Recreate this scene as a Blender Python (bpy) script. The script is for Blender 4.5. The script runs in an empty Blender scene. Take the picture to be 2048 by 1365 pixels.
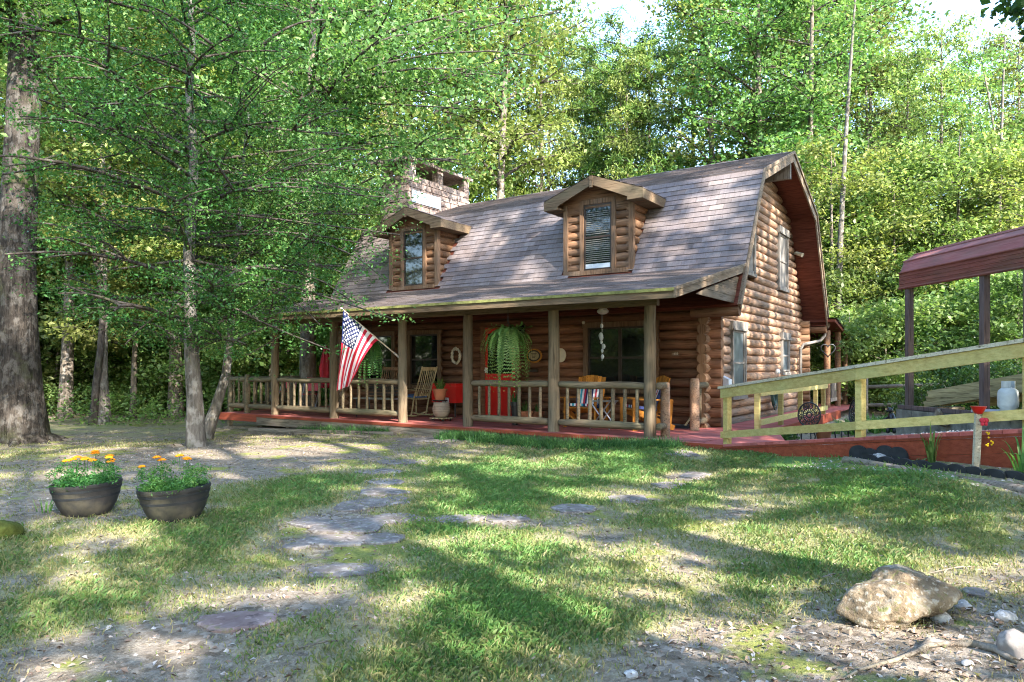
import bpy, math, random
import numpy as np
from mathutils import Vector, Matrix
random.seed(11)
rng = np.random.default_rng(11)
PI = math.pi
scn = bpy.context.scene
COL = scn.collection

# ------------------------------------------------------------------ camera
F, CX, HY = 1412.0, 1024.0, 733.0
CAM = np.array([4.598, -10.70, 1.15])
FW = np.array([-0.5637, 0.826, 0.0]); FW /= np.linalg.norm(FW)
RT = np.array([FW[1], -FW[0], 0.0])
cd = bpy.data.cameras.new('camera'); cam = bpy.data.objects.new('camera', cd); COL.objects.link(cam)
cam.location = CAM; cam.rotation_euler = (PI/2, 0, math.atan2(-FW[0], FW[1]))
cd.sensor_width = 36; cd.lens = F/2048*36; cd.shift_y = (HY-682.5)/2048; cd.clip_end = 2000; cd.clip_start = 0.05
scn.camera = cam

def ray(px, py): return FW + RT*(px-CX)/F + np.array([0, 0, 1.0])*(HY-py)/F
def at_d(px, py, d): return CAM + ray(px, py)*d
def at_z(px, py, z):
    r = ray(px, py); return CAM + r*((z-CAM[2])/r[2])
def at_y(px, py, y):
    r = ray(px, py); return CAM + r*((y-CAM[1])/r[1])
def depth(x, y): return (x-CAM[0])*FW[0] + (y-CAM[1])*FW[1]

# ------------------------------------------------------------------ terrain
def sst(a, b, x):
    t = np.clip((x-a)/(b-a), 0, 1); return t*t*(3-2*t)
_ph = rng.uniform(0, 6.28, (14, 3))
def wob(x, y, s=1.0):
    r = 0
    for i in range(7):
        k = 0.35*1.55**i*s
        a = _ph[i, 2]
        r = r + np.sin(k*(x*math.cos(a)+y*math.sin(a))+_ph[i, 0]+1.3*np.sin(k*0.6*(y*math.cos(a)-x*math.sin(a))+_ph[i, 1]))/(1.25**i)
    return r/4.0
def gz(x, y):
    x = np.asarray(x, float); y = np.asarray(y, float)
    h = -0.20 - 0.22*sst(-4.5, -12, x)*sst(8, 2, y) - 0.12*sst(-12, -30, x)
    h = h + 0.42*sst(1.2, 5.2, x)*sst(-5.2, -1.9, y) + 0.11*sst(-1.5, 1.0, x)*sst(-2.6, -0.6, y)*(1-sst(0.2, 1.2, y)) - 0.10*sst(1.2, 1.6, x)*sst(4.5, 3.0, x)*sst(0.6, 1.8, y)
    h = h + 0.10*sst(3.2, 5.0, x)*sst(-9.5, -7.0, y)*sst(-3.5, -6.0, y)
    hid = 1 - sst(-12.2, -11.6, x)*sst(2.1, 1.5, x)*sst(-0.6, -0.35, y)*sst(12, 11, y)
    h = h + hid*(0.028*wob(x, y, 2.2) + 0.012*wob(x+30, y-7, 7.0))
    return h
def gpt(x, y, dz=0): return np.array([x, y, float(gz(x, y))+dz])
def on_ground(px, py):
    z = -0.2
    for _ in range(12):
        p = at_z(px, py, z); z = 0.5*z+0.5*float(gz(p[0], p[1]))
    return np.array([p[0], p[1], float(gz(p[0], p[1]))])

# ------------------------------------------------------------------ object helpers
ORG = {}
def tag(o, label=None, cat=None, group=None, kind=None):
    if label: o['label'] = label
    if cat: o['category'] = cat
    if group: o['group'] = group
    if kind: o['kind'] = kind
    return o
def thing(name, loc, label, cat, group=None, rz=0.0):
    o = bpy.data.objects.new(name, None); COL.objects.link(o)
    o.empty_display_size = 0.2
    o.location = [float(v) for v in loc]; o.rotation_euler = (0, 0, rz)
    ORG[o.name] = np.array(loc if rz == 0 else (0, 0, 0), float)
    return tag(o, label, cat, group)
def copy_thing(src, loc, rz=0.0, sc=1.0, label=None, group=None):
    c = src.copy(); COL.objects.link(c); c.location = [float(v) for v in loc]
    c.rotation_euler = (0, 0, rz); c.scale = (sc, sc, sc) if not isinstance(sc, tuple) else sc
    if label: c['label'] = label
    if group: c['group'] = group
    for ch in src.children:
        k = ch.copy(); COL.objects.link(k); k.parent = c
        for g in ch.children:
            q = g.copy(); COL.objects.link(q); q.parent = k
    return c

class MB:
    def __init__(s): s.v = []; s.f = []; s.r = []; s.m = []; s.rnd = 0.5; s.mi = 0; s.n = 0
    def add(s, vs, fs, rnd=None):
        b = s.n; s.v.extend([tuple(map(float, p)) for p in vs]); s.n += len(vs)
        rr = s.rnd if rnd is None else rnd
        for f in fs: s.f.append(tuple(b+i for i in f)); s.r.append(rr); s.m.append(s.mi)
    def quad(s, a, b, c, d, rnd=None): s.add([a, b, c, d], [(0, 1, 2, 3)], rnd)
    def box(s, lo, hi, rnd=None):
        x0, y0, z0 = lo; x1, y1, z1 = hi
        s.add([(x0,y0,z0),(x1,y0,z0),(x1,y1,z0),(x0,y1,z0),(x0,y0,z1),(x1,y0,z1),(x1,y1,z1),(x0,y1,z1)],
              [(0,3,2,1),(4,5,6,7),(0,1,5,4),(1,2,6,5),(2,3,7,6),(3,0,4,7)], rnd)
    def beam(s, p0, p1, w, h, up=(0, 0, 1), rnd=None, bev=0.0):
        p0 = np.array(p0, float); p1 = np.array(p1, float); d = p1-p0; d /= np.linalg.norm(d)
        u = np.array(up, float); sd = np.cross(d, u); sd /= np.linalg.norm(sd); u = np.cross(sd, d)
        if bev <= 0: prof = [(-w/2,-h/2),(w/2,-h/2),(w/2,h/2),(-w/2,h/2)]
        else:
            b = bev; prof = [(-w/2+b,-h/2),(w/2-b,-h/2),(w/2,-h/2+b),(w/2,h/2-b),(w/2-b,h/2),(-w/2+b,h/2),(-w/2,h/2-b),(-w/2,-h/2+b)]
        k = len(prof)
        vs = [p0+sd*a+u*b for a, b in prof]+[p1+sd*a+u*b for a, b in prof]
        fs = [(i, (i+1) % k, k+(i+1) % k, k+i) for i in range(k)]+[tuple(range(k))[::-1], tuple(range(k, 2*k))]
        s.add(vs, fs, rnd)
    def tube(s, pts, rad, seg=12, caps=True, rnd=None, wobr=0.0, round_ends=0.0):
        pts = [np.array(p, float) for p in pts]
        if not hasattr(rad, '__len__'): rad = [rad]*len(pts)
        rad = list(rad)
        if round_ends > 0:
            e = round_ends
            d0 = pts[0]-pts[1]; d0 /= np.linalg.norm(d0); d1 = pts[-1]-pts[-2]; d1 /= np.linalg.norm(d1)
            pts = [pts[0]+d0*e]+pts+[pts[-1]+d1*e]; rad = [rad[0]*0.62]+rad+[rad[-1]*0.62]
        n = len(pts); vs = []; ref = None
        for i in range(n):
            t = pts[min(i+1, n-1)]-pts[max(i-1, 0)]; t = t/(np.linalg.norm(t)+1e-9)
            if ref is None:
                a = np.array([0, 0, 1.0]) if abs(t[2]) < 0.9 else np.array([1.0, 0, 0])
                ref = np.cross(t, a)
            ref = ref-t*np.dot(ref, t); ref /= np.linalg.norm(ref)+1e-9
            b = np.cross(t, ref)
            for k in range(seg):
                an = 2*PI*k/seg; r = rad[i]*(1+(wobr*math.sin(3*an+i*1.7+s.n*0.37)+wobr*0.6*math.sin(5*an+i*2.9) if wobr else 0))
                vs.append(pts[i]+(ref*math.cos(an)+b*math.sin(an))*r)
        fs = []
        for i in range(n-1):
            for k in range(seg):
                k2 = (k+1) % seg
                fs.append((i*seg+k, i*seg+k2, (i+1)*seg+k2, (i+1)*seg+k))
        if caps: fs.append(tuple(range(seg))[::-1]); fs.append(tuple(range((n-1)*seg, n*seg)))
        s.add(vs, fs, rnd)
    def lathe(s, c, prof, seg=20, rnd=None, sx=1.0, sy=1.0):
        c = np.array(c, float); vs = []
        for r, z in prof:
            for k in range(seg):
                a = 2*PI*k/seg; vs.append(c+np.array([r*sx*math.cos(a), r*sy*math.sin(a), z]))
        n = len(prof); fs = []
        for i in range(n-1):
            for k in range(seg):
                k2 = (k+1) % seg; fs.append((i*seg+k, i*seg+k2, (i+1)*seg+k2, (i+1)*seg+k))
        fs.append(tuple(range(seg))[::-1]); fs.append(tuple(range((n-1)*seg, n*seg)))
        s.add(vs, fs, rnd)
    def ball(s, c, r, seg=10, rnd=None):
        rx, ry, rz = (r, r, r) if not hasattr(r, '__len__') else r
        m = max(4, seg//2+1)
        s.lathe(c, [(math.sin(PI*(i+0.02)/(m+0.04)), -rz*math.cos(PI*(i+0.02)/(m+0.04))) for i in range(m+1)], seg, rnd, rx, ry)
    def prism(s, poly, d, rnd=None):
        """poly: 3D points of one face, d: extrusion vector"""
        n = len(poly); d = np.array(d, float); P = [np.array(p, float) for p in poly]
        s.add(P+[p+d for p in P], [tuple(range(n))[::-1], tuple(range(n, 2*n))]+[(i, (i+1) % n, n+(i+1) % n, n+i) for i in range(n)], rnd)
    def build(s, name, mats, parent=None, smooth=False, label=None):
        org = ORG.get(parent.name, np.zeros(3)) if parent else np.zeros(3)
        me = bpy.data.meshes.new(name)
        V = np.array(s.v, float)-org
        me.from_pydata(V.tolist(), [], s.f)
        if not isinstance(mats, (list, tuple)): mats = [mats]
        for m in mats: me.materials.append(m)
        me.polygons.foreach_set('material_index', np.array(s.m, dtype=np.int32))
        at = me.attributes.new('rnd', 'FLOAT', 'FACE'); at.data.foreach_set('value', np.array(s.r, dtype=np.float32))
        if smooth: me.polygons.foreach_set('use_smooth', [True]*len(s.f))
        me.validate(); me.update()
        o = bpy.data.objects.new(name, me); COL.objects.link(o)
        if parent is not None: o.parent = parent
        ORG[o.name] = org
        if label: o['label'] = label
        if smooth == 'auto':
            try:
                me.set_sharp_from_angle(angle=math.radians(45))
            except Exception: pass
        return o

def np_mesh(name, V, faces_n, mats, rnd=None, parent=None, smooth=False, mi=None):
    """V (N*k,3) with every face using k consecutive vertices"""
    k = faces_n; n = len(V)//k
    me = bpy.data.meshes.new(name)
    me.vertices.add(n*k); me.vertices.foreach_set('co', np.ascontiguousarray(V, dtype=np.float32).ravel())
    me.loops.add(n*k); me.loops.foreach_set('vertex_index', np.arange(n*k, dtype=np.int32))
    me.polygons.add(n); me.polygons.foreach_set('loop_start', np.arange(0, n*k, k, dtype=np.int32))
    if not isinstance(mats, (list, tuple)): mats = [mats]
    for m in mats: me.materials.append(m)
    if mi is not None: me.polygons.foreach_set('material_index', mi.astype(np.int32))
    if rnd is not None:
        at = me.attributes.new('rnd', 'FLOAT', 'FACE'); at.data.foreach_set('value', rnd.astype(np.float32))
    me.update(calc_edges=True)
    o = bpy.data.objects.new(name, me); COL.objects.link(o)
    if parent is not None: o.parent = parent
    return o

# ------------------------------------------------------------------ materials
def new_mat(name):
    m = bpy.data.materials.new(name); m.use_nodes = True
    nt = m.node_tree; nt.nodes.clear(); return m, nt
def N(nt, t, **kw):
    n = nt.nodes.new(t)
    for k, v in kw.items():
        if k == 'inp':
            for a, b in v.items(): n.inputs[a].default_value = b
        else: setattr(n, k, v)
    return n
def ramp(nt, fac, stops, interp='LINEAR'):
    r = N(nt, 'ShaderNodeValToRGB'); r.color_ramp.interpolation = interp
    el = r.color_ramp.elements
    while len(el) < len(stops): el.new(0.5)
    for e, (p, c) in zip(el, stops):
        e.position = p; e.color = (*c, 1) if len(c) == 3 else c
    nt.links.new(fac, r.inputs[0]); return r.outputs[0]
def mixc(nt, fac, a, b, mode='MIX'):
    m = N(nt, 'ShaderNodeMix', data_type='RGBA', blend_type=mode)
    for sock, v in ((m.inputs[0], fac), (m.inputs[6], a), (m.inputs[7], b)):
        if isinstance(v, (int, float)): sock.default_value = v
        elif isinstance(v, tuple): sock.default_value = (*v, 1) if len(v) == 3 else v
        else: nt.links.new(v, sock)
    return m.outputs[2]
def coords(nt, scale=(1, 1, 1), kind='Object'):
    tc = N(nt, 'ShaderNodeTexCoord'); mp = N(nt, 'ShaderNodeMapping'); mp.inputs['Scale'].default_value = scale
    nt.links.new(tc.outputs[kind], mp.inputs[0]); return mp.outputs[0]
def noise(nt, vec, scale, detail=4, rough=0.55, out=0):
    n = N(nt, 'ShaderNodeTexNoise'); n.inputs['Scale'].default_value = scale; n.inputs['Detail'].default_value = detail
    n.inputs['Roughness'].default_value = rough; nt.links.new(vec, n.inputs['Vector']); return n.outputs[out]
def rndattr(nt):
    a = N(nt, 'ShaderNodeAttribute'); a.attribute_name = 'rnd'; return a.outputs['Fac']
def finish(nt, color, rough=0.8, bump=None, bstr=0.3, bdist=0.02, spec=0.3, metal=0.0):
    p = N(nt, 'ShaderNodeBsdfPrincipled'); o = N(nt, 'ShaderNodeOutputMaterial')
    if isinstance(color, tuple): p.inputs['Base Color'].default_value = (*color, 1)
    else: nt.links.new(color, p.inputs['Base Color'])
    if isinstance(rough, (int, float)): p.inputs['Roughness'].default_value = rough
    else: nt.links.new(rough, p.inputs['Roughness'])
    p.inputs['Specular IOR Level'].default_value = spec; p.inputs['Metallic'].default_value = metal
    if bump is not None:
        b = N(nt, 'ShaderNodeBump'); b.inputs['Strength'].default_value = bstr; b.inputs['Distance'].default_value = bdist
        nt.links.new(bump, b.inputs['Height']); nt.links.new(b.outputs[0], p.inputs['Normal'])
    nt.links.new(p.outputs[0], o.inputs[0]); return p
def wood(name, c0, c1, axis='x', rough=0.75, grey=None, gs=0.5, mottle=1.0, bstr=0.35, crack=0.8):
    m, nt = new_mat(name)
    st = {'x': (1.2, 16, 16), 'y': (16, 1.2, 16), 'z': (16, 16, 1.2)}[axis]
    v = coords(nt, st); v2 = coords(nt, {'x': (0.7, 2.2, 2.2), 'y': (2.2, 0.7, 2.2), 'z': (2.2, 2.2, 0.7)}[axis])
    g = noise(nt, v, 1.6, 6, 0.65); b = noise(nt, v2, 1.5*mottle, 5, 0.6)
    col = ramp(nt, g, [(0.28, c0), (0.75, c1)])
    r = rndattr(nt)
    hs = N(nt, 'ShaderNodeHueSaturation'); hs.inputs['Saturation'].default_value = 1.0
    mr = N(nt, 'ShaderNodeMapRange'); mr.inputs['To Min'].default_value = 0.65; mr.inputs['To Max'].default_value = 1.4
    nt.links.new(r, mr.inputs[0]); nt.links.new(mr.outputs[0], hs.inputs['Value']); nt.links.new(col, hs.inputs['Color'])
    col = hs.outputs[0]
    if grey: 
        gf = ramp(nt, b, [(0.45-0.1*gs, (0, 0, 0)), (0.75, (gs, gs, gs))])
        col = mixc(nt, gf, col, grey)
    # knots and cracks
    vo = N(nt, 'ShaderNodeTexNoise'); vo.inputs['Scale'].default_value = 5.0; vo.inputs['Detail'].default_value = 2
    nt.links.new(coords(nt, {'x': (0.6, 9, 9), 'y': (9, 0.6, 9), 'z': (9, 9, 0.6)}[axis]), vo.inputs['Vector'])
    cr = ramp(nt, vo.outputs[0], [(0.33, (0.45, 0.42, 0.4)), (0.42, (1, 1, 1))])
    col = mixc(nt, crack, col, cr, 'MULTIPLY')
    ck = N(nt, 'ShaderNodeTexNoise'); ck.inputs['Scale'].default_value = 3.0; ck.inputs['Detail'].default_value = 3
    nt.links.new(coords(nt, {'x': (0.5, 22, 22), 'y': (22, 0.5, 22), 'z': (22, 22, 0.5)}[axis]), ck.inputs['Vector'])
    ckc = ramp(nt, ck.outputs[0], [(0.34, (0.30, 0.27, 0.25)), (0.385, (1, 1, 1))]); col = mixc(nt, crack, col, ckc, 'MULTIPLY')
    hb = mixc(nt, 0.5, g, ck.outputs[0]); finish(nt, col, max(rough, 0.75), hb, bstr*1.5, 0.012, 0.12)
    return m
def plain(name, c, rough=0.6, var=0.25, sc=6, spec=0.3, metal=0.0, bstr=0.15):
    m, nt = new_mat(name); v = coords(nt)
    g = noise(nt, v, sc, 5, 0.6); r = rndattr(nt)
    a = tuple(x*(1-var) for x in c); b = tuple(min(1, x*(1+var)) for x in c)
    col = ramp(nt, g, [(0.3, a), (0.7, b)])
    finish(nt, col, rough, g, bstr, 0.01, spec, metal); return m
def leafmat(name, c0, c1, c2, trans=0.4, rough=0.5, tint=0.12):
    m, nt = new_mat(name); r = rndattr(nt)
    col = ramp(nt, r, [(0.0, c0), (0.55, c1), (1.0, c2)])
    oi = N(nt, 'ShaderNodeObjectInfo')
    hs = N(nt, 'ShaderNodeHueSaturation')
    mr = N(nt, 'ShaderNodeMapRange'); mr.inputs['To Min'].default_value = 0.5-tint*0.25; mr.inputs['To Max'].default_value = 0.5+tint*0.25
    nt.links.new(oi.outputs['Random'], mr.inputs[0]); nt.links.new(mr.outputs[0], hs.inputs['Hue'])
    mr2 = N(nt, 'ShaderNodeMapRange'); mr2.inputs['To Min'].default_value = 1-tint*2.0; mr2.inputs['To Max'].default_value = 1+tint*1.6
    ml = N(nt, 'ShaderNodeMath', operation='FRACT'); mm = N(nt, 'ShaderNodeMath', operation='MULTIPLY'); mm.inputs[1].default_value = 7.13
    nt.links.new(oi.outputs['Random'], mm.inputs[0]); nt.links.new(mm.outputs[0], ml.inputs[0]); nt.links.new(ml.outputs[0], mr2.inputs[0])
    nt.links.new(mr2.outputs[0], hs.inputs['Value']); nt.links.new(col, hs.inputs['Color'])
    p = N(nt, 'ShaderNodeBsdfPrincipled'); p.inputs['Roughness'].default_value = rough; p.inputs['Specular IOR Level'].default_value = 0.35
    t = N(nt, 'ShaderNodeBsdfTranslucent'); mx = N(nt, 'ShaderNodeMixShader'); mx.inputs[0].default_value = trans
    o = N(nt, 'ShaderNodeOutputMaterial')
    nt.links.new(hs.outputs[0], p.inputs['Base Color'])
    ty = mixc(nt, 1.0, hs.outputs[0], (1.12, 1.15, 0.68), 'MULTIPLY'); nt.links.new(ty, t.inputs['Color'])
    nt.links.new(p.outputs[0], mx.inputs[1]); nt.links.new(t.outputs[0], mx.inputs[2]); nt.links.new(mx.outputs[0], o.inputs[0])
    return m
def barkmat(name, c0, c1, c2, sc=1.0, bd=0.035):
    m, nt = new_mat(name)
    v = coords(nt, (9*sc, 9*sc, 1.6*sc)); g = noise(nt, v, 1.6, 7, 0.7)
    b = noise(nt, coords(nt), 1.6, 4, 0.6); l = noise(nt, coords(nt, (3, 3, 2)), 2.6, 4, 0.6)
    col = ramp(nt, g, [(0.35, c0), (0.62, c1)])
    col = mixc(nt, ramp(nt, l, [(0.5, (0, 0, 0)), (0.62, (0.75, 0.75, 0.75))]), col, c2)
    moss = ramp(nt, b, [(0.56, (0, 0, 0)), (0.72, (0.6, 0.6, 0.6))])
    col = mixc(nt, moss, col, (0.10, 0.11, 0.04))
    finish(nt, col, 0.95, g, 1.0, bd, 0.1); return m
M = {}
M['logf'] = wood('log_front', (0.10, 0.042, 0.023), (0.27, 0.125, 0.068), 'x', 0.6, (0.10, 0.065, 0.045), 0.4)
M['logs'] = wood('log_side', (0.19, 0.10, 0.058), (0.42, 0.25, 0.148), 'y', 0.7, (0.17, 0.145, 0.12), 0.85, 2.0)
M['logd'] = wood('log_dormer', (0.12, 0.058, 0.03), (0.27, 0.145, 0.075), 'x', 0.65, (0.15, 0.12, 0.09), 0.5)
M['logend'] = wood('log_end', (0.14, 0.07, 0.036), (0.30, 0.165, 0.09), 'z', 0.8, (0.14, 0.10, 0.07), 0.5)
M['post'] = wood('porch_post_wood', (0.085, 0.058, 0.034), (0.205, 0.148, 0.092), 'z', 0.85, (0.145, 0.135, 0.10), 0.6)
M['rail'] = wood('peeled_log_rail', (0.085, 0.062, 0.038), (0.205, 0.155, 0.10), 'x', 0.85, (0.13, 0.135, 0.08), 0.6)
M['trimx'] = wood('fascia_wood', (0.085, 0.055, 0.032), (0.195, 0.132, 0.08), 'x', 0.8, (0.13, 0.125, 0.075), 0.5)
M['trimy'] = wood('rake_wood', (0.12, 0.082, 0.05), (0.28, 0.20, 0.13), 'y', 0.8, (0.22, 0.19, 0.15), 0.6)
M['trimz'] = wood('casing_wood', (0.095, 0.053, 0.03), (0.21, 0.125, 0.072), 'z', 0.8, (0.2, 0.16, 0.12), 0.5)
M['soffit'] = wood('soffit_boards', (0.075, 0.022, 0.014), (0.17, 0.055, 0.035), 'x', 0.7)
M['greywood'] = wood('weathered_grey_wood', (0.12, 0.105, 0.09), (0.28, 0.25, 0.215), 'z', 0.9, (0.22, 0.2, 0.17), 0.5)
M['ramp'] = wood('treated_pine', (0.36, 0.265, 0.085), (0.62, 0.49, 0.20), 'x', 0.7, (0.36, 0.40, 0.16), 0.45, crack=0.15)
M['ramptop'] = wood('treated_pine_weathered', (0.34, 0.29, 0.20), (0.52, 0.46, 0.34), 'x', 0.8, (0.45, 0.4, 0.38), 0.5)
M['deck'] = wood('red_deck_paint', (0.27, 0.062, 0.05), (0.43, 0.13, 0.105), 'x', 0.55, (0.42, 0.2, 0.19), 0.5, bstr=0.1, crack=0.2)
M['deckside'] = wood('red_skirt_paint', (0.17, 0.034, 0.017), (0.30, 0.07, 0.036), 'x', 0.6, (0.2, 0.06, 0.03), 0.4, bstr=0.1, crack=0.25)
M['timber'] = wood('old_landscape_timber', (0.10, 0.08, 0.065), (0.30, 0.25, 0.20), 'x', 0.95, (0.12, 0.13, 0.07), 0.5)
M['lumber'] = wood('old_lumber', (0.27, 0.215, 0.095), (0.52, 0.43, 0.22), 'x', 0.85, (0.2, 0.2, 0.12), 0.5)
M['white'] = plain('white_paint', (0.75, 0.74, 0.7), 0.5, 0.08)
M['cream'] = plain('cream_plastic', (0.62, 0.55, 0.42), 0.5, 0.1)
M['black'] = plain('black_iron', (0.012, 0.012, 0.013), 0.4, 0.3, 12, 0.5)
M['rubber'] = plain('black_rubber', (0.022, 0.024, 0.027), 0.8, 0.4, 9)
M['red'] = plain('red_enamel', (0.55, 0.015, 0.012), 0.3, 0.12, 3, 0.5)
M['redcloth'] = plain('red_canvas', (0.5, 0.03, 0.05), 0.8, 0.2)
M['terra'] = plain('terracotta', (0.36, 0.13, 0.06), 0.8, 0.25)
M['soil'] = plain('potting_soil', (0.03, 0.02, 0.013), 1.0, 0.5, 30)
M['stoneware'] = plain('tan_stoneware', (0.30, 0.235, 0.17), 0.5, 0.25)
M['orangewood'] = wood('orange_stained_wood', (0.36, 0.13, 0.02), (0.60, 0.25, 0.045), 'z', 0.5)
M['rockerwood'] = wood('pale_rocker_wood', (0.26, 0.2, 0.1), (0.46, 0.38, 0.22), 'z', 0.6)
M['steel'] = plain('grey_metal', (0.42, 0.42, 0.42), 0.4, 0.1, 6, 0.5, 0.7)
M['tank'] = plain('tank_paint', (0.50, 0.52, 0.47), 0.5, 0.18, 5)
M['rust'] = wood('rusty_red_sheet', (0.15, 0.045, 0.034), (0.27, 0.09, 0.065), 'x', 0.7, (0.10, 0.085, 0.055), 0.6, crack=0.3)
M['rustroof'] = wood('faded_red_sheet', (0.27, 0.085, 0.08), (0.40, 0.16, 0.145), 'x', 0.6, (0.15, 0.13, 0.10), 0.6, crack=0.2)
M['rustpost'] = wood('brown_steel_post', (0.095, 0.065, 0.058), (0.16, 0.12, 0.105), 'z', 0.6)
M['blue'] = plain('blue_cushion', (0.08, 0.16, 0.35), 0.9, 0.3)
M['navy'] = plain('navy_cloth', (0.012, 0.022, 0.085), 0.85, 0.15)
M['flagred'] = plain('flag_red_cloth', (0.50, 0.012, 0.035), 0.8, 0.12)
M['flagwhite'] = plain('flag_white_cloth', (0.74, 0.72, 0.72), 0.8, 0.06)
M['teal'] = plain('teal_cloth', (0.03, 0.32, 0.42), 0.9, 0.1)
M['brownmetal'] = plain('dark_bronze', (0.045, 0.03, 0.022), 0.5, 0.2, 8, 0.4, 0.3)
M['concrete'] = plain('mossy_block', (0.20, 0.19, 0.15), 0.95, 0.45, 7, 0.1, 0.0, 0.6)
M['slab'] = plain('grey_slab', (0.36, 0.37, 0.38), 0.8, 0.15, 5)
M['blind'] = plain('window_blind', (0.17, 0.155, 0.13), 0.6, 0.1)
M['galv'] = plain('pale_flashing', (0.55, 0.57, 0.6), 0.45, 0.1, 5, 0.5, 0.3)
def glassmat():
    m, nt = new_mat('window_glass')
    g = noise(nt, coords(nt, (0.6, 0.6, 0.6)), 2.0, 2, 0.5)
    p = finish(nt, (0.010, 0.012, 0.012), 0.03, g, 0.02, 0.05, 0.6)
    p.inputs['IOR'].default_value = 1.6
    return m
M['glass'] = glassmat()
def screenmat():
    m, nt = new_mat('old_window_screen')
    v = coords(nt, (3, 3, 0.8)); g = noise(nt, v, 2, 4)
    finish(nt, ramp(nt, g, [(0.3, (0.03, 0.04, 0.045)), (0.7, (0.09, 0.11, 0.125))]), 0.35, None, spec=0.6); return m
M['screen'] = screenmat()
def stonemat(name, c0, c1, c2, moss=0.0, sc=3.0, bd=0.03):
    m, nt = new_mat(name); v = coords(nt)
    g = noise(nt, v, sc, 8, 0.68); h = noise(nt, v, sc*2.7, 5, 0.6); l = noise(nt, v, sc*5, 3, 0.5)
    col = ramp(nt, g, [(0.32, c0), (0.52, c1), (0.68, c2)])
    col = mixc(nt, ramp(nt, l, [(0.55, (0, 0, 0)), (0.66, (0.6, 0.6, 0.6))]), col, tuple(min(1, x*1.5) for x in c2))
    col = mixc(nt, ramp(nt, h, [(0.30, (0.75, 0.75, 0.75)), (0.42, (0, 0, 0))]), col, tuple(x*0.35 for x in c0))
    if moss: col = mixc(nt, ramp(nt, h, [(0.62-moss*0.2, (0, 0, 0)), (0.70, (0.85, 0.85, 0.85))]), col, (0.10, 0.12, 0.025))
    finish(nt, col, 0.9, g, 0.9, bd, 0.2); return m
M['boulder'] = stonemat('lichen_boulder', (0.085, 0.06, 0.036), (0.185, 0.14, 0.09), (0.29, 0.26, 0.21), 0.2, 7.0, 0.06)
M['flag'] = stonemat('flagstone', (0.10, 0.082, 0.07), (0.17, 0.145, 0.13), (0.24, 0.215, 0.195), 0.3, 4.0, 0.01)
M['redflag'] = stonemat('red_flagstone', (0.115, 0.075, 0.068), (0.18, 0.125, 0.112), (0.24, 0.18, 0.165), 0.2, 4.0, 0.01)
M['chimstone'] = stonemat('chimney_stone', (0.13, 0.09, 0.075), (0.25, 0.185, 0.155), (0.34, 0.27, 0.23), 0.0, 3.0, 0.02)
M['whitestone'] = stonemat('pale_stone', (0.18, 0.165, 0.15), (0.32, 0.30, 0.28), (0.44, 0.42, 0.40), 0.0, 9.0, 0.01)
M['bark1'] = barkmat('oak_bark', (0.015, 0.013, 0.011), (0.085, 0.071, 0.058), (0.14, 0.128, 0.112), bd=0.12)
M['bark2'] = barkmat('smooth_grey_bark', (0.06, 0.052, 0.043), (0.17, 0.15, 0.128), (0.26, 0.245, 0.22), 0.9)
M['limb'] = barkmat('dark_limb_bark', (0.03, 0.024, 0.02), (0.085, 0.07, 0.058), (0.12, 0.105, 0.09), 1.0)
M['bark3'] = barkmat('forest_bark', (0.05, 0.04, 0.03), (0.19, 0.155, 0.12), (0.25, 0.22, 0.19), 0.8)
M['leafbg'] = leafmat('woodland_leaf', (0.095, 0.16, 0.042), (0.175, 0.265, 0.07), (0.31, 0.38, 0.135), 0.5, tint=0.2)
M['leafdk'] = leafmat('dark_leaf', (0.045, 0.10, 0.025), (0.085, 0.175, 0.04), (0.16, 0.27, 0.07), 0.4)
M['leafsm'] = leafmat('small_leaf', (0.042, 0.11, 0.024), (0.09, 0.185, 0.04), (0.19, 0.29, 0.075), 0.42, 0.4)
M['needle'] = leafmat('pine_needle', (0.06, 0.12, 0.02), (0.14, 0.22, 0.04), (0.27, 0.33, 0.08), 0.25)
M['fern'] = leafmat('fern_frond', (0.05, 0.14, 0.03), (0.10, 0.23, 0.05), (0.21, 0.33, 0.10), 0.4)
M['grass'] = leafmat('grass_blade', (0.33, 0.27, 0.14), (0.155, 0.195, 0.062), (0.115, 0.235, 0.058), 0.35, 0.6, 0.0)
M['liri'] = leafmat('border_grass', (0.03, 0.095, 0.03), (0.065, 0.18, 0.05), (0.17, 0.31, 0.09), 0.35, 0.5, 0.0)
M['marigold'] = plain('marigold_petals', (0.85, 0.28, 0.005), 0.7, 0.25, 40)
M['marigoldy'] = plain('yellow_marigold_petals', (0.85, 0.5, 0.01), 0.7, 0.2, 40)
M['dead'] = (lambda: (lambda m, nt: (finish(nt, ramp(nt, rndattr(nt), [(0, (0.13, 0.085, 0.06)), (0.4, (0.26, 0.19, 0.14)), (0.75, (0.36, 0.29, 0.24)), (1, (0.48, 0.43, 0.38))]), 0.8, None), m)[1])(*new_mat('dead_leaf')))()
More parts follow.
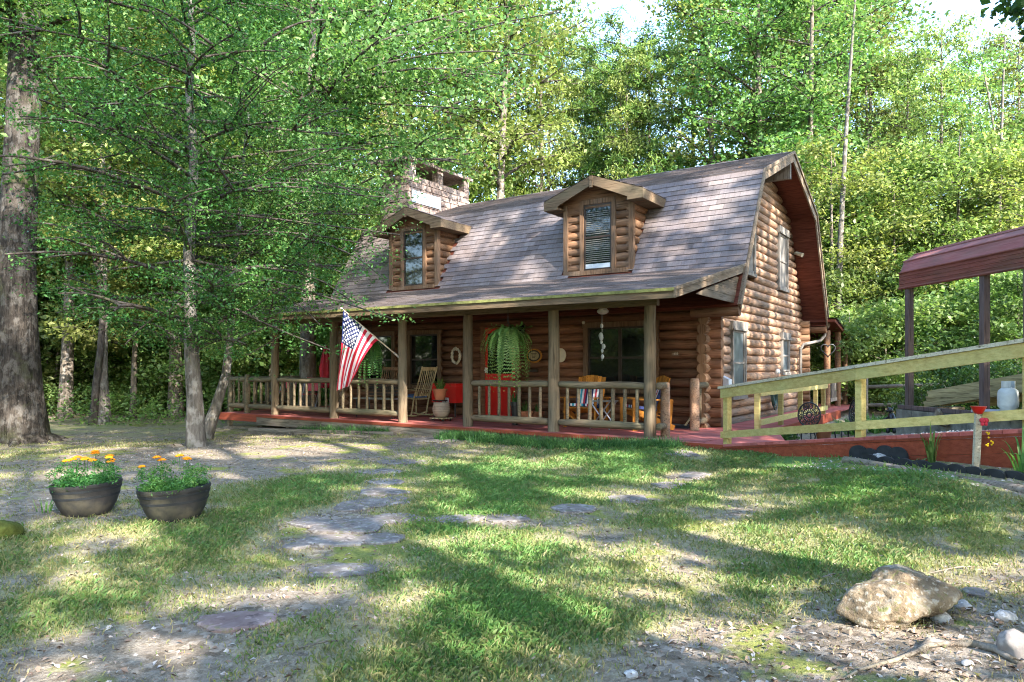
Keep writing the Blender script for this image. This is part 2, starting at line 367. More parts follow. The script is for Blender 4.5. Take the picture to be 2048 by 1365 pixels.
def shinglemat():
    m, nt = new_mat('asphalt_shingle')
    v = coords(nt); g = noise(nt, v, 60, 3, 0.7); b = noise(nt, v, 0.7, 4, 0.6); s = noise(nt, coords(nt, (14, 2, 2)), 1.5, 4)
    col = ramp(nt, rndattr(nt), [(0, (0.11, 0.085, 0.078)), (0.35, (0.15, 0.118, 0.108)), (0.7, (0.165, 0.137, 0.135)), (1, (0.22, 0.175, 0.155))])
    col = mixc(nt, 0.6, col, ramp(nt, g, [(0.3, (0.55, 0.55, 0.55)), (0.7, (1.35, 1.35, 1.35))]), 'MULTIPLY')
    col = mixc(nt, ramp(nt, b, [(0.45, (0, 0, 0)), (0.75, (0.35, 0.35, 0.35))]), col, (0.20, 0.18, 0.17))
    col = mixc(nt, 0.35, col, ramp(nt, s, [(0.35, (0.6, 0.6, 0.6)), (0.6, (1.1, 1.1, 1.1))]), 'MULTIPLY')
    finish(nt, col, 0.85, g, 0.6, 0.004, 0.3); return m
M['shingle'] = shinglemat()
def tubmat():
    m, nt = new_mat('barrel_planter')
    v = coords(nt, (10, 10, 1.5)); g = noise(nt, v, 1.3, 5, 0.6); b = noise(nt, coords(nt), 5, 4)
    col = ramp(nt, g, [(0.3, (0.012, 0.0115, 0.013)), (0.7, (0.038, 0.035, 0.034))])
    col = mixc(nt, ramp(nt, b, [(0.50, (0, 0, 0)), (0.64, (0.6, 0.6, 0.6))]), col, (0.10, 0.088, 0.06))
    finish(nt, col, 0.6, g, 0.3, 0.005, 0.4); return m
M['tub'] = tubmat()
# ------------------------------------------------------------------ ground
_blobs = [(950,960,330,70,1.0),(1180,930,260,45,0.9),(620,985,170,55,0.85),(300,1075,170,55,0.9),(1080,1270,260,110,0.95),(900,1180,160,60,0.8),
          (1600,945,190,50,0.9),(1850,985,200,60,0.6),(1350,980,200,60,0.8),(1500,1030,260,80,0.5),(150,1190,160,80,0.55),(760,1330,150,60,0.5),
          (120,855,200,25,0.6),(330,850,120,18,0.4),(1400,1080,300,90,0.5),(950,1080,250,60,0.72),(450,1060,120,60,0.8),(620,1280,140,60,0.6),(1750,1080,200,60,0.35),(60,1100,120,50,0.7),(1240,1150,200,70,0.4)]
_bare = [(680,1050,130,60),(760,985,90,40),(690,1110,110,40),(520,905,330,26),(560,1205,150,40),(250,1300,260,90),(480,1240,90,35),(1750,1310,380,80),(640,915,200,30),(1000,1045,110,12),(1145,1022,70,12),(1280,997,80,10),(1370,955,60,12)]
def _w(lst):
    out = []
    for b in lst:
        px, py, rx, ry = b[:4]; c = on_ground(px, py); d = depth(c[0], c[1])
        a = rx/F*d; e = on_ground(px, max(py-ry, HY+35)); f2 = on_ground(px, py+ry)
        bb = abs(depth(e[0], e[1])-depth(f2[0], f2[1]))/2
        out.append((c[0], c[1], a, bb, b[4] if len(b) > 4 else 1))
    return out
_BL = _w(_blobs); _BR = _w(_bare)
def _ev(lst, x, y):
    r = np.zeros_like(x)
    for cx, cy, a, b, w in lst:
        dx = x-cx; dy = y-cy
        u = (dx*RT[0]+dy*RT[1])/a; v = (dx*FW[0]+dy*FW[1])/b
        r = np.maximum(r, w*np.exp(-(u*u+v*v)**1.3*0.9))
    return r
def grass_d(x, y):
    x = np.asarray(x, float); y = np.asarray(y, float)
    n = wob(x+9, y+4, 3.2)*0.5+wob(x-5, y+14, 9.0)*0.5
    g = _ev(_BL, x, y)*(1-0.9*_ev(_BR, x, y))
    near = sst(-15, -9, x)*sst(14, 4, y)
    g = g*(0.72+0.85*n)+0.42*np.maximum(n+0.45, 0)*near*(1-0.8*_ev(_BR, x, y))
    return np.clip(g, 0, 1)
def grow(a, b, step, out, n):
    m = list(np.arange(a, b, step)); lo = []; hi = []; s = step; p = a; q = b
    for _ in range(n):
        s *= 1.22; p -= s; lo.append(p); q += s; hi.append(q)
    return np.array(lo[::-1]+m+hi)
gx = grow(-14, 8.5, 0.11, 0, 34); gy = grow(-11.5, 7, 0.11, 0, 34)
XX, YY = np.meshgrid(gx, gy)
ZZ = gz(XX, YY)
nx, ny = len(gx), len(gy)
me = bpy.data.meshes.new('ground')
me.vertices.add(nx*ny); me.vertices.foreach_set('co', np.stack([XX, YY, ZZ], -1).astype(np.float32).ravel())
ii = (np.arange(ny-1)[:, None]*nx+np.arange(nx-1)[None, :]).ravel()
q = np.stack([ii, ii+1, ii+nx+1, ii+nx], -1).astype(np.int32)
me.loops.add(q.size); me.loops.foreach_set('vertex_index', q.ravel()); me.polygons.add(len(q))
me.polygons.foreach_set('loop_start', np.arange(0, q.size, 4, dtype=np.int32)); me.polygons.foreach_set('use_smooth', np.ones(len(q), bool))
at = me.attributes.new('turf', 'FLOAT', 'POINT'); at.data.foreach_set('value', grass_d(XX, YY).astype(np.float32).ravel())
me.update(calc_edges=True)
m, nt = new_mat('yard_ground')
v = coords(nt); a = N(nt, 'ShaderNodeAttribute'); a.attribute_name = 'turf'
n1 = noise(nt, v, 0.9, 6, 0.65); n2 = noise(nt, v, 9, 6, 0.7); n3 = noise(nt, v, 45, 4, 0.7)
vo = N(nt, 'ShaderNodeTexVoronoi'); vo.inputs['Scale'].default_value = 26; nt.links.new(v, vo.inputs['Vector'])
dirt = ramp(nt, n2, [(0.3, (0.12, 0.095, 0.07)), (0.5, (0.22, 0.185, 0.135)), (0.7, (0.33, 0.285, 0.22))])
leafc = N(nt, 'ShaderNodeSeparateColor'); nt.links.new(vo.outputs['Color'], leafc.inputs[0])
lit = ramp(nt, leafc.outputs[0], [(0, (0.08, 0.06, 0.042)), (0.5, (0.20, 0.155, 0.115)), (1, (0.33, 0.28, 0.23))])
n5 = noise(nt, v, 140, 3, 0.75); v5 = N(nt, 'ShaderNodeTexVoronoi'); v5.inputs['Scale'].default_value = 75; nt.links.new(v, v5.inputs['Vector'])
dirt = mixc(nt, 0.85, dirt, ramp(nt, n5, [(0.32, (0.45, 0.43, 0.4)), (0.5, (1, 1, 1)), (0.68, (1.5, 1.5, 1.5))]), 'MULTIPLY')
s5 = N(nt, 'ShaderNodeSeparateColor'); nt.links.new(v5.outputs['Color'], s5.inputs[0])
dirt = mixc(nt, 0.7, dirt, ramp(nt, s5.outputs[1], [(0, (0.55, 0.5, 0.47)), (0.6, (1, 1, 1)), (0.9, (1.1, 1.1, 1.1)), (1, (1.7, 1.65, 1.6))]), 'MULTIPLY')
dirt = mixc(nt, ramp(nt, n1, [(0.4, (0.2, 0.2, 0.2)), (0.6, (0.75, 0.75, 0.75))]), dirt, lit)
straw = ramp(nt, n3, [(0.3, (0.16, 0.14, 0.065)), (0.7, (0.36, 0.33, 0.17))])
turf = ramp(nt, n3, [(0.3, (0.06, 0.125, 0.03)), (0.65, (0.13, 0.215, 0.06)), (0.8, (0.26, 0.28, 0.12))])
ms = N(nt, 'ShaderNodeMath', operation='ADD'); nt.links.new(a.outputs['Fac'], ms.inputs[0])
ms2 = N(nt, 'ShaderNodeMath', operation='MULTIPLY_ADD'); ms2.inputs[1].default_value = 0.5; ms2.inputs[2].default_value = -0.25
nt.links.new(n2, ms2.inputs[0]); nt.links.new(ms2.outputs[0], ms.inputs[1])
col = mixc(nt, ramp(nt, ms.outputs[0], [(0.15, (0, 0, 0)), (0.4, (1, 1, 1))]), dirt, straw)
col = mixc(nt, ramp(nt, ms.outputs[0], [(0.35, (0, 0, 0)), (0.75, (1, 1, 1))]), col, turf)
n4 = noise(nt, v, 1.7, 5, 0.6)
mo = ramp(nt, n4, [(0.56, (0, 0, 0)), (0.63, (0.85, 0.85, 0.85))])
col = mixc(nt, mo, col, ramp(nt, n3, [(0.3, (0.11, 0.13, 0.022)), (0.7, (0.28, 0.29, 0.06))]))
bm = mixc(nt, 0.5, n2, n3)
finish(nt, col, 0.95, bm, 0.9, 0.03, 0.1)
M['ground'] = m; me.materials.append(m)
go = bpy.data.objects.new('ground', me); COL.objects.link(go); tag(go, kind='structure')

# ------------------------------------------------------------------ house
XL, XR, YF, YB = -9.75, 0.08, 2.50, 10.12          # log centre lines
YC, ZR, ZK, ZE = 6.33, 6.08, 5.10, 2.27             # ridge y, ridge / kink / eave heights
WK, WE = 2.55, 4.20                                 # half widths at kink and eave
RX0, RX1 = -10.5, 0.80                              # roof ends
LR, PITCH = 0.0955, 0.185
def halfw(z):
    if z <= ZE: return YC-YF+LR
    if z < ZK: return WE+(WK-WE)*(z-ZE)/(ZK-ZE)
    return WK*(ZR-z)/(ZR-ZK)
house = thing('log_house', (-4.8, 2.5, -0.2), 'brown log cabin with gambrel roof, two dormers and a long front porch', 'house')

def log_row(mb, p0, p1, axis, r=LR, ext=False):
    p0 = np.array(p0, float); p1 = np.array(p1, float); L = np.linalg.norm(p1-p0)
    n = max(2, int(L/0.9)+1); pts = []; rad = []
    for i in range(n+1):
        t = i/n; p = p0+(p1-p0)*t; pts.append(p); rad.append(r*(1+random.uniform(-0.025, 0.025)))
    mb.tube(pts, rad, 16, True, random.random(), 0.006)
def cut(a, b, holes):
    segs = [(a, b)]
    for h0, h1 in holes:
        ns = []
        for s0, s1 in segs:
            if h1 <= s0 or h0 >= s1: ns.append((s0, s1)); continue
            if h0 > s0: ns.append((s0, h0))
            if h1 < s1: ns.append((h1, s1))
        segs = ns
    return [s for s in segs if s[1]-s[0] > 0.04]
# openings: front wall (x0,x1,z0,z1); side wall (y0,y1,z0,z1)
FW_OP = [(-2.50, -0.86, 0.62, 2.02), (-5.12, -4.20, -0.02, 2.02), (-7.46, -6.45, 0.62, 2.0), (-9.0, -7.95, 0.62, 2.0)]
SD_OP = [(3.72, 4.68, 0.45, 2.0), (7.80, 8.60, 0.95, 1.92), (4.66, 5.42, 3.12, 4.72), (7.50, 8.42, 3.02, 4.62)]
w = MB()
for k in range(13):
    z = 0.09+PITCH*k
    hs = [(a, b) for a, b, c, d in FW_OP if c-0.02 < z < d+0.02]
    for s0, s1 in cut(XL-0.30, XR+0.30, hs): log_row(w, (s0, YF, z), (s1, YF, z), 'x')
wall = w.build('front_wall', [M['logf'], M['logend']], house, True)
for p in wall.data.polygons:
    if abs(p.normal.x) > 0.9: p.material_index = 1; p.use_smooth = False
w = MB()
k = 0
while True:
    z = 0.0+PITCH*k; k += 1
    if z > 5.95: break
    if z < ZE-0.12:
        y0, y1 = YF-0.28-random.uniform(0, 0.03), YB+0.28
        if k > 11: y0 = YF-0.2
    else: y0, y1 = YC-halfw(z+0.05)+0.06, YC+halfw(z+0.05)-0.06
    hs = [(a, b) for a, b, c, d in SD_OP if c-0.02 < z < d+0.02]
    for s0, s1 in cut(y0, y1, hs): log_row(w, (XR, s0, z), (XR, s1, z), 'y', LR*1.0)
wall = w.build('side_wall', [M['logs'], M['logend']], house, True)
for p in wall.data.polygons:
    if abs(p.normal.y) > 0.9: p.material_index = 1; p.use_smooth = False
# the rear and far walls
w = MB()
for k in range(13):
    z = 0.09+PITCH*k; log_row(w, (XL-0.3, YB, z), (XR+0.3, YB, z), 'x')
w.build('rear_wall', M['logd'], house, True)
w = MB(); k = 0
while PITCH*k < 5.95:
    z = PITCH*k; k += 1
    hw = (YC-YF+0.28) if z < ZE-0.12 else halfw(z+0.05)-0.06
    log_row(w, (XL, YC-hw, z), (XL, YC+hw, z), 'y')
w.build('far_wall', M['logs'], house, True)
# added liner boxes, so that no light leaks between logs
w = MB(); w.box((XL+0.03, YF+0.03, -0.15), (XR-0.03, YB-0.03, 2.2)); w.box((XL+0.04, YC-2.4, 2.21), (XR-0.04, YC+2.4, 4.95))
w.build('light_block_liner', M['brownmetal'], house)
w = MB(); w.box((XR+0.02, YF+0.3, -0.14), (XR+0.135, YB-0.25, 0.0)); w.box((XL, YF-0.02, -0.5), (XR-0.1, YF+0.02, -0.02))
w.build('sill_board', M['trimy'], house)

# windows -------------------------------------------------------------
def window_front(x0, x1, z0, z1, y, panes=1, name='window', par=house, blind=True, trim=0.09, mat=None, screen=None):
    c = MB(); t = trim; yo = y-0.035
    c.box((x0-t, yo, z0-0.02), (x0, y+0.10, z1+0.005)); c.box((x1, yo, z0-0.02), (x1+t, y+0.10, z1+0.005))
    c.box((x0-t-0.02, yo-0.012, z1+0.005), (x1+t+0.02, y+0.10, z1+t+0.02)); c.box((x0-t-0.02, yo-0.03, z0-0.02-t*0.8), (x1+t+0.02, y+0.1, z0-0.02))
    o = c.build(name, mat or M['trimz'], par)
    wd = (x1-x0)/panes
    for i in range(panes):
        a, b = x0+i*wd, x0+(i+1)*wd; s = MB(); f = 0.035; ys = y-0.005; ym = y+0.03; zm = (z0+z1)/2
        for (q0, q1, q2, q3) in ((a, a+f, z0, z1), (b-f, b, z0, z1), (a+f, b-f, z0, z0+f), (a+f, b-f, z1-f, z1), (a+f, b-f, zm-0.02, zm+0.02)):
            s.box((q0, ys, q2), (q1, ym, q3))
        s.build('sash', M['brownmetal'], o)
        g = MB(); g.quad((a+f, y+0.012, z0+f), (b-f, y+0.012, z0+f), (b-f, y+0.012, z1-f), (a+f, y+0.012, z1-f))
        g.build('pane', screen or M['glass'], o)
    return o
yw = YF-LR-0.01
window_front(-2.42, -0.94, 0.70, 1.95, yw, 2)
window_front(-7.40, -6.50, 0.70, 1.93, yw, 1)
window_front(-8.92, -8.02, 0.70, 1.93, yw, 1)
d = MB(); d.box((-5.2, yw-0.03, 0), (-5.08, yw+0.1, 2.03)); d.box((-4.24, yw-0.03, 0), (-4.12, yw+0.1, 2.03)); d.box((-5.22, yw-0.04, 2.03), (-4.10, yw+0.1, 2.16))
do = d.build('door', M['logf'], house)
d = MB(); d.box((-5.08, yw+0.0, 0.02), (-4.24, yw+0.05, 2.03))
for (a, b, c, e) in ((-4.98, -4.70, 0.2, 0.95), (-4.62, -4.34, 0.2, 0.95), (-4.98, -4.70, 1.1, 1.85), (-4.62, -4.34, 1.1, 1.85)): d.box((a, yw-0.012, c), (b, yw-0.001, e))
d.build('leaf', M['red'], do)
d = MB(); d.box((-4.99, yw-0.03, 0.98), (-4.33, yw-0.013, 1.90)); d.build('door_glass', M['glass'], do)
d = MB(); d.box((-5.06, yw-0.05, 1.0), (-5.01, yw-0.002, 1.12)); d.tube([(-5.035, yw-0.05, 1.08), (-5.035, yw-0.10, 1.06), (-4.98, yw-0.10, 1.06)], 0.012, 8); d.build('handle', M['white'], do)

def window_side(y0, y1, z0, z1, name='window', mat=None, pane=None, mid=True, t=0.085, proud=0.03):
    x = XR+LR+0.005; c = MB(); xo = x+proud
    c.box((x-0.08, y0-t, z0-0.02), (xo, y0, z1)); c.box((x-0.08, y1, z0-0.02), (xo, y1+t, z1))
    c.box((x-0.08, y0-t-0.03, z1), (xo+0.02, y1+t+0.03, z1+0.15)); c.box((x-0.08, y0-t-0.03, z1-0.035), (xo+0.035, y1+t+0.03, z1-0.001)); c.box((x-0.08, y0-t-0.01, z0-0.09), (xo+0.02, y1+t+0.01, z0-0.021))
    o = c.build(name, mat or M['greywood'], house)
    s = MB(); f = 0.04; xs = x+0.012
    zm = (z0+z1)/2-0.02
    L = [(y0, y0+f, z0, z1-0.036), (y1-f, y1, z0, z1-0.036), (y0+f, y1-f, z0, z0+f), (y0+f, y1-f, z1-f-0.036, z1-0.036)]
    if mid: L.append((y0+f, y1-f, zm-0.02, zm+0.02))
    for a, b, c2, d2 in L: s.box((x-0.06, a, c2), (xs, b, d2))
    s.build('sash', M['greywood'], o)
    g = MB(); g.quad((x-0.01, y0+f, z0+f), (x-0.01, y1-f, z0+f), (x-0.01, y1-f, z1-f), (x-0.01, y0+f, z1-f)); g.build('pane', pane or M['screen'], o)
window_side(3.80, 4.60, 0.55, 1.93)
window_side(7.88, 8.52, 1.02, 1.86)
window_side(4.72, 5.34, 3.22, 4.55, pane=M['greywood'])
window_side(7.58, 8.34, 3.14, 4.50, pane=M['greywood'])
# pipe, outlet and hose holder against the wall
w = MB(); w.tube([(XR+0.17, 9.62, 0.0), (XR+0.17, 9.62, 1.62), (XR+0.22, 9.75, 1.75), (0.62, 10.30, 1.86), (0.72, 10.40, 2.0), (0.72, 10.42, 2.12)], 0.04, 8)
w.build('downspout', M['greywood'], house)
w = MB(); w.lathe((XR+0.13, 9.3, 4.15), [(0.03, 0), (0.075, 0.02), (0.075, 0.06), (0.02, 0.09)], 12); w.tube([(XR+0.1, 9.32, 4.2), (XR+0.30, 9.25, 4.12)], [0.045, 0.06], 10)
w.build('floodlight', M['cream'], house)

# roof ----------------------------------------------------------------
def shingle_panel(mb, x0, x1, p0, p1, expo=0.142, lift=0.014, skip=None, tabw=0.30):
    """p0=(y,z) lower edge, p1 upper edge; courses run along x"""
    p0 = np.array(p0, float); p1 = np.array(p1, float); L = np.linalg.norm(p1-p0); d = (p1-p0)/L
    n = np.array([-d[1], d[0]]);  n = n if n[1] > 0 else -n
    rows = int(math.ceil(L/expo)); expo = L/rows
    for r in range(rows):
        a = p0+d*expo*r; b = p0+d*min(L, expo*(r+1.05))
        off = (r % 2)*tabw/2+random.uniform(-0.02, 0.02); x = x0-off
        rowr = random.uniform(-0.07, 0.07)
        while x < x1:
            xa = max(x0, x+0.0015); xb = min(x1, x+tabw-0.0015); x += tabw
            if xb-xa < 0.02: continue
            if skip and skip((xa+xb)/2, (a[1]+b[1])/2): continue
            rr = min(1, max(0, random.gauss(0.5, 0.22)+rowr)); jit = random.uniform(-0.004, 0.006)
            A = a+n*(lift+random.uniform(0, 0.003))-d*jit; B = b+n*0.002; A0 = a-d*jit
            mb.add([(xa, A0[0], A0[1]), (xb, A0[0], A0[1]), (xb, A[0], A[1]), (xa, A[0], A[1]), (xb, B[0], B[1]), (xa, B[0], B[1])],
                   [(0, 1, 2, 3), (3, 2, 4, 5)], rr)
PE = (-0.85, 2.30)       # porch eave (y,z)
slopeP = (3.05-2.30)/(2.58+0.85)
PJ = (2.58, 3.05)
DX = [(-2.30, 1), (-7.50, 2)]   # dormer centre x
def hide(xm, zm):
    for cx, _ in DX:
        if abs(xm-cx) < 0.78 and zm < 4.55: return True
    return False
rf = MB()
shingle_panel(rf, RX0, RX1, (2.52, 3.00), (YC-WK, ZK), skip=hide)
shingle_panel(rf, RX0, RX1, (YC-WK, ZK), (YC, ZR))
shingle_panel(rf, RX0, RX1, (YC+WE, ZE), (YC+WK, ZK), 0.28)
shingle_panel(rf, RX0, RX1, (YC+WK, ZK), (YC, ZR), 0.28)
for i in range(int((RX1-RX0)/0.28)):   # ridge caps
    x = RX0+i*0.28; r = random.random(); z = ZR+0.018
    rf.add([(x, YC-0.13, z-0.045), (x+0.3, YC-0.13, z-0.052), (x+0.3, YC, z-0.006), (x, YC, z)], [(0, 1, 2, 3)], r)
    rf.add([(x, YC, z), (x+0.3, YC, z-0.006), (x+0.3, YC+0.13, z-0.052), (x, YC+0.13, z-0.045)], [(0, 1, 2, 3)], r)
roof = rf.build('roof', M['shingle'], house)
rd = MB(); T = 0.10     # deck under the shingles, also the visible thickness
prof = [(YC-WE, ZE), (YC-WK, ZK), (YC, ZR), (YC+WK, ZK), (YC+WE, ZE)]
for (a, b) in zip(prof[:-1], prof[1:]):
    a = np.array(a); b = np.array(b); dd = (b-a)/np.linalg.norm(b-a); n = np.array([-dd[1], dd[0]]); n = n if n[1] > 0 or abs(n[0]) > .5 and (n[0] < 0) == (a[0] < YC) else -n
    if (n[0]*( (a[0]+b[0])/2-YC)) < 0: n = -n
    A, B = a-n*0.004, b-n*0.004; A2, B2 = a-n*T, b-n*T
    rd.prism([(RX0+0.03, A[0], A[1]), (RX0+0.03, B[0], B[1]), (RX0+0.03, B2[0], B2[1]), (RX0+0.03, A2[0], A2[1])], (RX1-RX0-0.06, 0, 0))
rd.build('soffit', M['soffit'], house)
def rake(mb, xs, th, h, pts, out=0.0, top=0.0):
    for (a, b) in zip(pts[:-1], pts[1:]):
        a = np.array(a, float); b = np.array(b, float); dd = (b-a)/np.linalg.norm(b-a); n = np.array([-dd[1], dd[0]])
        if n[0]*((a[0]+b[0])/2-YC) < 0: n = -n
        A, B = a+n*top, b+n*top; A2, B2 = a-n*h, b-n*h
        mb.prism([(xs, A[0], A[1]), (xs, B[0], B[1]), (xs, B2[0], B2[1]), (xs, A2[0], A2[1])], (th, 0, 0))
for xs in (RX1-0.03, RX0-0.005):
    rk = MB(); rake(rk, xs, 0.035, 0.22, prof[1:3]); rake(rk, xs+0.001, 0.035, 0.17, [prof[0], prof[1]]); rake(rk, xs, 0.0352, 0.17, prof[3:5]); rake(rk, xs+0.001, 0.035, 0.22, prof[2:4])
    rk.build('rake_board', M['trimy'], house)
rk = MB(); rake(rk, RX1+0.006, 0.03, 0.05, prof, top=0.012); rk.build('drip_board', M['trimy'], house)
# triangular ridge outlook
w = MB(); w.prism([(RX1-0.42, YC-0.05, ZR-0.62), (RX1-0.06, YC-0.05, ZR-0.62), (RX1-0.06, YC-0.05, ZR-0.16)], (0, 0.1, 0)); w.prism([(0.1, YC-0.05, ZR-0.62), (RX1-0.42, YC-0.05, ZR-0.62), (RX1-0.06, YC-0.05, ZR-0.16), (RX1-0.1, YC-0.05, ZR-0.13), (0.1, YC-0.05, ZR-0.13)], (0, 0.099, 0))
w.build('ridge_bracket', M['greywood'], house)
# porch roof
pr_ = MB()
shingle_panel(pr_, RX0, RX1-0.05, PE, PJ, 0.125, 0.010)
porch_roof = pr_.build('porch_roof', M['shingle'], house)
a = np.array(PE); b = np.array(PJ)
w = MB(); w.prism([(RX0+0.02, PE[0]+0.02, PE[1]-0.012), (RX0+0.02, PJ[0], PJ[1]-0.012), (RX0+0.02, PJ[0], PJ[1]-0.05), (RX0+0.02, PE[0]+0.02, PE[1]-0.05)], (RX1-RX0-0.09, 0, 0))
w.build('porch_ceiling', M['soffit'], house)
w = MB(); w.box((RX0, PE[0]-0.01, PE[1]-0.15), (RX1-0.05, PE[0]+0.03, PE[1]-0.012)); fo = w.build('fascia', M['trimx'], house)
w = MB(); w.box((RX0, PE[0]-0.035, PE[1]-0.045), (RX1-0.05, PE[0]-0.011, PE[1]+0.0)); w.build('moss_strip', plain('mossy_drip_edge', (0.17, 0.17, 0.055), 0.9, 0.4, 14), fo)
w = MB(); xs = RX1-0.055
w.prism([(xs, PE[0]-0.03, PE[1]+0.004), (xs, PJ[0], PJ[1]+0.004), (xs, PJ[0], PJ[1]-0.15), (xs, PE[0]-0.03, PE[1]-0.15)], (0.035, 0, 0))
w.prism([(xs+0.036, PE[0]-0.04, PE[1]+0.016), (xs+0.036, PJ[0], PJ[1]+0.016), (xs+0.036, PJ[0], PJ[1]-0.035), (xs+0.036, PE[0]-0.04, PE[1]-0.035)], (0.02, 0, 0))
w.build('rake_board', M['trimy'], house)
# siding triangle at the porch end and boxed bottom of the main overhang
w = MB(); ysb = YC-WE
xs = RX1-0.12
nb = 6
for i in range(nb):
    z0 = 2.30+i*0.125; z1 = z0+0.12
    def ylo(z): return max(-0.4, (z-2.30+0.12)/slopeP+PE[0]+0.35)
    def yhi(z): return YC-WE+(z-ZE)*(WE-WK)/(ZK-ZE)+0.02
    if ylo(z1) < yhi(z1): w.prism([(xs+0.004*(i % 2), max(0.2, ylo(z0)), z0), (xs+0.004*(i % 2), yhi(z0), z0), (xs+0.004*(i % 2), yhi(z1), z1), (xs+0.004*(i % 2), max(0.2, ylo(z1)), z1)], (0.02, 0, 0), random.random())
w.build('end_siding', M['trimy'], house)
# overhang log beams
for (y, z, x1) in ((2.25, 2.16, RX1), (YC+WE-0.25, 2.16, RX1)):
    w = MB(); w.tube([(XR-0.2, y, z), (x1-0.02, y, z)], 0.095, 16, True, 0.4, 0.01); w.build('overhang_beam', M['logd'], house, 'auto')
w = MB(); w.box((0.2, 2.14, 2.262), (RX1-0.03, 2.42, 2.285)); w.build('beam_cap', M['soffit'], house); w = MB(); w.box((0.2, YC+WE-0.32, 2.262), (RX1-0.03, YC+WE-0.05, 2.285)); w.build('beam_cap', M['soffit'], house)

# porch frame ----------------------------------------------------------
PX = [-9.53, -7.48, -5.42, -3.73, -1.81, 0.0]
w = MB(); w.beam((RX0+0.35, 0, 2.215), (0.14, 0, 2.215), 0.11, 0.17, rnd=0.6, bev=0.01); w.build('porch_beam', M['trimx'], house)
for i in range(15):
    x = RX0+0.5+i*0.735
    w = MB(); pts = []
    # scalloped rafter tail
    y0, y1 = PE[0]+0.035, 2.3
    zt = lambda y: PE[1]+(y-PE[0])*slopeP-0.052
    poly = [(x, y0, zt(y0)), (x, y1, zt(y1)), (x, y1, zt(y1)-0.12), (x, y0+0.75, zt(y0+0.75)-0.12), (x, y0+0.45, zt(y0+0.45)-0.13), (x, y0+0.25, zt(y0+0.25)-0.11), (x, y0+0.12, zt(y0)-0.075), (x, y0, zt(y0)-0.07)]
    w.prism(poly, (0.045, 0, 0), random.random()); w.build('rafter', M['trimy'], house)
for i, x in enumerate(PX):
    w = MB(); r = random.uniform(0.088, 0.1); n = 7
    zb = -0.02
    w.tube([(x+random.uniform(-.006, .006), random.uniform(-.006, .006), zb+(2.13-zb)*k/n) for k in range(n+1)], [r*(1.05-0.08*k/n) for k in range(n+1)], 14, True, random.random(), 0.015)
    w.build('porch_post', M['post'], house, 'auto')
def railing(xa, xb, y, n, ztop=0.83, zbot=0.17, sk=None, par=house):
    w = MB(); w.tube([(xa+(xb-xa)*t, y, ztop-0.02*math.sin(t*9+xa)*0.4) for t in np.linspace(0.012, 0.988, 8)], [0.052]+[random.uniform(0.056, 0.064) for _ in range(6)]+[0.055], 12, True, 0.6, 0.02, 0.03)
    o = w.build('porch_railing', M['rail'], par, True)
    w = MB(); w.tube([(xa+(xb-xa)*t, y, zbot) for t in np.linspace(0.012, 0.988, 7)], [0.055]+[random.uniform(0.062, 0.072) for _ in range(5)]+[0.06], 12, True, 0.5, 0.02, 0.03)
    w.build('bottom_rail', M['rail'], o, True)
    for k in range(n):
        x = xa+(xb-xa)*(k+0.75)/(n+0.5)
        w = MB(); r = random.uniform(0.026, 0.034)
        w.tube([(x, y, zbot+0.03), (x, y, zbot+0.07), (x+random.uniform(-.006, .006), y, 0.5), (x, y, ztop-0.08), (x, y, ztop-0.03)], [r*0.7, r, r*random.uniform(0.95, 1.1), r, r*0.6], 10, True, random.random(), 0.04)
        w.build('baluster', M['rail'], o, True)
railing(-3.62, -1.92, 0, 7); railing(-1.70, -0.06, 0, 7); railing(-7.38, -5.52, 0, 7); railing(-9.43, -7.58, 0, 8)
railing(-10.55, -9.63, 0.02, 3); railing(-11.32, -10.62, 0.02, 3)
for (x, y, h, r) in ((-11.36, 0.05, 0.93, 0.075), (-10.6, 0.0, 0.95, 0.07), (0.14, 0.30, 0.88, 0.078), (0.16, 1.62, 0.93, 0.085), (-11.3, 1.9, 0.9, 0.07), (-11.3, 3.4, 0.9, 0.07), (-9.9, 3.5, 0.9, 0.07)):
    w = MB(); w.tube([(x, y, 0), (x, y, h*0.5), (x, y, h-0.03), (x, y, h)], [r, r*1.02, r*0.98, r*0.8], 14, True, random.random(), 0.012)
    w.build('railing_post', M['rail'] if x < -1 else M['logs'], house, 'auto')
# short side returns of the railing
for (a, b) in (((0.14, 0.36, 0.83), (0.14, 0.02, 0.83)), ((0.16, 1.68, 0.80), (0.14, 2.3, 0.80)), ((0.16, 1.70, 0.14), (0.14, 2.2, 0.14)), ((0.14, 0.34, 0.17), (0.14, 0.02, 0.17)), ((-11.36, 0.1, 0.83), (-11.36, 1.85, 0.83)), ((-11.36, 0.1, 0.17), (-11.36, 1.85, 0.17)), ((-11.3, 1.95, 0.83), (-11.3, 3.35, 0.83)), ((-11.2, 3.45, 0.83), (-9.9, 3.5, 0.83))):
    w = MB(); w.tube([a, (np.array(a)+np.array(b))/2, b], 0.06, 12, True, 0.5, 0.02, 0.02); w.build('side_rail', M['rail'], house, 'auto')
for y in (0.5, 0.8, 1.1, 1.4, 1.7):
    w = MB(); w.tube([(-11.36, y, 0.2), (-11.36, y, 0.78)], 0.03, 8, True, random.random()); w.build('side_baluster', M['rail'], house, True)
w = MB(); w.tube([(0.16, 1.9, 0.16), (0.16, 1.9, 0.78)], 0.03, 8); w.build('side_baluster', M['rail'], house, True)
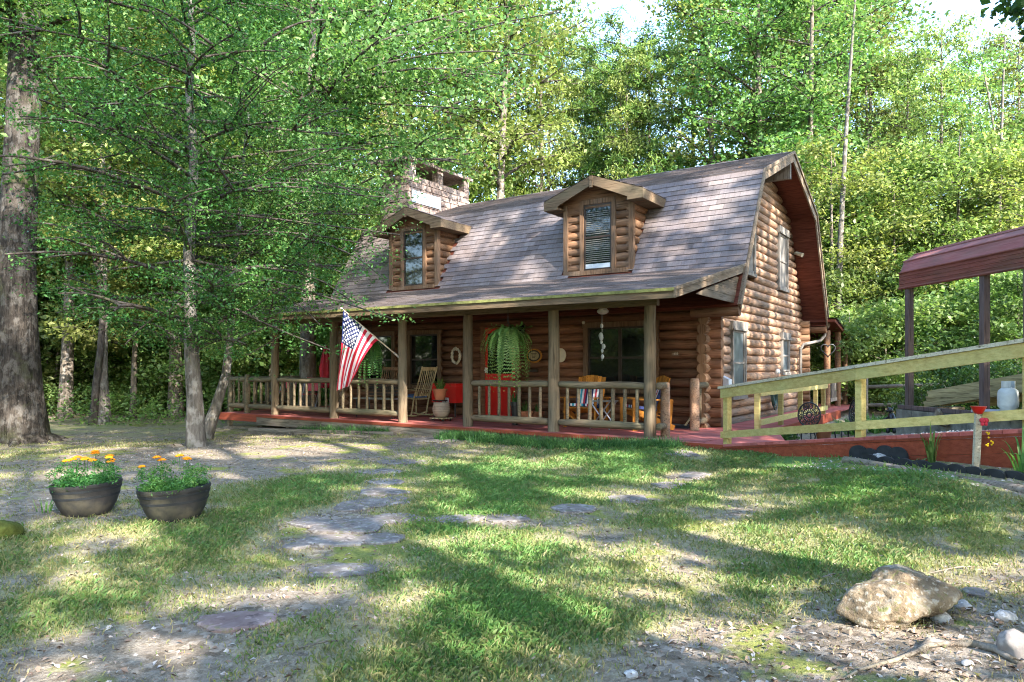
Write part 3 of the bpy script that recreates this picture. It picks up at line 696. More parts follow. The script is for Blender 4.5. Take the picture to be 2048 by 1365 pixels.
# deck: boards run along x
w = MB(); y = -0.22; i = 0
while y < 2.36:
    x = -11.46
    while x < 0.30:
        L = random.uniform(2.4, 4.0); x2 = min(0.30, x+L); w.box((x+0.002, y, -0.035), (x2-0.002, y+0.134, 0.0-random.uniform(0, 0.002)), random.random()); x = x2
    y += 0.14
y = 2.36
while y < 3.7:
    w.box((-11.46, y, -0.035), (-9.95, y+0.134, 0), random.random()); y += 0.14
w.build('porch_deck', M['deck'], house)
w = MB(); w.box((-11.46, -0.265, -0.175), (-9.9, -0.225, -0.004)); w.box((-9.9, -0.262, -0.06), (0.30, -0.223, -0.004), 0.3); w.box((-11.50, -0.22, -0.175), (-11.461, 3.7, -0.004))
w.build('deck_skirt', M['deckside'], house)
w = MB()
w.box((-9.9, -0.25, -0.24), (-7.6, -0.215, -0.062), 0.2); w.box((-7.598, -0.25, -0.26), (-4.0, -0.215, -0.062), 0.6); w.box((-11.3, -0.1, -0.8), (-11.2, 0.0, -0.04)); w.box((-9.0, -0.1, -0.8), (-8.9, 0.0, -0.04))
w.box((-11.3, 3.0, -0.8), (-11.2, 3.1, -0.04)); w.box((-11.4, -0.18, -0.17), (0.2, -0.14, -0.04)); w.build('deck_framing', M['timber'], house)
# walkway deck along the side wall
w = MB(); y = -0.22
while y < 9.4:
    x1 = 1.25 if y > 1.2 else 0.98+0.0*y
    w.box((0.304, y, -0.035), (x1, y+0.134, 0.002-random.uniform(0, 0.002)), random.random()); y += 0.14
w.build('side_deck', M['deck'], house)
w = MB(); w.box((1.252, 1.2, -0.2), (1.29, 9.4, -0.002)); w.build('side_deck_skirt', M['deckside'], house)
# rear porch roof and posts
w = MB(); w.prism([(-9.7, 10.3, 2.45), (-9.7, 12.6, 2.05), (-9.7, 12.6, 1.97), (-9.7, 10.3, 2.37)], (10.7, 0, 0)); w.build('rear_porch_roof', M['soffit'], house)
w = MB(); shingle_panel(w, -9.7, 1.04, (12.66, 2.055), (10.3, 2.475), 0.2, 0.02); w.build('rear_porch_shingles', M['shingle'], house)
for (x, y) in ((0.75, 10.55), (0.85, 11.6), (0.90, 12.45), (-2, 12.4), (-5, 12.4)):
    w = MB(); w.tube([(x, y, 0), (x, y, 2.15)], 0.085, 12, True, random.random(), 0.01); w.build('rear_post', M['logd'], house, 'auto')
w = MB(); y = 9.4
while y < 12.7: w.box((-2, y, -0.035), (1.3, y+0.134, 0.0), random.random()); y += 0.14
w.build('rear_deck', M['deck'], house)
w = MB(); w.beam((0.8, 10.7, 0.95), (0.85, 12.4, 0.95), 0.05, 0.09); w.beam((0.8, 10.7, 0.2), (0.85, 12.4, 0.2), 0.05, 0.09)
for y in np.arange(10.85, 12.3, 0.16): w.box((0.79, y, 0.2), (0.83, y+0.05, 0.93))
w.build('rear_railing', M['greywood'], house)

# dormers --------------------------------------------------------------
def dormer(cx):
    yf = 2.62; hw = 0.79; zb = 3.13; ze = 4.60; za = 5.06; ov = 0.30; yo = yf-ov
    op = (cx-0.40, cx+0.40)
    w = MB(); k = 0
    while zb+0.1+0.175*k < ze-0.02:
        z = zb+0.12+0.175*k; k += 1
        hs = [op] if z < 4.62 else []
        hx = hw-0.05 if z < ze-0.03 else hw*(za-z)/(za-ze)*0.8
        for a, b in cut(cx-hx, cx+hx, hs): w.tube([(a, yf+0.09, z), (b, yf+0.09, z)], 0.092, 12, True, random.random(), 0.01)
        if z < ze:
            yb = 2.13+(z-ZE)*0.583+0.15
            if yb > yf+0.15:
                for sx in (-1, 1): w.tube([(cx+sx*(hw-0.09), yf+0.02, z), (cx+sx*(hw-0.09), yb, z)], 0.092, 12, True, random.random(), 0.01)
    w.box((cx-hw+0.12, yf+0.1, zb), (cx+hw-0.12, 3.6, ze+0.1))
    w.prism([(cx-hw-0.28, yf-0.005, ze-0.1), (cx+hw+0.28, yf-0.005, ze-0.1), (cx+hw+0.28, yf-0.005, ze+0.06), (cx, yf-0.005, za+0.02), (cx-hw-0.28, yf-0.005, ze+0.06)], (0, 0.05, 0), 0.25)
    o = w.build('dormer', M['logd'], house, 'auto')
    for sx in (-1, 1):
        w = MB(); xa, xb = sorted((cx+sx*(hw+0.03), cx+sx*(hw-0.07))); w.box((xa, yf-0.035, zb-0.02), (xb, yf+0.07, ze+0.02)); w.build('corner_trim', M['trimz'], o)
    w = MB(); t = 0.09
    w.box((op[0]-0.02, yf-0.03, zb), (op[0]+t-0.02, yf+0.1, 4.58)); w.box((op[1]-t+0.02, yf-0.03, zb), (op[1]+0.02, yf+0.1, 4.58)); w.box((cx-hw+0.07, yf-0.04, zb-0.04), (cx+hw-0.07, yf+0.08, zb+0.055)); w.box((op[0]-0.02, yf-0.028, 4.581), (op[1]+0.02, yf+0.1, 4.68))
    w.build('window_casing', M['trimz'], o)
    w = MB(); a, b, z0, z1 = op[0]+t-0.018, op[1]-t+0.018, zb+0.058, 4.575; f = 0.035; zm = z0+(z1-z0)*0.5
    for q in ((a, a+f, z0, z1), (b-f, b, z0, z1), (a+f, b-f, z0, z0+f), (a+f, b-f, z1-f, z1), (a+f, b-f, zm-0.022, zm+0.022)): w.box((q[0], yf-0.01, q[2]), (q[1], yf+0.04, q[3]))
    w.build('window_sash', M['brownmetal'], o)
    w = MB(); w.quad((a+f, yf+0.01, z0+f), (b-f, yf+0.01, z0+f), (b-f, yf+0.01, z1-f), (a+f, yf+0.01, z1-f)); w.build('window_pane', M['glass'], o)
    if cx > -5:
        w = MB(); w.box((a+f, yf+0.001, z0+f), (b-f, yf+0.008, z0+0.13)); w.box((a+f+0.02, yf-0.004, z0+f+0.01), (a+0.2, yf+0.0005, z0+0.11)); w.build('window_filler', M['galv'], o)
        w = MB()
        for i in range(26):
            z = z0+0.17+i*0.042
            if abs(z-zm) < 0.03 or z > z1-0.06: continue
            w.box((a+f+0.002, yf+0.002, z), (b-f-0.002, yf+0.008, z+0.012), random.random())
        w.build('window_blind', M['blind'], o)
    # roof
    E = hw+0.36; zl = ze+0.10; sl = (za+0.06-zl)/E
    w = MB()
    for sx in (-1, 1):
        nr = 7
        for i in range(nr):
            t0, t1 = i/nr, (i+1.06)/nr
            xa, za_ = cx+sx*E*(1-t0), zl+sl*E*t0; xb, zb_ = cx+sx*E*(1-min(t1, 1)), zl+sl*E*min(t1, 1)
            ya = yo
            while ya < 4.1:
                y2 = ya+0.3
                def yend(z): return 2.13+(z-ZE)*0.583+0.05 if z < ZK else YC-WK+(z-ZK)/(ZR-ZK)*WK+0.05
                ye = yend(za_)
                if ya < ye:
                    yy = min(y2, ye); r = random.random(); l = 0.012
                    w.add([(xa, ya, za_), (xa, yy, za_), (xa, yy, za_+l), (xa, ya, za_+l), (xb, yy, zb_+0.004), (xb, ya, zb_+0.004)], [(0, 1, 2, 3), (3, 2, 4, 5)], r)
                ya = y2+0.005
    w.build('dormer_roof', M['shingle'], o)
    w = MB()
    for sx in (-1, 1):
        P = lambda x, z, y: (cx+sx*x, y, z)
        # slab under shingles
        w.prism([P(0, za+0.055, yo+0.02), P(E-0.01, zl-0.004, yo+0.02), P(E-0.01, zl-0.05, yo+0.02), P(0, za+0.0, yo+0.02)], (0, 1.2, 0))
    w.build('dormer_soffit', M['soffit'], o)
    w = MB()
    for sx in (-1, 1):
        P = lambda x, z, y=yo: (cx+sx*x, y, z)
        w.prism([P(0.0, za+0.05), P(E, zl-0.006), P(E, zl-0.20), P(E-0.34, zl-0.20), P(E-0.34, zl-0.20+0.07), P(0.0, za-0.14)], (0, 0.035, 0), 0.6+sx*0.2)
        xa, xb = sorted((cx+sx*E, cx+sx*(E-0.03))); 
        ye = 2.13+(zl-0.1-ZE)*0.583+0.05
        w.prism([(xa, yo+0.036, zl-0.01), (xa, ye, zl-0.01), (xa, ye-0.1, zl-0.2), (xa, yo+0.036, zl-0.2)], (xb-xa, 0, 0), 0.7)
        xa, xb = sorted((cx+sx*(E-0.031), cx+sx*(hw-0.02))); w.prism([(xa, yo+0.036, zl-0.17), (xa, ye, zl-0.17), (xa, ye-0.02, zl-0.195), (xa, yo+0.036, zl-0.195)], (xb-xa, 0, 0), 0.2)
    w.box((cx-0.035, yo-0.02, za-0.20), (cx+0.035, yo-0.001, za+0.04), 0.9)
    w.build('dormer_fascia', M['trimx'], o)
    return o
for cx, _ in DX: dormer(cx)

# chimney ---------------------------------------------------------------
def stone_wall(mb, o, ux, uy, L, H, course=0.17, th=0.06):
    o = np.array(o, float); ux = np.array(ux, float); uy = np.array(uy, float); z = 0
    while z < H-0.02:
        h = min(course*random.uniform(0.8, 1.2), H-z); u = 0
        while u < L-0.01:
            wd = min(random.uniform(0.2, 0.5), L-u)
            if L-u-wd < 0.12: wd = L-u
            g = 0.010; q = random.uniform(0.0, 0.025)
            a = o+ux*(u+g)+np.array([0, 0, z+g]); b = o+ux*(u+wd-g)+np.array([0, 0, z+g]); up = np.array([0, 0, h-2*g])
            mb.prism([a+uy*q, b+uy*q, b+up+uy*q, a+up+uy*q], uy*(-th), random.random()); u += wd
        z += h
cy0, cy1, cxr, cxl, cz0, cz1 = 4.0, 6.75, -8.95, -10.0, 4.4, 6.55
w = MB(); w.box((cxl+0.03, cy0+0.03, cz0), (cxr-0.03, cy1-0.03, cz1-0.01))
ch0 = w.build('chimney', M['chimstone'], house)
w = MB(); stone_wall(w, (cxr, cy0, cz0), (0, 1, 0), (1, 0, 0), cy1-cy0, cz1-cz0); stone_wall(w, (cxl, cy0, cz0), (1, 0, 0), (0, -1, 0), cxr-cxl, cz1-cz0); stone_wall(w, (cxl, cy0, cz0), (0, 1, 0), (-1, 0, 0), cy1-cy0, cz1-cz0)
w.build('stonework', M['chimstone'], ch0)
for (a, b) in ((cy0, cy0+0.3), (5.25, 5.5), (cy1-0.25, cy1)):
    w = MB(); w.box((cxr-0.2, a+0.002, cz1), (cxr+0.012, b, 6.93)); w.build('cap_pillar', M['chimstone'], ch0); w = MB(); w.box((cxl, a+0.002, cz1), (cxl+0.2, b, 6.93)); w.build('cap_pillar', M['chimstone'], ch0)
w = MB(); w.prism([(cxr+0.08, cy0-0.1, 6.93), (cxr+0.08, cy1+0.12, 6.93), (cxr+0.08, cy1+0.12, 7.0), (cxr+0.08, cy0-0.1, 7.03)], (cxl-cxr-0.16, 0, 0)); w.build('cap_slab', M['chimstone'], ch0)
w = MB(); w.box((cxr+0.03, cy0+0.1, 5.78), (cxr+0.05, 5.35, 6.12)); w.build('flashing', M['galv'], ch0)
# ------------------------------------------------------------------ foliage builders
def unit(a): return a/(np.linalg.norm(a, axis=-1, keepdims=True)+1e-9)
def leaf_quads(C, size, tilt=0.7, wr=0.6, cup=0.15, up=(0, 0, 1), svar=0.5):
    n = len(C); nn = unit(np.array(up)+rng.normal(0, tilt, (n, 3)))
    t = unit(np.cross(nn, rng.normal(0, 1, (n, 3)))); b = np.cross(nn, t)
    s = (size*rng.uniform(1-svar, 1+svar, n))[:, None]
    P0 = C-t*s*0.5; P2 = C+t*s*0.5-nn*s*cup; P1 = C+b*s*wr*0.5+nn*s*cup*0.3; P3 = C-b*s*wr*0.5+nn*s*cup*0.3
    return np.stack([P0, P1, P2, P3], 1).reshape(-1, 3)
def spray(centers, per, sig, sigz, jitter_r=0.25):
    k = len(centers); idx = np.repeat(np.arange(k), per)
    P = centers[idx]+np.stack([rng.normal(0, 1, len(idx))*sig, rng.normal(0, 1, len(idx))*sig, rng.normal(0, 1, len(idx))*sigz], 1)
    cb = rng.uniform(0.2, 0.8, k)
    r = np.clip(cb[idx]+rng.normal(0, jitter_r, len(idx)), 0, 1)
    return P, r
def bez(a, b, c, n):
    t = np.linspace(0, 1, n)[:, None]; return (1-t)**2*a+2*t*(1-t)*b+t*t*c
def make_tree(H, h0, R, nl, per, size, sig, rt=0.2, lean=(0, 0), prof='oval', clus=7, droop=0.0, tilt=0.7, sub=3, targets=(), flare=1.25, trunk_pts=None, rise=0.35, needle=False, wr=0.6, sigz=None, seg=9):
    """returns trunk builder, leaf centres, rnd -- all around the origin"""
    tb = MB(); tb.rnd = random.random()
    n = 12
    if trunk_pts is None:
        ph = random.uniform(0, 6); trunk_pts = [np.array([lean[0]*t+0.12*rt*5*math.sin(ph+3*t)*t, lean[1]*t+0.12*rt*5*math.cos(ph+2.3*t)*t, H*t*0.97]) for t in np.linspace(0, 1, n)]
        trunk_pts[0][2] = -0.3
    trunk_pts = [np.array(p, float) for p in trunk_pts]
    ts = np.linspace(0, 1, len(trunk_pts))
    def rr(t, z): return rt*(1-0.88*t)*(1+(flare-1)*math.exp(-max(0, z)*2.2))+0.01
    tb.tube(trunk_pts, [rr(t, p[2]) for t, p in zip(ts, trunk_pts)], 12, False, None, 0.03)
    tb.mi = 1
    TP = np.array(trunk_pts)
    def trunk_at(z):
        return np.array([np.interp(z, TP[:, 2], TP[:, 0]), np.interp(z, TP[:, 2], TP[:, 1]), z])
    def R_at(z):
        t = (z-h0)/(H-h0)
        if prof == 'oval': return R*math.sqrt(max(0.03, 1-(2*t-0.85)**2/1.35**2)) if t < 0.95 else R*0.35
        if prof == 'cone': return R*(1.05-t*0.85)
        return R*(0.6+0.4*math.sin(PI*t))
    cs = []
    def limb(a, b, r):
        d = b-a; L = np.linalg.norm(d); mid = (a+b)/2+np.array([random.uniform(-.2, .2), random.uniform(-.2, .2), random.uniform(-0.04, 0.2)+droop*0.5])*L
        pts = bez(a, mid, b, 6); tb.tube(list(pts), [r*(1-0.8*i/5)+0.006 for i in range(6)], 5 if r < 0.06 else 7, False)
        return pts
    for i in range(nl):
        t = (i+random.random())/nl; z0 = h0+(H-h0)*t*0.93; a = trunk_at(max(0.3, z0-R*0.25*rise)); Rz = R_at(z0)*random.uniform(0.65, 1.1)
        an = i*2.399+random.uniform(-.5, .5)
        b = a+np.array([math.cos(an)*Rz, math.sin(an)*Rz, Rz*rise*random.uniform(0.3, 1.2)-droop*Rz]); b[2] = min(b[2], H)
        pts = limb(a, b, rt*0.32*(1-0.6*t))
        for f in np.linspace(0.35, 1, clus): cs.append(bez(pts[0], pts[2], pts[-1], 21)[int(f*20)]+np.array([random.gauss(0, .12), random.gauss(0, .12), random.gauss(0, .08)])*R*0.4)
        for _ in range(sub+1):
            f = random.uniform(0.3, 0.9); q = pts[int(f*5)]; a2 = an+random.choice((-1, 1))*random.uniform(0.5, 1.2); L2 = Rz*random.uniform(0.3, 0.55)
            e = q+np.array([math.cos(a2)*L2, math.sin(a2)*L2, L2*random.uniform(-0.15, 0.5)-droop*L2])
            p2 = limb(q, e, rt*0.13)
            for f in np.linspace(0.4, 1, max(2, clus//2)): cs.append(bez(p2[0], p2[2], p2[-1], 11)[int(f*10)]+np.array([random.gauss(0, .06), random.gauss(0, .06), random.gauss(0, .04)])*R*0.4)
    for (a, b, m_) in targets:
        pts = limb(np.array(a, float), np.array(b, float), rt*0.16)
        for f in np.linspace(0.3, 1, m_): cs.append(bez(pts[0], pts[2], pts[-1], 21)[int(f*20)]+np.random.normal(0, .1, 3))
    cs = np.array(cs)
    P, r = spray(cs, per, sig, sigz if sigz else sig*0.42)
    return tb, P, r
def needles(C, per, L, wd):
    idx = np.repeat(np.arange(len(C)), per); n = len(idx)
    d = unit(rng.normal(0, 1, (n, 3))+np.array([0, 0, 0.5])); s = unit(np.cross(d, rng.normal(0, 1, (n, 3))))*wd/2
    a = C[idx]; b = a+d*L*rng.uniform(0.7, 1.1, n)[:, None]
    return np.stack([a-s*0.4, a+s*0.4, b+s, b-s], 1).reshape(-1, 3)

def tree_thing(name, loc, label, tb, V, r, bark, leaf, group=None, cat='tree', crown_kind=None):
    o = thing(name, loc, label, cat, group); ORG[o.name] = np.zeros(3)
    tb.build('trunk', [bark, M['limb']], o, True)
    c = np_mesh('crown', V, 4, leaf, r, o)
    return o

# ------------------------------------------------------------------ woodland behind the house
variants = {}
def variant(key, **kw):
    size = kw.pop('leafsize'); wr = kw.get('wr', 0.6); tilt = kw.get('tilt', 0.7); bark = kw.pop('bark', M['bark3']); leaf = kw.pop('leaf', M['leafbg'])
    name = kw.pop('name', 'forest_tree'); pine = kw.get('needle', False)
    tb, P, r = make_tree(size=size, **kw)
    if pine:
        V = needles(P, 9, 0.26, 0.035); r = np.repeat(r, 9)
    else: V = leaf_quads(P, size, tilt, wr)
    variants[key] = (name, tb, V, r, bark, leaf)
variant('A1', H=21, h0=6, R=4.6, nl=36, per=24, leafsize=0.18, sig=0.46, rt=0.27, clus=7, sub=3)
variant('A2', H=20, h0=4.5, R=5.2, nl=36, per=24, leafsize=0.18, sig=0.48, rt=0.3, clus=7, sub=3, lean=(0.8, 0.4))
variant('B1', H=20, h0=5.5, R=2.9, nl=34, per=23, leafsize=0.17, sig=0.38, rt=0.2, clus=6, sub=2)
variant('B2', H=20, h0=8, R=3.2, nl=30, per=23, leafsize=0.17, sig=0.40, rt=0.22, clus=6, sub=2, lean=(-0.7, 0.5))
variant('C1', H=10, h0=1.6, R=3.0, nl=26, per=32, leafsize=0.14, sig=0.36, rt=0.1, clus=6, sub=2, rise=0.2, leaf=M['leafbg'])
variant('C2', H=9, h0=2.2, R=3.4, nl=24, per=32, leafsize=0.15, sig=0.36, rt=0.09, clus=6, sub=2, rise=0.1, lean=(0.8, -0.5), sigz=0.09)
variant('D1', H=4.2, h0=0.3, R=1.7, nl=20, per=50, leafsize=0.12, sig=0.26, rt=0.03, clus=5, sub=1, rise=0.3, name='understory_sapling', leaf=M['leafbg'])
variant('D2', H=3.2, h0=0.2, R=1.9, nl=20, per=50, leafsize=0.12, sig=0.28, rt=0.03, clus=5, sub=1, rise=0.3, name='understory_sapling', leaf=M['leafbg'])
variant('P1', H=17, h0=8, R=2.5, nl=24, per=5, leafsize=0.2, sig=0.26, rt=0.17, clus=5, sub=3, name='pine_tree', leaf=M['needle'], needle=True, sigz=0.14)
protos = {}
LAND = [(-200, 'far left edge beyond the big oak'), (0, 'behind the big oak trunk'), (90, 'just right of the big oak trunk'), (160, 'left of the twin trunk'), (230, 'right of the twin trunk'),
        (310, 'left of the lichened trunk'), (380, 'behind the lichened trunk'), (440, 'behind the leaning trunk'), (500, 'beyond the deck end'),
        (570, 'beyond the leftmost porch posts'), (640, 'above the flag'), (710, 'left of the left dormer'), (780, 'above the left dormer'), (850, 'behind the chimney'), (930, 'right of the chimney'),
        (1010, 'above the roof midway between the dormers'), (1090, 'just left of the right dormer'), (1170, 'above the right dormer'), (1250, 'in the sky gap'),
        (1330, 'right of the sky gap'), (1410, 'just right of the right dormer'), (1490, 'above the ridge near the gable peak'), (1570, 'behind the gable peak'), (1650, 'right of the gable roof edge'),
        (1720, 'above the rear porch roof'), (1780, 'left of the carport roof corner'), (1840, 'behind the first carport post'), (1900, 'between the carport posts'), (1960, 'behind the second carport post'), (2020, 'right of the carport posts'), (2100, 'at the far right edge')]
_used = {}
def forest(key, px, d, s, rz=None, lab=None):
    name, tb, V, r, bark, leaf = variants[key]
    p = at_d(px, 733, d); z = float(gz(p[0], p[1])); loc = (p[0], p[1], z)
    rz = random.uniform(0, 6.28) if rz is None else rz
    ph = min(LAND, key=lambda q: abs(q[0]-px))[1]
    kind = {'A': 'tall spreading oak', 'B': 'tall slender tree', 'C': 'mid-height leafy tree', 'D': 'low green sapling', 'P': 'tall loose pine'}[key[0]]
    row = 'at the edge of the woods' if d < 25 else ('some way into the woods' if d < 33 else ('deep in the woods' if d < 41 else 'farthest back'))
    l = lab or f'{kind} {row}, {ph}'
    k = _used.get(l, 0); _used[l] = k+1
    grp = {'A': 'oaks of the surrounding woods', 'B': 'slender trees of the surrounding woods', 'C': 'mid-height trees of the surrounding woods', 'D': 'saplings along the edge of the woods', 'P': 'pines behind the house'}[key[0]]
    if k: l = l.replace(kind, ['', 'second '+kind, 'third '+kind, 'fourth '+kind][min(k, 3)])
    sc = s if isinstance(s, tuple) else (s, s, s)
    if key not in protos:
        o = tree_thing(name, (0, 0, 0), l, tb, V, r, bark, leaf, grp); protos[key] = o
        o.location = loc; o.rotation_euler = (0, 0, rz); o.scale = sc
    else: o = copy_thing(protos[key], loc, rz, sc, l, grp)
    return o
def top_y(px):
    xs = [-400, 1080, 1135, 1180, 1330, 1375, 1750, 1785, 1845, 1895, 1930, 2010, 2060, 2500]
    ys = [-260, -240, 60, 110, 110, -120, -120, 115, 60, 10, 100, 100, 40, -100]
    return float(np.interp(px, xs, ys))
HT = {'A1': 21, 'A2': 20, 'B1': 20, 'B2': 20, 'C1': 10, 'C2': 9, 'D1': 4.2, 'D2': 3.2, 'P1': 17}
def fh(key, px, d, lab=None, mul=1.0, nar=1.0):
    H = (1.15+(733-top_y(px))/1412*d+0.4)*mul; s = H/HT[key]; sr = max(0.75, min(1.15, s))
    return forest(key, px, d, (sr*nar, sr*nar, s), None, lab)
# (px, distance) rows
for key, px, d in [('B1', -90, 21), ('A1', 60, 27), ('B2', 130, 22), ('A2', 215, 33), ('B1', 300, 25), ('B2', 250, 40), ('A1', 395, 31), ('B2', 470, 27), ('A2', 560, 36), ('B1', 610, 28), ('A1', 690, 33),
                   ('B1', 20, 36), ('A2', -150, 34), ('B2', 345, 43), ('A1', 150, 44), ('B1', 510, 45),
                   ('A2', 790, 31), ('A1', 900, 34), ('B2', 985, 30), ('A1', 1020, 38), ('B1', 1085, 35), ('B2', 1215, 38), ('B1', 1275, 41), ('B2', 1160, 44), ('A2', 860, 44), ('B1', 1255, 33),
                   ('A1', 1520, 31), ('B1', 1385, 35), ('A2', 1590, 34), ('B2', 1440, 33), ('B2', 1620, 29), ('A1', 1660, 34), ('B1', 1740, 30), ('A2', 1500, 43), ('B2', 1650, 43), ('B1', 1880, 27), ('A1', 1850, 38), ('B2', 1960, 31), ('B1', 2040, 27), ('A2', 2130, 33), ('B2', 1990, 42), ('B1', 1790, 42), ('A1', 2240, 30), ('B2', 1815, 29)]:
    fh(key, px, d, nar=0.68 if (1060 < px < 1420 or px > 1700) else 1.0)
for px, d, s in [(1245, 35, 1.07), (1300, 34, 1.0), (1195, 37, 1.02), (1785, 36, 0.86), (1095, 36, 1.0)]:
    forest('P1', px, d, (s, s, s*1.02))
for key, px, d in [('C1', -60, 23), ('C2', 110, 25), ('C1', 175, 30), ('C2', 265, 21.5), ('C1', 330, 28), ('C2', 430, 24), ('C1', 500, 33), ('C2', 575, 26), ('C1', 640, 30), ('C2', 60, 33), ('C1', 545, 22.5),
                   ('C2', 740, 34), ('C1', 960, 33), ('C2', 1150, 31), ('C1', 1330, 34), ('C1', 1665, 25), ('C2', 1725, 27), ('C1', 1790, 25), ('C2', 1850, 28), ('C1', 1915, 24.5), ('C2', 1985, 27), ('C1', 2060, 23.5), ('C2', 1690, 34), ('C1', 1880, 34), ('C2', 2150, 26), ('C1', 1960, 36), ('C1', 1500, 38), ('C2', 680, 38), ('C1', 400, 38)]:
    s = random.uniform(0.8, 1.15); forest(key, px, d, s)
for it in [('D1', -30, 22), ('D2', 95, 24), ('D1', 150, 27), ('D2', 215, 29), ('D1', 262, 26), ('D2', 318, 24), ('D1', 372, 30), ('D2', 455, 27), ('D1', 490, 23.5), ('D2', 560, 25), ('D1', 620, 27), ('D2', 668, 24), ('D1', 420, 33), ('D2', 180, 34), ('D1', 80, 32), ('D2', 290, 34), ('D1', 530, 32),
                   ('D2', 60, 27, 2.0), ('D1', 120, 29, 2.3), ('D2', 168, 25, 1.7), ('D1', 240, 30, 2.2), ('D2', 290, 27, 1.9), ('D1', 345, 25.5, 1.7), ('D2', 405, 29, 2.2), ('D1', 470, 25, 1.6), ('D2', 520, 30, 2.3), ('D1', 585, 28, 2.0), ('D2', 645, 29, 2.0), ('D2', -20, 26, 2.0), ('D1', 200, 26.5, 1.5), ('D2', 440, 23, 1.2), ('D1', 20, 30, 2.2),
                   ('D1', 1640, 24), ('D2', 1700, 22), ('D1', 1735, 25), ('D2', 1772, 21.5), ('D1', 1830, 24), ('D2', 1880, 22), ('D1', 1930, 25), ('D2', 1975, 22), ('D1', 2035, 20), ('D2', 1760, 28), ('D1', 1690, 28), ('D2', 2090, 23)]:
    forest(it[0], it[1], it[2], it[3] if len(it) > 3 else random.uniform(0.75, 1.2))
# extra bare trunks seen in the woods
tb = MB(); ph = 1.3
for i, (px, d, r, H, ln) in enumerate([(105, 24, 0.06, 11, 0.8), (285, 27, 0.07, 12, -0.6), (330, 23, 0.05, 9, 0.5), (250, 31, 0.09, 14, 0.3), (590, 29, 0.07, 12, 0.4), (1676, 24, 0.13, 14, 0.5), (1742, 29, 0.12, 15, -0.3), (1995, 24, 0.10, 12, 0.2), (2030, 25, 0.09, 12, -1.0), (155, 36, 0.1, 15, 0.5), (1900, 31, 0.1, 14, 0.6)]):
    p = at_d(px, 733, d); g = float(gz(p[0], p[1]))
    o = thing('forest_tree', (0, 0, 0), f'thin bare-stemmed tree in the woods {min(LAND, key=lambda q: abs(q[0]-px))[1]}', 'tree', 'thin trees of the surrounding woods')
    w = MB(); w.tube([(ln*t*t, 0.3*math.sin(3*t+i), H*t-0.2*(t == 0)) for t in np.linspace(0, 1, 9)], [r*(1-0.75*t) for t in np.linspace(0, 1, 9)], 8, False); w.build('trunk', M['bark2'] if i % 2 else M['bark3'], o, True)
    cs = np.array([[ln+random.gauss(0, 0.9), random.gauss(0, 0.9), H*random.uniform(0.72, 1.02)] for _ in range(22)]); P, rr_ = spray(cs, 45, 0.3, 0.13)
    np_mesh('crown', leaf_quads(P, 0.13), 4, M['leafbg'], rr_, o)
    o.location = (p[0], p[1], g)
# far woods closing the view, and low growth on the forest floor
n = 1500; a = np.linspace(-0.95, 0.98, n)+rng.normal(0, 0.01, n); d = rng.uniform(47, 62, n)
zt = np.array([1.15+(733-max(top_y(CX+F*t)+190, 430))/1412*dd for t, dd in zip(a, d)]); zz = rng.uniform(0, 1, n)**0.85*zt
C = CAM[None, :]*[1, 1, 0]+(FW[None, :]+RT[None, :]*a[:, None])*d[:, None]; C[:, 2] = zz-0.3
P, r = spray(C, 40, 1.15, 0.65); fo_ = np_mesh('far_woods', leaf_quads(P, 0.42), 4, M['leafbg'], r); tag(fo_, 'distant leafy woods closing the view behind the nearer trees', 'woods', kind='stuff')
n = 4200; t = rng.uniform(-0.85, 0.85, n); d = rng.uniform(18.5, 44, n); P0 = CAM[None, :]*[1, 1, 0]+(FW[None, :]+RT[None, :]*t[:, None])*d[:, None]
keep = ~((P0[:, 0] > -12.6) & (P0[:, 0] < 5.5) & (P0[:, 1] < 15.5)) & (wob(P0[:, 0], P0[:, 1], 1.5) > -0.15); P0 = P0[keep]
P0[:, 2] = gz(P0[:, 0], P0[:, 1])+rng.uniform(0.08, 1.0, len(P0))**1.3
P, r = spray(P0, 26, 0.34, 0.12); uo = np_mesh('undergrowth', leaf_quads(P, 0.10, 0.6), 4, M['leafbg'], r); tag(uo, 'low green undergrowth spread over the forest floor', 'undergrowth', kind='stuff')

# ------------------------------------------------------------------ yard trees
def px_path(lst, ext=None):
    return [at_d(px, py, d) for px, py, d in lst]
def place_tree(name, label, base, group, bark, leaf, leafsize, wr=0.6, tilt=0.7, **kw):
    tb, P, r = make_tree(size=leafsize, **kw)
    return tree_thing(name, base, label, tb, leaf_quads(P, leafsize, tilt, wr), r, bark, leaf, group)
# big oak, far left
b = on_ground(38, 885); D0 = depth(b[0], b[1])
tp = [at_d(x, y, D0)-b for x, y in [(40, 905), (40, 870), (37, 780), (34, 650), (33, 520), (38, 380), (46, 240), (50, 110), (50, -30), (52, -250), (55, -500)]]
tb, P, r = make_tree(H=tp[-1][2], h0=8.6, R=3.6, nl=16, per=60, size=0.13, sig=0.36, trunk_pts=tp, rt=0.36, flare=2.0, clus=6, sub=3,
    targets=[(at_d(75, 55, D0)-b, at_d(260, 5, D0-0.8)-b, 6), (at_d(60, 150, D0)-b, at_d(185, 60, D0-.5)-b, 4), (at_d(25, 100, D0)-b, at_d(-120, 20, D0-1)-b, 5), (at_d(60, 350, D0)-b, at_d(125, 310, D0-1.0)-b, 2)])
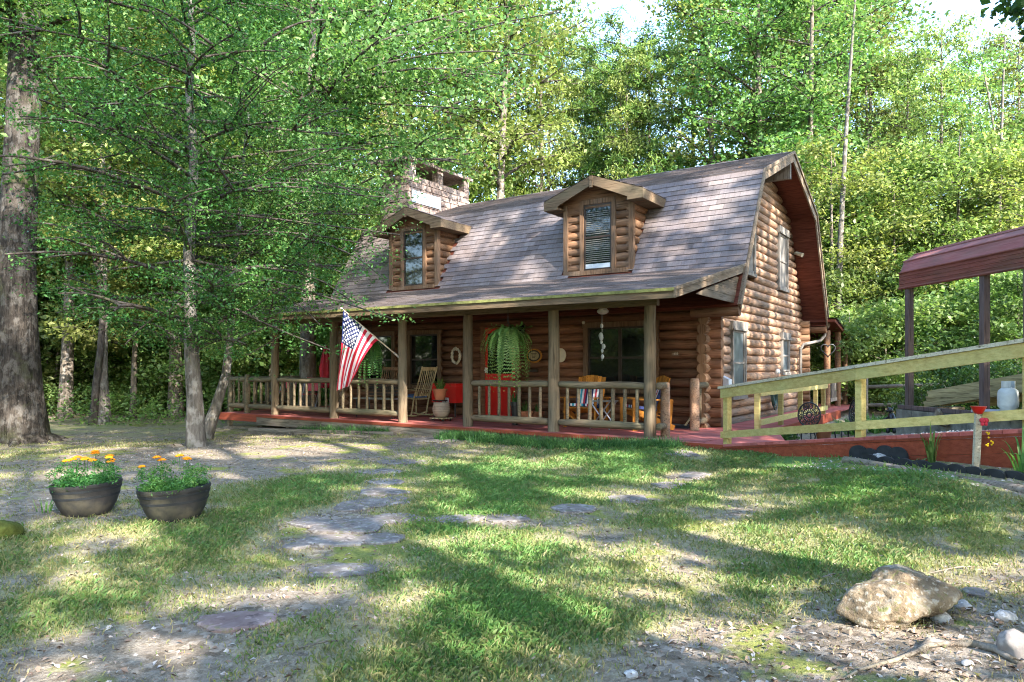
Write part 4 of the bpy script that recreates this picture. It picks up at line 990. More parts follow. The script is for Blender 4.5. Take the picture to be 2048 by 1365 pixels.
# re-trace trunk with measured widths
tb2 = MB(); tb2.rnd = 0.5
wd = [58, 50, 41, 36, 34, 31, 29, 27, 25, 21, 14]
tb2.tube(tp, [q/F*D0 for q in wd], 20, False, None, 0.035)
for i in range(9):
    an = i*0.7+0.2; rr0 = 0.34; L = random.uniform(0.55, 0.95)
    tb2.tube([np.array([math.cos(an)*rr0*0.7, math.sin(an)*rr0*0.7, 0.42]), np.array([math.cos(an)*rr0*1.25, math.sin(an)*rr0*1.25, 0.10]), np.array([math.cos(an)*(rr0+L), math.sin(an)*(rr0+L), -0.10])], [0.17, 0.12, 0.05], 8, False)
n12 = 12*len(tp); tb2.add(tb.v[n12:], [], None); k0 = tb2.n-(len(tb.v)-n12)
for f, rr_ in zip(tb.f[12*(len(tp)-1):], tb.r[12*(len(tp)-1):]): tb2.f.append(tuple(i-n12+k0 for i in f)); tb2.r.append(rr_); tb2.m.append(1)
big_oak = tree_thing('oak_tree', b, 'massive old oak with a thick furrowed trunk at the left of the yard', tb2, leaf_quads(P, 0.13), r, M['bark1'], M['leafdk'])
# lichened small-leaved tree (dense foliage over the left half)
b3 = on_ground(392, 893); D3 = depth(b3[0], b3[1])
tp = [at_d(x, y, D3)-b3 for x, y in [(393, 912), (392, 885), (389, 800), (383, 700), (381, 600), (378, 500), (386, 400), (388, 300), (378, 190), (385, 90), (378, -60), (385, -260)]]
def T(ax, ay, bx, by, dd, n=7): return (at_d(ax, ay, D3)-b3, at_d(bx, by, D3+dd)-b3, n)
tg = [T(382, 520, 792, 640, -1.0, 9), T(382, 560, 700, 600, -0.8, 9), T(384, 480, 770, 560, -0.6, 9), T(384, 420, 800, 470, -0.5, 9), T(386, 380, 770, 395, -0.2, 9), T(384, 330, 735, 300, 0.2, 8), T(381, 560, 640, 650, -0.4, 8), T(381, 600, 560, 655, -0.2, 7), T(381, 540, 590, 590, 0.5, 8),
      T(381, 520, 130, 560, 0.2, 9), T(381, 470, 150, 450, -0.5, 9), T(381, 590, 150, 640, 0.3, 8), T(381, 610, 250, 690, -0.4, 6), T(385, 400, 150, 330, 0.4, 9), T(381, 640, 480, 690, -0.6, 5), T(384, 300, 120, 240, 0.5, 8), T(384, 470, 780, 500, 0.3, 9), T(384, 440, 740, 430, -0.2, 9), T(381, 560, 660, 700, -1.0, 5)]
tb, P, r = make_tree(H=tp[-1][2]*0.93, h0=1.7, R=3.2, nl=42, per=50, size=0.05, sig=0.21, trunk_pts=tp, rt=0.14, flare=1.3, clus=8, sub=4, targets=tg, rise=0.12, droop=0.05, sigz=0.07)
ex = []
while len(ex) < 110:
    q = rng.uniform(-1, 1, 3)
    if q@q > 1: continue
    z = 5.6+q[2]*4.6; ex.append([q[0]*3.3+0.62*RT[0], q[1]*3.0+0.62*RT[1], z])
P_, r_ = spray(np.array(ex), 62, 0.25, 0.08); P = np.concatenate([P, P_]); r = np.concatenate([r, r_]); k_ = wob(P[:, 0]*3+P[:, 2]*1.3, P[:, 1]*3+P[:, 2]*2.1, 1.2) > -0.42; P = P[k_]; r = r[k_]
for e in ex[::3]:
    e = np.array(e); a_ = np.array([e[0]*0.45, e[1]*0.45, e[2]-0.4]); tb.tube([a_, (a_+e)/2+[0, 0, .12], e], [0.014, 0.010, 0.004], 4, False)
lich = tree_thing('small_leaved_tree', b3, 'small-leaved tree with a straight lichened grey trunk and dense foliage before the porch', tb, leaf_quads(P, 0.056, 0.75, 0.5, svar=0.5), r, M['bark2'], M['leafsm'])
# leaning companion
b4 = on_ground(412, 880); D4 = depth(b4[0], b4[1])
tp = [at_d(x, y, D4)-b4 for x, y in [(404, 905), (414, 868), (436, 800), (452, 750), (459, 690), (464, 620), (470, 520), (478, 440), (486, 330), (500, 200)]]
tb, P, r = make_tree(H=tp[-1][2], h0=2.6, R=2.4, nl=22, per=48, size=0.05, sig=0.2, trunk_pts=tp, rt=0.10, flare=1.5, clus=7, sub=3, rise=0.15, sigz=0.08)
tree_thing('small_leaved_tree', b4, 'thin crooked tree leaning right beside the lichened trunk', tb, leaf_quads(P, 0.062, 0.75, 0.55), r, M['bark2'], M['leafsm'])
# twin trunk
b5 = on_ground(200, 848); D5 = depth(b5[0], b5[1])
tp = [at_d(x, y, D5)-b5 for x, y in [(207, 868), (207, 840), (205, 760), (206, 690), (208, 600), (206, 480), (204, 330), (212, 180), (216, 20), (220, -150)]]
tb, P, r = make_tree(H=tp[-1][2], h0=4.0, R=2.8, nl=24, per=55, size=0.1, sig=0.3, trunk_pts=tp, rt=0.15, flare=1.5, clus=6, sub=3)
tp2 = [at_d(x, y, D5-.2)-b5 for x, y in [(184, 868), (188, 830), (192, 770), (201, 700), (205, 640), (200, 560), (170, 420), (140, 280), (110, 120)]]
tb.tube(tp2, [0.15, 0.11, 0.095, 0.09, 0.08, 0.075, 0.06, 0.045, 0.03], 10, False)
tree_thing('twin_trunk_tree', b5, 'pale tree with two stems joined at the foot, right of the big oak', tb, leaf_quads(P, 0.11), r, M['bark2'], M['leafbg'])
# trunks behind
for px, py, wpx, nm, lab in [(352, 834, 27, 'forest_oak', 'straight brown-barked oak between the twin trunk and the lichened trunk'), (519, 812, 30, 'deck_oak', 'thick grey oak trunk rising just behind the left end of the deck')]:
    bb = on_ground(px, py); Dd = depth(bb[0], bb[1])
    tp = [at_d(px+dx, y, Dd)-bb for dx, y in [(0, py+12), (0, py-5), (-1, 740), (0, 640), (1, 540), (-2, 420), (2, 260), (4, 60), (6, -200)]]
    tb, P, r = make_tree(H=tp[-1][2], h0=4.2, R=4.2, nl=26, per=55, size=0.14, sig=0.4, trunk_pts=tp, rt=wpx/2/F*Dd*1.1, flare=1.25, clus=6, sub=3)
    tree_thing('oak_tree', bb, lab, tb, leaf_quads(P, 0.16), r, M['bark3'] if px < 500 else M['bark2'], M['leafbg'])
# wide oak left of the chimney whose boughs reach over the roof
p = at_d(640, 733, 18.5); bb = gpt(p[0]-1.2, p[1]+0.6)
Db = depth(bb[0], bb[1])
tgt = [(at_d(600, 200, Db)-bb, at_d(x, y, Db+dd)-bb, 9) for x, y, dd in [(1120, 25, -2), (1080, 80, -2), (1010, 150, -1.5), (1100, 115, -3), (960, 40, -1), (900, 200, -1), (840, 260, -.5), (1060, 10, -1), (980, 220, -2.5)]]
tb, P, r = make_tree(H=15, h0=5, R=4.6, nl=36, per=42, size=0.12, sig=0.36, rt=0.24, clus=7, sub=3, targets=tgt)
tree_thing('oak_tree', bb, 'wide oak whose long boughs reach over the roof left of the sky gap', tb, leaf_quads(P, 0.125, 0.9, 0.65), r, M['bark3'], M['leafbg'])
# holly-dark shrub mass behind the lumber
for i, (px, d, s) in enumerate([(1840, 15.2, 0.55), (1905, 15.6, 0.62), (1960, 15.0, 0.6), (2020, 14.6, 0.66), (2080, 14.5, 0.7)]):
    p = at_d(px, 733, d); cs = np.array([unit(rng.normal(0, 1, 3))*np.array([1.0, 1.0, 0.8])*rng.uniform(0.4, 1.0) for _ in range(60)]); cs[:, 2] = np.abs(cs[:, 2])*1.6
    P, r = spray(cs, 55, 0.16, 0.12); o = thing('evergreen_shrub', (0, 0, 0), f'dark glossy evergreen shrub behind the lumber, {["left end of the row", "second from the left", "middle of the row", "fourth from the left", "right end of the row"][i]}', 'shrub', 'dark evergreen shrubs behind the lumber')
    w = MB(); w.tube([(0, 0, -0.1), (0.05, 0, 0.8)], [0.05, 0.03], 7); w.build('stem', M['bark3'], o, True); np_mesh('foliage', leaf_quads(P, 0.075, 1.2), 4, M['leafdk'], r*0.6, o)
    o.location = gpt(p[0], p[1]); o.scale = (s*1.4, s*1.4, s*1.5)

# ------------------------------------------------------------------ unseen shade trees up-sun on the right, crowns carved for chosen sun patches
EL = math.radians(32); AZ = np.array([0.92, -0.39]); AZ = AZ/np.linalg.norm(AZ)
S = np.array([AZ[0]*math.cos(EL), AZ[1]*math.cos(EL), math.sin(EL)])
U = np.array([-AZ[1], AZ[0], 0.0]); Vv = np.cross(S, U)
if Vv[2] < 0: Vv = -Vv
def uv(p): p = np.asarray(p, float); return p@U, p@Vv
# sun patches cut out of the crowns along the sun's rays: (px, py, rx_px, ry_px) on the ground
GL = [(470,905,95,13),(620,893,110,13),(870,928,60,8),(1065,930,75,9),(890,958,35,8),(1180,918,200,7),(1500,945,110,10),(1535,1075,150,38),(990,1080,150,26),(1360,1150,70,26),(560,1185,115,18),(400,1205,70,16),
      (90,950,90,12),(60,1005,80,8),(1190,990,110,12),(1290,1110,80,20),(1720,1125,120,22),(1950,1130,90,24),(1660,1000,150,9),(1880,1040,110,12),(330,818,110,9),(140,830,60,6),(1800,1160,95,30),(1480,1265,90,26),(1640,1215,40,14),
      (1330,1260,50,20),(650,850,60,5),(340,1300,60,18),(60,1240,60,20),(800,1200,50,8),(690,935,60,5),(1380,905,40,5),(1560,1175,60,14),(250,1060,40,10),(1100,1220,60,10),(700,1075,60,8),(1250,960,60,8),(60,1345,80,14),(1900,1290,60,20),(1750,1260,40,14)]
EP = []
for px, py, rx, ry in GL:
    c = on_ground(px, py); d = depth(c[0], c[1]); a = rx/F*d*1.0
    e1 = on_ground(px, max(py-ry, 742)); e2 = on_ground(px, py+ry); bdep = max(0.16, abs(depth(e1[0], e1[1])-depth(e2[0], e2[1]))/2)
    for s_ in np.linspace(-0.8, 0.8, max(3, int(a/bdep)+1)):
        q = c+RT*a*s_; r_ = bdep*math.sqrt(max(0.1, 1-s_*s_*0.9)); q[2] = gz(q[0], q[1]); EP.append((*uv(q), r_*0.62*1.05+0.02))
EP = np.array(EP)
def litmask(u, v):
    m_ = np.zeros(len(u), bool)
    for cu, cv, r_ in EP: m_ |= ((u-cu)**2+((v-cv)*1.25)**2) < r_*r_
    # big bright patches on the roof and the gable, smaller dapples elsewhere
    nz = np.sin(2.1*u+1.3*np.sin(1.7*v+0.6))+np.sin(2.9*v+1.1*np.sin(2.3*u+2.0))+0.8*np.sin(4.7*u-3.1*v+1.0)+0.7*np.sin(6.3*v+3.9*u)+0.5*np.sin(9.1*u+7.7*v)
    vg = uv((0.2, 6.0, 0))[1]
    hi = sst(0.6, 1.6, v-vg)            # upward: onto walls and roofs
    m_ |= nz+0.95*(np.sin(15*u+2*np.sin(3*v))+0.7*np.sin(11*u+5*v+1)) > (2.75-hi*1.7)
    return m_
NL = 1500000//12
GRP = []
umin, umax = -13.0, 12.5
vmin, vmax = uv((9, -9, -0.3))[1]-0.6, uv((-4, 6, 6.2))[1]+3.2
ncl = 7800
cu = rng.uniform(umin, umax, ncl); cv = rng.uniform(vmin, vmax, ncl)
k_ = ~litmask(cu, cv); cu = cu[k_]; cv = cv[k_]
dens = np.where(cv > vmax-2.6, 0.35, 1.0); k_ = rng.uniform(0, 1, len(cu)) < dens; cu = cu[k_]; cv = cv[k_]
# along the sun direction: chosen so that x lies between 8.5 and 19
base = cu[:, None]*U+cv[:, None]*Vv
xw = rng.uniform(8.2, 19, len(cu)); tt = (xw-base[:, 0])/S[0]; CC = base+tt[:, None]*S
tt2 = np.where(CC[:, 2] < 2.4, (2.4-base[:, 2])/S[2]+rng.uniform(0, 2, len(cu)), tt); CC = base+tt2[:, None]*S
per = 30; idx = np.repeat(np.arange(len(CC)), per)
PP = CC[idx]+rng.normal(0, 0.27, (len(idx), 3)); pu, pv = uv(PP)
k_ = ~litmask(pu, pv); PP = PP[k_]; idx = idx[k_]  # drop leaves that would shade a chosen sun patch
k_ = (depth(PP[:, 0], PP[:, 1]) < 0.3) | (np.abs(((PP-CAM)@RT)/np.maximum(depth(PP[:, 0], PP[:, 1]), 0.01)) > 0.80); PP = PP[k_]; idx = idx[k_]
trunks = [(9.5, -14.5), (11.0, -9.0), (9.0, -3.5), (12.5, 1.5), (14.5, -12.5), (16.5, -6.0), (18.0, 3.5), (17.5, -16.5), (12.0, 7.0), (9.5, -19.5)]
TX = np.array(trunks); own = np.argmin(((CC[:, None, :2]-TX[None])**2).sum(-1), 1)
for i, (tx, ty) in enumerate(trunks):
    sel = own[idx] == i; P = PP[sel]; cc = CC[own == i]
    if len(P) == 0: continue
    b = gpt(tx, ty); o = thing('oak_tree', b, f'tall unseen shade oak right of the yard, {["nearest the camera side", "beside the drive", "in front of the carport", "right of the carport", "second row beside the drive", "second row in front of the carport", "far beyond the carport", "second row nearest the camera side", "behind the carport", "behind the camera"][i]}', 'tree', 'unseen shade oaks along the right of the yard')
    ORG[o.name] = b; w = MB(); H = max(9, float(np.percentile(cc[:, 2], 96))-b[2]); w.tube([b+np.array([0.15*math.sin(3*t+i), 0.15*math.cos(2*t+i), H*t-(0.3 if t == 0 else 0)]) for t in np.linspace(0, 1, 10)], [0.26*(1-0.85*t) for t in np.linspace(0, 1, 10)], 10, False)
    for c in cc[rng.permutation(len(cc))[:26]]:
        z0 = b[2]+max(1.8, min(H*0.9, c[2]-b[2]-1.5)); a = np.array([tx, ty, z0])
        w.tube(list(bez(a, (a+c)/2+np.array([0, 0, 0.4]), c, 6)), [0.05, 0.042, 0.034, 0.026, 0.018, 0.01], 6, False)
    w.build('trunk', M['bark3'], o, True)
    np_mesh('crown', leaf_quads(P, 0.17, 0.9, 0.7)-b, 4, M['leafdk'], rng.uniform(0, 1, len(P)), o)
# a dark bough hanging into the top right corner
cs = np.array([at_d(x, y, 8.5) for x, y in [(2050, 0), (2035, 30), (2075, 40), (2015, 12), (2060, -30), (2100, 10), (2020, -30), (2090, 60)]]); b = gpt(8.6, -4.6)
P, r = spray(cs, 42, 0.12, 0.08); o = thing('maple_tree', b, 'tree whose dark leafy bough hangs into the top right corner', 'tree'); ORG[o.name] = b
w = MB(); w.tube([b+np.array([0, 0, -0.2]), b+np.array([0.1, 0, 3]), b+np.array([0, 0.1, 7.5])], [0.16, 0.13, 0.05], 9, False); w.tube(list(bez(b+np.array([0, 0.1, 5.2]), b+np.array([-1.8, 2.0, 6.2]), cs[1], 6)), [0.05, 0.04, 0.03, 0.02, 0.015, 0.01], 6, False); w.build('trunk', M['bark3'], o, True)
np_mesh('crown', leaf_quads(P, 0.1, 0.9, 0.8)-b, 4, M['leafdk'], r*0.4, o)

for i, (x, y) in enumerate([(-13, -9.5), (-15.5, -11), (-18, -10), (-20, -13), (-17, -14), (-23, -12), (-9, -14.5), (-12, -17), (-6.5, -16.5), (-14, -20), (-9.5, -19), (-4, -18)]):
    copy_thing(protos['D1' if i % 2 else 'D2'], (x, y, float(gz(x, y))), i*1.1, 1.35, f'bushy sapling of the woods behind the camera, {["first", "second", "third", "fourth", "fifth", "sixth", "seventh", "eighth", "ninth", "tenth", "eleventh", "twelfth"][i]} from the left', 'saplings behind the camera')
for i, (key, x, y) in enumerate([('A1', -25, -15), ('B1', -30, -19), ('A2', -33, -12), ('B1', -21, -18), ('C1', -14, -20), ('C2', -22, -22), ('C1', -17, -26), ('C2', -7, -23), ('A1', -12, -24), ('B1', -6, -27), ('A2', -1, -30), ('B2', 5, -28), ('A1', 10, -33), ('B1', -18, -20), ('C1', -9, -22), ('C2', -2, -25), ('A2', -24, -26), ('B2', -15, -32), ('C1', 4, -24), ('A1', 3, -38)]):
    name = variants[key][0]; kind = {'A': 'oak', 'B': 'slender tree', 'C': 'leafy small tree'}[key[0]]
    ords = ['first', 'second', 'third', 'fourth', 'fifth', 'sixth', 'seventh', 'eighth', 'ninth', 'tenth', 'eleventh', 'twelfth', 'thirteenth', 'fourteenth', 'fifteenth', 'sixteenth', 'seventeenth', 'eighteenth', 'nineteenth', 'twentieth', 'last']
    copy_thing(protos[key], (x, y, float(gz(x, y))), i*1.3, 0.9, f'{kind} of the woods behind the camera, {ords[i]} in the row', 'trees behind the camera')
# ------------------------------------------------------------------ wooden ramp
P1 = np.array([1.31, -0.34, 0.0]); rd_ = np.array([0.845, -0.50, 0.0]); rd_ /= np.linalg.norm(rd_); rn = np.array([-rd_[1], rd_[0], 0.0])
def RP(s, t, h=0.0): return P1+rd_*s+rn*t+np.array([0, 0, 0.135*s+h])
rampo = thing('wheelchair_ramp', P1, 'long wooden ramp with red boards and a yellowish treated pine handrail', 'ramp')
w = MB(); RL = 6.2; s = 0.0; wd = 0.14
while s < RL: w.prism([RP(s+0.002, -0.03, 0), RP(s+wd-0.003, -0.03, 0), RP(s+wd-0.003, 1.25, 0), RP(s+0.002, 1.25, 0)], (0, 0, -0.035), random.random()); s += wd
w.prism([(0.304, -0.27, -0.006), (1.30, -0.345, -0.006), (1.93, 0.72, -0.006), (1.5, 2.1, -0.006), (0.98, 2.1, -0.006), (0.306, 0.6, -0.006)], (0, 0, -0.03), 0.6)
w.build('ramp_deck', M['deck'], rampo)
w = MB()
for (h0, h1, rr_) in ((-0.035, -0.065, 0.3), (-0.068, -0.225, 0.6), (-0.228, -0.36, 0.45)):
    for (sa, sb) in ((0.0, 3.15), (3.153, RL)):
        w.prism([RP(sa, -0.035, h0), RP(sb, -0.035, h0), RP(sb, -0.035, h1), RP(sa, -0.035, h1)], rn*(-0.03 if h0 > -0.05 else -0.022), rr_+random.uniform(-.1, .1))
w.prism([(0.30, -0.268, -0.008), (1.31, -0.37, -0.008), (1.31, -0.37, -0.10), (0.30, -0.268, -0.10)], (0, -0.02, 0))
w.build('side_board', M['deckside'], rampo)
SP = [0.04, 2.29, 4.13, 6.0]
for s_ in SP:
    w = MB(); a = RP(s_, 0.03, 0.0); w.beam(a+np.array([0, 0, -0.03]), a+np.array([0, 0, 0.80]), 0.09, 0.09, up=rd_, rnd=random.random(), bev=0.006); w.build('post', M['ramp'], rampo)
w = MB()
for a, b in zip(SP[:-1], SP[1:]): w.prism([RP(a-0.05*(a == SP[0]), -0.02, 0.68), RP(b-0.003, -0.02, 0.68), RP(b-0.003, -0.02, 0.815), RP(a-0.05*(a == SP[0]), -0.02, 0.815)], rn*(-0.038), random.random())
w.build('handrail_board', M['ramp'], rampo)
w = MB()
for a, b in zip(SP[:-1], SP[1:]): w.prism([RP(a-0.09*(a == SP[0]), -0.075, 0.818), RP(b-0.003, -0.075, 0.818), RP(b-0.003, 0.07, 0.818), RP(a-0.09*(a == SP[0]), 0.07, 0.818)], (0, 0, 0.038), random.random())
w.build('handrail_cap', M['ramptop'], rampo)
w = MB()
for a, b in zip(SP[:-1], SP[1:]): w.prism([RP(a-0.05*(a == SP[0]), -0.02, 0.09), RP(b-0.003, -0.02, 0.09), RP(b-0.003, -0.02, 0.19), RP(a-0.05*(a == SP[0]), -0.02, 0.19)], rn*(-0.036), random.random())
w.build('lower_rail', M['ramp'], rampo)
# handrail along the side deck
fen = thing('deck_handrail', (1.11, 2.18, 0), 'treated pine handrail along the red side deck beside the house', 'railing')
A = np.array([1.11, 2.18, 0]); Bq = np.array([1.20, 7.6, 0]); dv = (Bq-A)
for t in (0, 0.29, 0.58, 0.85, 1.0):
    w = MB(); p = A+dv*t; w.beam(p+np.array([0, 0, -0.05]), p+np.array([0, 0, 0.72]), 0.09, 0.09, up=(0, 1, 0), rnd=random.random(), bev=0.006); w.build('post', M['ramp'], fen)
w = MB(); w.prism([A+[0.048, -0.05, 0.62], Bq+[0.048, 0.1, 0.62], Bq+[0.048, 0.1, 0.75], A+[0.048, -0.05, 0.75]], (0.036, 0, 0)); w.build('top_rail', M['ramp'], fen)
w = MB(); w.prism([A+[0.048, -0.05, 0.10], Bq+[0.048, 0.1, 0.10], Bq+[0.048, 0.1, 0.20], A+[0.048, -0.05, 0.20]], (0.036, 0, 0)); w.build('lower_rail', M['ramp'], fen)

# ------------------------------------------------------------------ ground things in front
def slab_poly(c, a, b, rot, n=9, irr=0.18):
    out = []
    for i in range(n):
        an = 2*PI*i/n+random.uniform(-.15, .15); r = 1+random.uniform(-irr, irr); x, y = a*math.cos(an)*r, b*math.sin(an)*r
        out.append((c[0]+x*math.cos(rot)-y*math.sin(rot), c[1]+x*math.sin(rot)+y*math.cos(rot)))
    return out
ST = [(470,1245,75,20,'reddish flagstone nearest the camera, right of the bare patch','r'), (680,1143,75,14,'grey flagstone alone in the grass below the path',''), (668,1084,65,13,'flat stone at the lower end of the path',''), (760,1080,55,11,'flat stone beside the lower end of the path',''),
      (700,1052,75,14,'broad flagstone in the middle of the path',''), (625,1046,45,10,'small pale stone left of the broad flagstone',''), (790,1040,55,10,'flagstone joining the broad one to the cross path',''), (850,1044,50,7,'flagstone at the start of the cross path',''), (920,1040,60,7,'first long flagstone of the cross path',''), (1010,1037,58,8,'second long flagstone of the cross path',''),
      (1148,1021,48,9,'flagstone of the cross path after the first gap',''), (1255,1000,45,8,'flagstone of the cross path before the bend',''), (1345,972,42,8,'flagstone of the cross path past the bend',''), (1390,952,30,6,'small flagstone of the cross path near the ramp',''), (1360,908,40,7,'worn stone by the foot of the ramp',''),
      (740,1008,62,9,'wide stone of the upper path',''), (700,1018,35,7,'small stone left in the upper path',''), (790,1002,45,7,'stone at the right edge of the upper path',''), (765,985,52,7,'upper path stone below the lawn corner',''), (770,965,48,6,'upper path stone beside the thick grass',''), (760,945,52,5,'upper path stone in line with the planters',''), (800,925,60,5,'flat stone near the porch step',''), (860,880,70,4,'flat slab in front of the porch step',''), (590,1095,30,6,'little pale stone near the lone flagstone','')]
for px, py, rx, ry, lab, kd in ST:
    c = on_ground(px, py); d = depth(c[0], c[1]); a = rx/F*d; e1 = on_ground(px, py-ry); e2 = on_ground(px, py+ry); b_ = abs(depth(e1[0], e1[1])-depth(e2[0], e2[1]))/2
    poly = slab_poly((0, 0), a, b_, 0); pl = [c[:2]+RT[:2]*x+FW[:2]*y for x, y in poly]; zt = max(float(gz(p[0], p[1])) for p in pl+[c[:2]])+0.012
    w = MB(); n = len(pl); zt -= 0.001; top = [(p[0], p[1], float(gz(p[0], p[1]))*0.6+zt*0.4+0.004+random.uniform(-.003, .003)) for p in pl]; cen = (c[0], c[1], zt+0.002)
    low = [(p[0]+(p[0]-c[0])*0.03, p[1]+(p[1]-c[1])*0.03, float(gz(p[0], p[1]))-0.05) for p in pl]
    mid = [(c[0]+(p[0]-c[0])*0.9, c[1]+(p[1]-c[1])*0.9, q[2]+0.008) for p, q in zip(pl, top)]
    w.add(top+low+mid+[cen], [(i, n+i, n+(i+1) % n, (i+1) % n) for i in range(n)]+[(i, (i+1) % n, 2*n+(i+1) % n, 2*n+i) for i in range(n)]+[(2*n+i, 2*n+(i+1) % n, 3*n) for i in range(n)])
    o = w.build('flagstone', M['redflag'] if kd else M['flag']); tag(o, lab, 'stone', 'flagstones of the garden path')
def rock(name, c, rx, ry, rz_, rot, mat, lab, cat='rock', group=None, seed=0, amp=0.28, sub=4, facets=True):
    import bmesh
    bm = bmesh.new(); bmesh.ops.create_icosphere(bm, subdivisions=sub, radius=1.0)
    rs = np.random.default_rng(seed); dirs = unit(rs.normal(0, 1, (16, 3))); offs = rs.uniform(0.62, 0.95, 16); ph_ = rs.uniform(0, 6, 9)
    for v in bm.verts:
        p = np.array(v.co)
        if facets:
            k = p@dirs.T; kk = np.where(k > offs, offs/np.maximum(k, 1e-6), 1); p = p*(0.25+0.75*kk.min())
        q = p*3; nz_ = math.sin(q[0]*2.1+ph_[0]+math.sin(q[1]*1.7+ph_[1]))*math.sin(q[2]*2.3+ph_[2])+0.5*math.sin(q[0]*5.3+ph_[3])*math.sin(q[1]*4.7+ph_[4]+q[2]*3)+0.28*math.sin(q[1]*11+ph_[5]+q[0]*7)*math.sin(q[2]*9+ph_[6])
        p = p*(1+amp*0.3*nz_); x, y, z = p[0]*rx, p[1]*ry, p[2]*rz_
        v.co = (c[0]+x*math.cos(rot)-y*math.sin(rot), c[1]+x*math.sin(rot)+y*math.cos(rot), c[2]+z)
    me = bpy.data.meshes.new(name); bm.to_mesh(me); bm.free(); me.materials.append(mat)
    me.polygons.foreach_set('use_smooth', [True]*len(me.polygons))
    o = bpy.data.objects.new(name, me); COL.objects.link(o)
    if lab: tag(o, lab, cat, group)
    return o
# the boulder: one large tilted mass with a lower shoulder
c = on_ground(1795, 1235); Dk = depth(c[0], c[1])
import bmesh
def boulder():
    rs = np.random.default_rng(5); px2m = Dk/F; bm = bmesh.new()
    for (cx_, cz_, cy_, rx_, rz_, ry_, til) in ((-48, 20, -14, 78, 44, 62, 0.30), (42, 46, 10, 76, 52, 70, -0.10), (-5, 20, 0, 90, 40, 70, 0.12), (70, 14, 18, 46, 34, 50, 0.0)):
        r = bmesh.ops.create_icosphere(bm, subdivisions=4, radius=1.0); dirs = unit(rs.normal(0, 1, (15, 3))); offs = rs.uniform(0.55, 0.9, 15)
        for v in r['verts']:
            p = np.array(v.co); k = p@dirs.T; p = p*(0.08+0.92*np.where(k > offs, offs/np.maximum(k, 1e-6), 1).min())*1.12
            X, Z = p[0]*rx_, p[2]*rz_; X, Z = X*math.cos(til)-Z*math.sin(til)+cx_, X*math.sin(til)+Z*math.cos(til)+cz_
            v.co = c+(RT*X+FW*(p[1]*ry_+cy_))*px2m+np.array([0, 0, Z*px2m])
    me = bpy.data.meshes.new('boulder'); bm.to_mesh(me); bm.free(); me.materials.append(M['boulder'])
    o = bpy.data.objects.new('boulder', me); COL.objects.link(o); tag(o, 'large tan lichen-spotted boulder in the lawn near the camera', 'boulder')
    md = o.modifiers.new('remesh', 'REMESH'); md.mode = 'VOXEL'; md.voxel_size = 0.009; md.use_smooth_shade = True
    for nm, sz, st, dp in (('coarse', 0.16, 0.05, 3), ('fine', 0.035, 0.016, 5)):
        tx = bpy.data.textures.new('rock_'+nm, 'CLOUDS'); tx.noise_scale = sz; tx.noise_depth = dp
        dm = o.modifiers.new(nm, 'DISPLACE'); dm.texture = tx; dm.strength = st; dm.texture_coords = 'LOCAL'; dm.mid_level = 0.5
    dg = bpy.context.evaluated_depsgraph_get(); nm_ = bpy.data.meshes.new_from_object(o.evaluated_get(dg)); o.modifiers.clear(); o.data = nm_
    nm_.polygons.foreach_set('use_smooth', [True]*len(nm_.polygons))
boulder()
for i, (px, py, s_, h, lab, mt) in enumerate([(2030, 1310, 42, 40, 'rounded pale rock at the lower right corner', 'flag'), (1880, 1240, 26, 16, 'small whitish rock at the right foot of the boulder', 'whitestone'), (1925, 1215, 22, 12, 'chipped pale rock right of the boulder', 'whitestone'), (1955, 1190, 36, 9, 'thin grey slab of rock right of the boulder', 'flag'), (2012, 1240, 24, 16, 'knobbly pale rock near the right edge', 'whitestone'),
        (8, 1075, 42, 32, 'mossy green stone at the left edge in front of the planters', 'moss'), (900, 1247, 13, 8, 'small pale stone in the green grass near the camera', 'whitestone'), (1760, 918, 22, 9, 'flat whitish stone in front of the black edging roll', 'whitestone'), (1012, 881, 12, 7, 'little white stone in the border grass by the porch', 'whitestone'), (1045, 875, 13, 9, 'pale pink stone in the border grass by the porch', 'whitestone'), (562, 1292, 12, 5, 'flat pebble left of the green foreground grass', 'flag'), (1262, 1352, 18, 9, 'sandy stone at the bottom edge of the picture', 'whitestone'), (1935, 1330, 16, 7, 'pale flat stone beside the root', 'whitestone')]):
    q = on_ground(px, py); dd = depth(q[0], q[1]); r_ = s_/F*dd
    m_ = M['boulder'] if mt == 'moss' else M[mt]
    if mt == 'moss':
        m_ = plain('moss_cushion', (0.075, 0.085, 0.02), 1.0, 0.5, 22, 0.05, 0, 0.8)
    rock('rock', (q[0], q[1], q[2]+h/F*dd*0.25), r_, r_*0.75, h/F*dd, random.uniform(0, 3), m_, lab, 'rock', None, 20+i, 0.25, 3)
# root running over the ground and twigs
w = MB(); pts = [on_ground(x, y)+np.array([0, 0, z]) for x, y, z in [(1680, 1362, .0), (1720, 1345, .012), (1790, 1325, .01), (1830, 1310, .012), (1855, 1300, .02), (1895, 1293, .012)]]
w.tube(pts, [0.004, 0.007, 0.009, 0.010, 0.012, 0.007], 7, True); o = w.build('fallen_stick', M['timber'], None, True); tag(o, 'pale bent stick on the leaf litter below the boulder', 'stick')
w = MB(); pts = [on_ground(x, y)+np.array([0, 0, z]) for x, y, z in [(1830, 1305, -.01), (1860, 1290, .012), (1900, 1292, .008), (1950, 1294, .012), (1990, 1305, .015), (2030, 1325, .004), (2070, 1340, -.01)]]
w.tube(pts, [0.014, 0.022, 0.016, 0.018, 0.017, 0.014, 0.01], 8, True, None, 0.1); o = w.build('tree_root', M['bark3'], None, True); tag(o, 'gnarled grey tree root crossing the litter at the lower right', 'root')
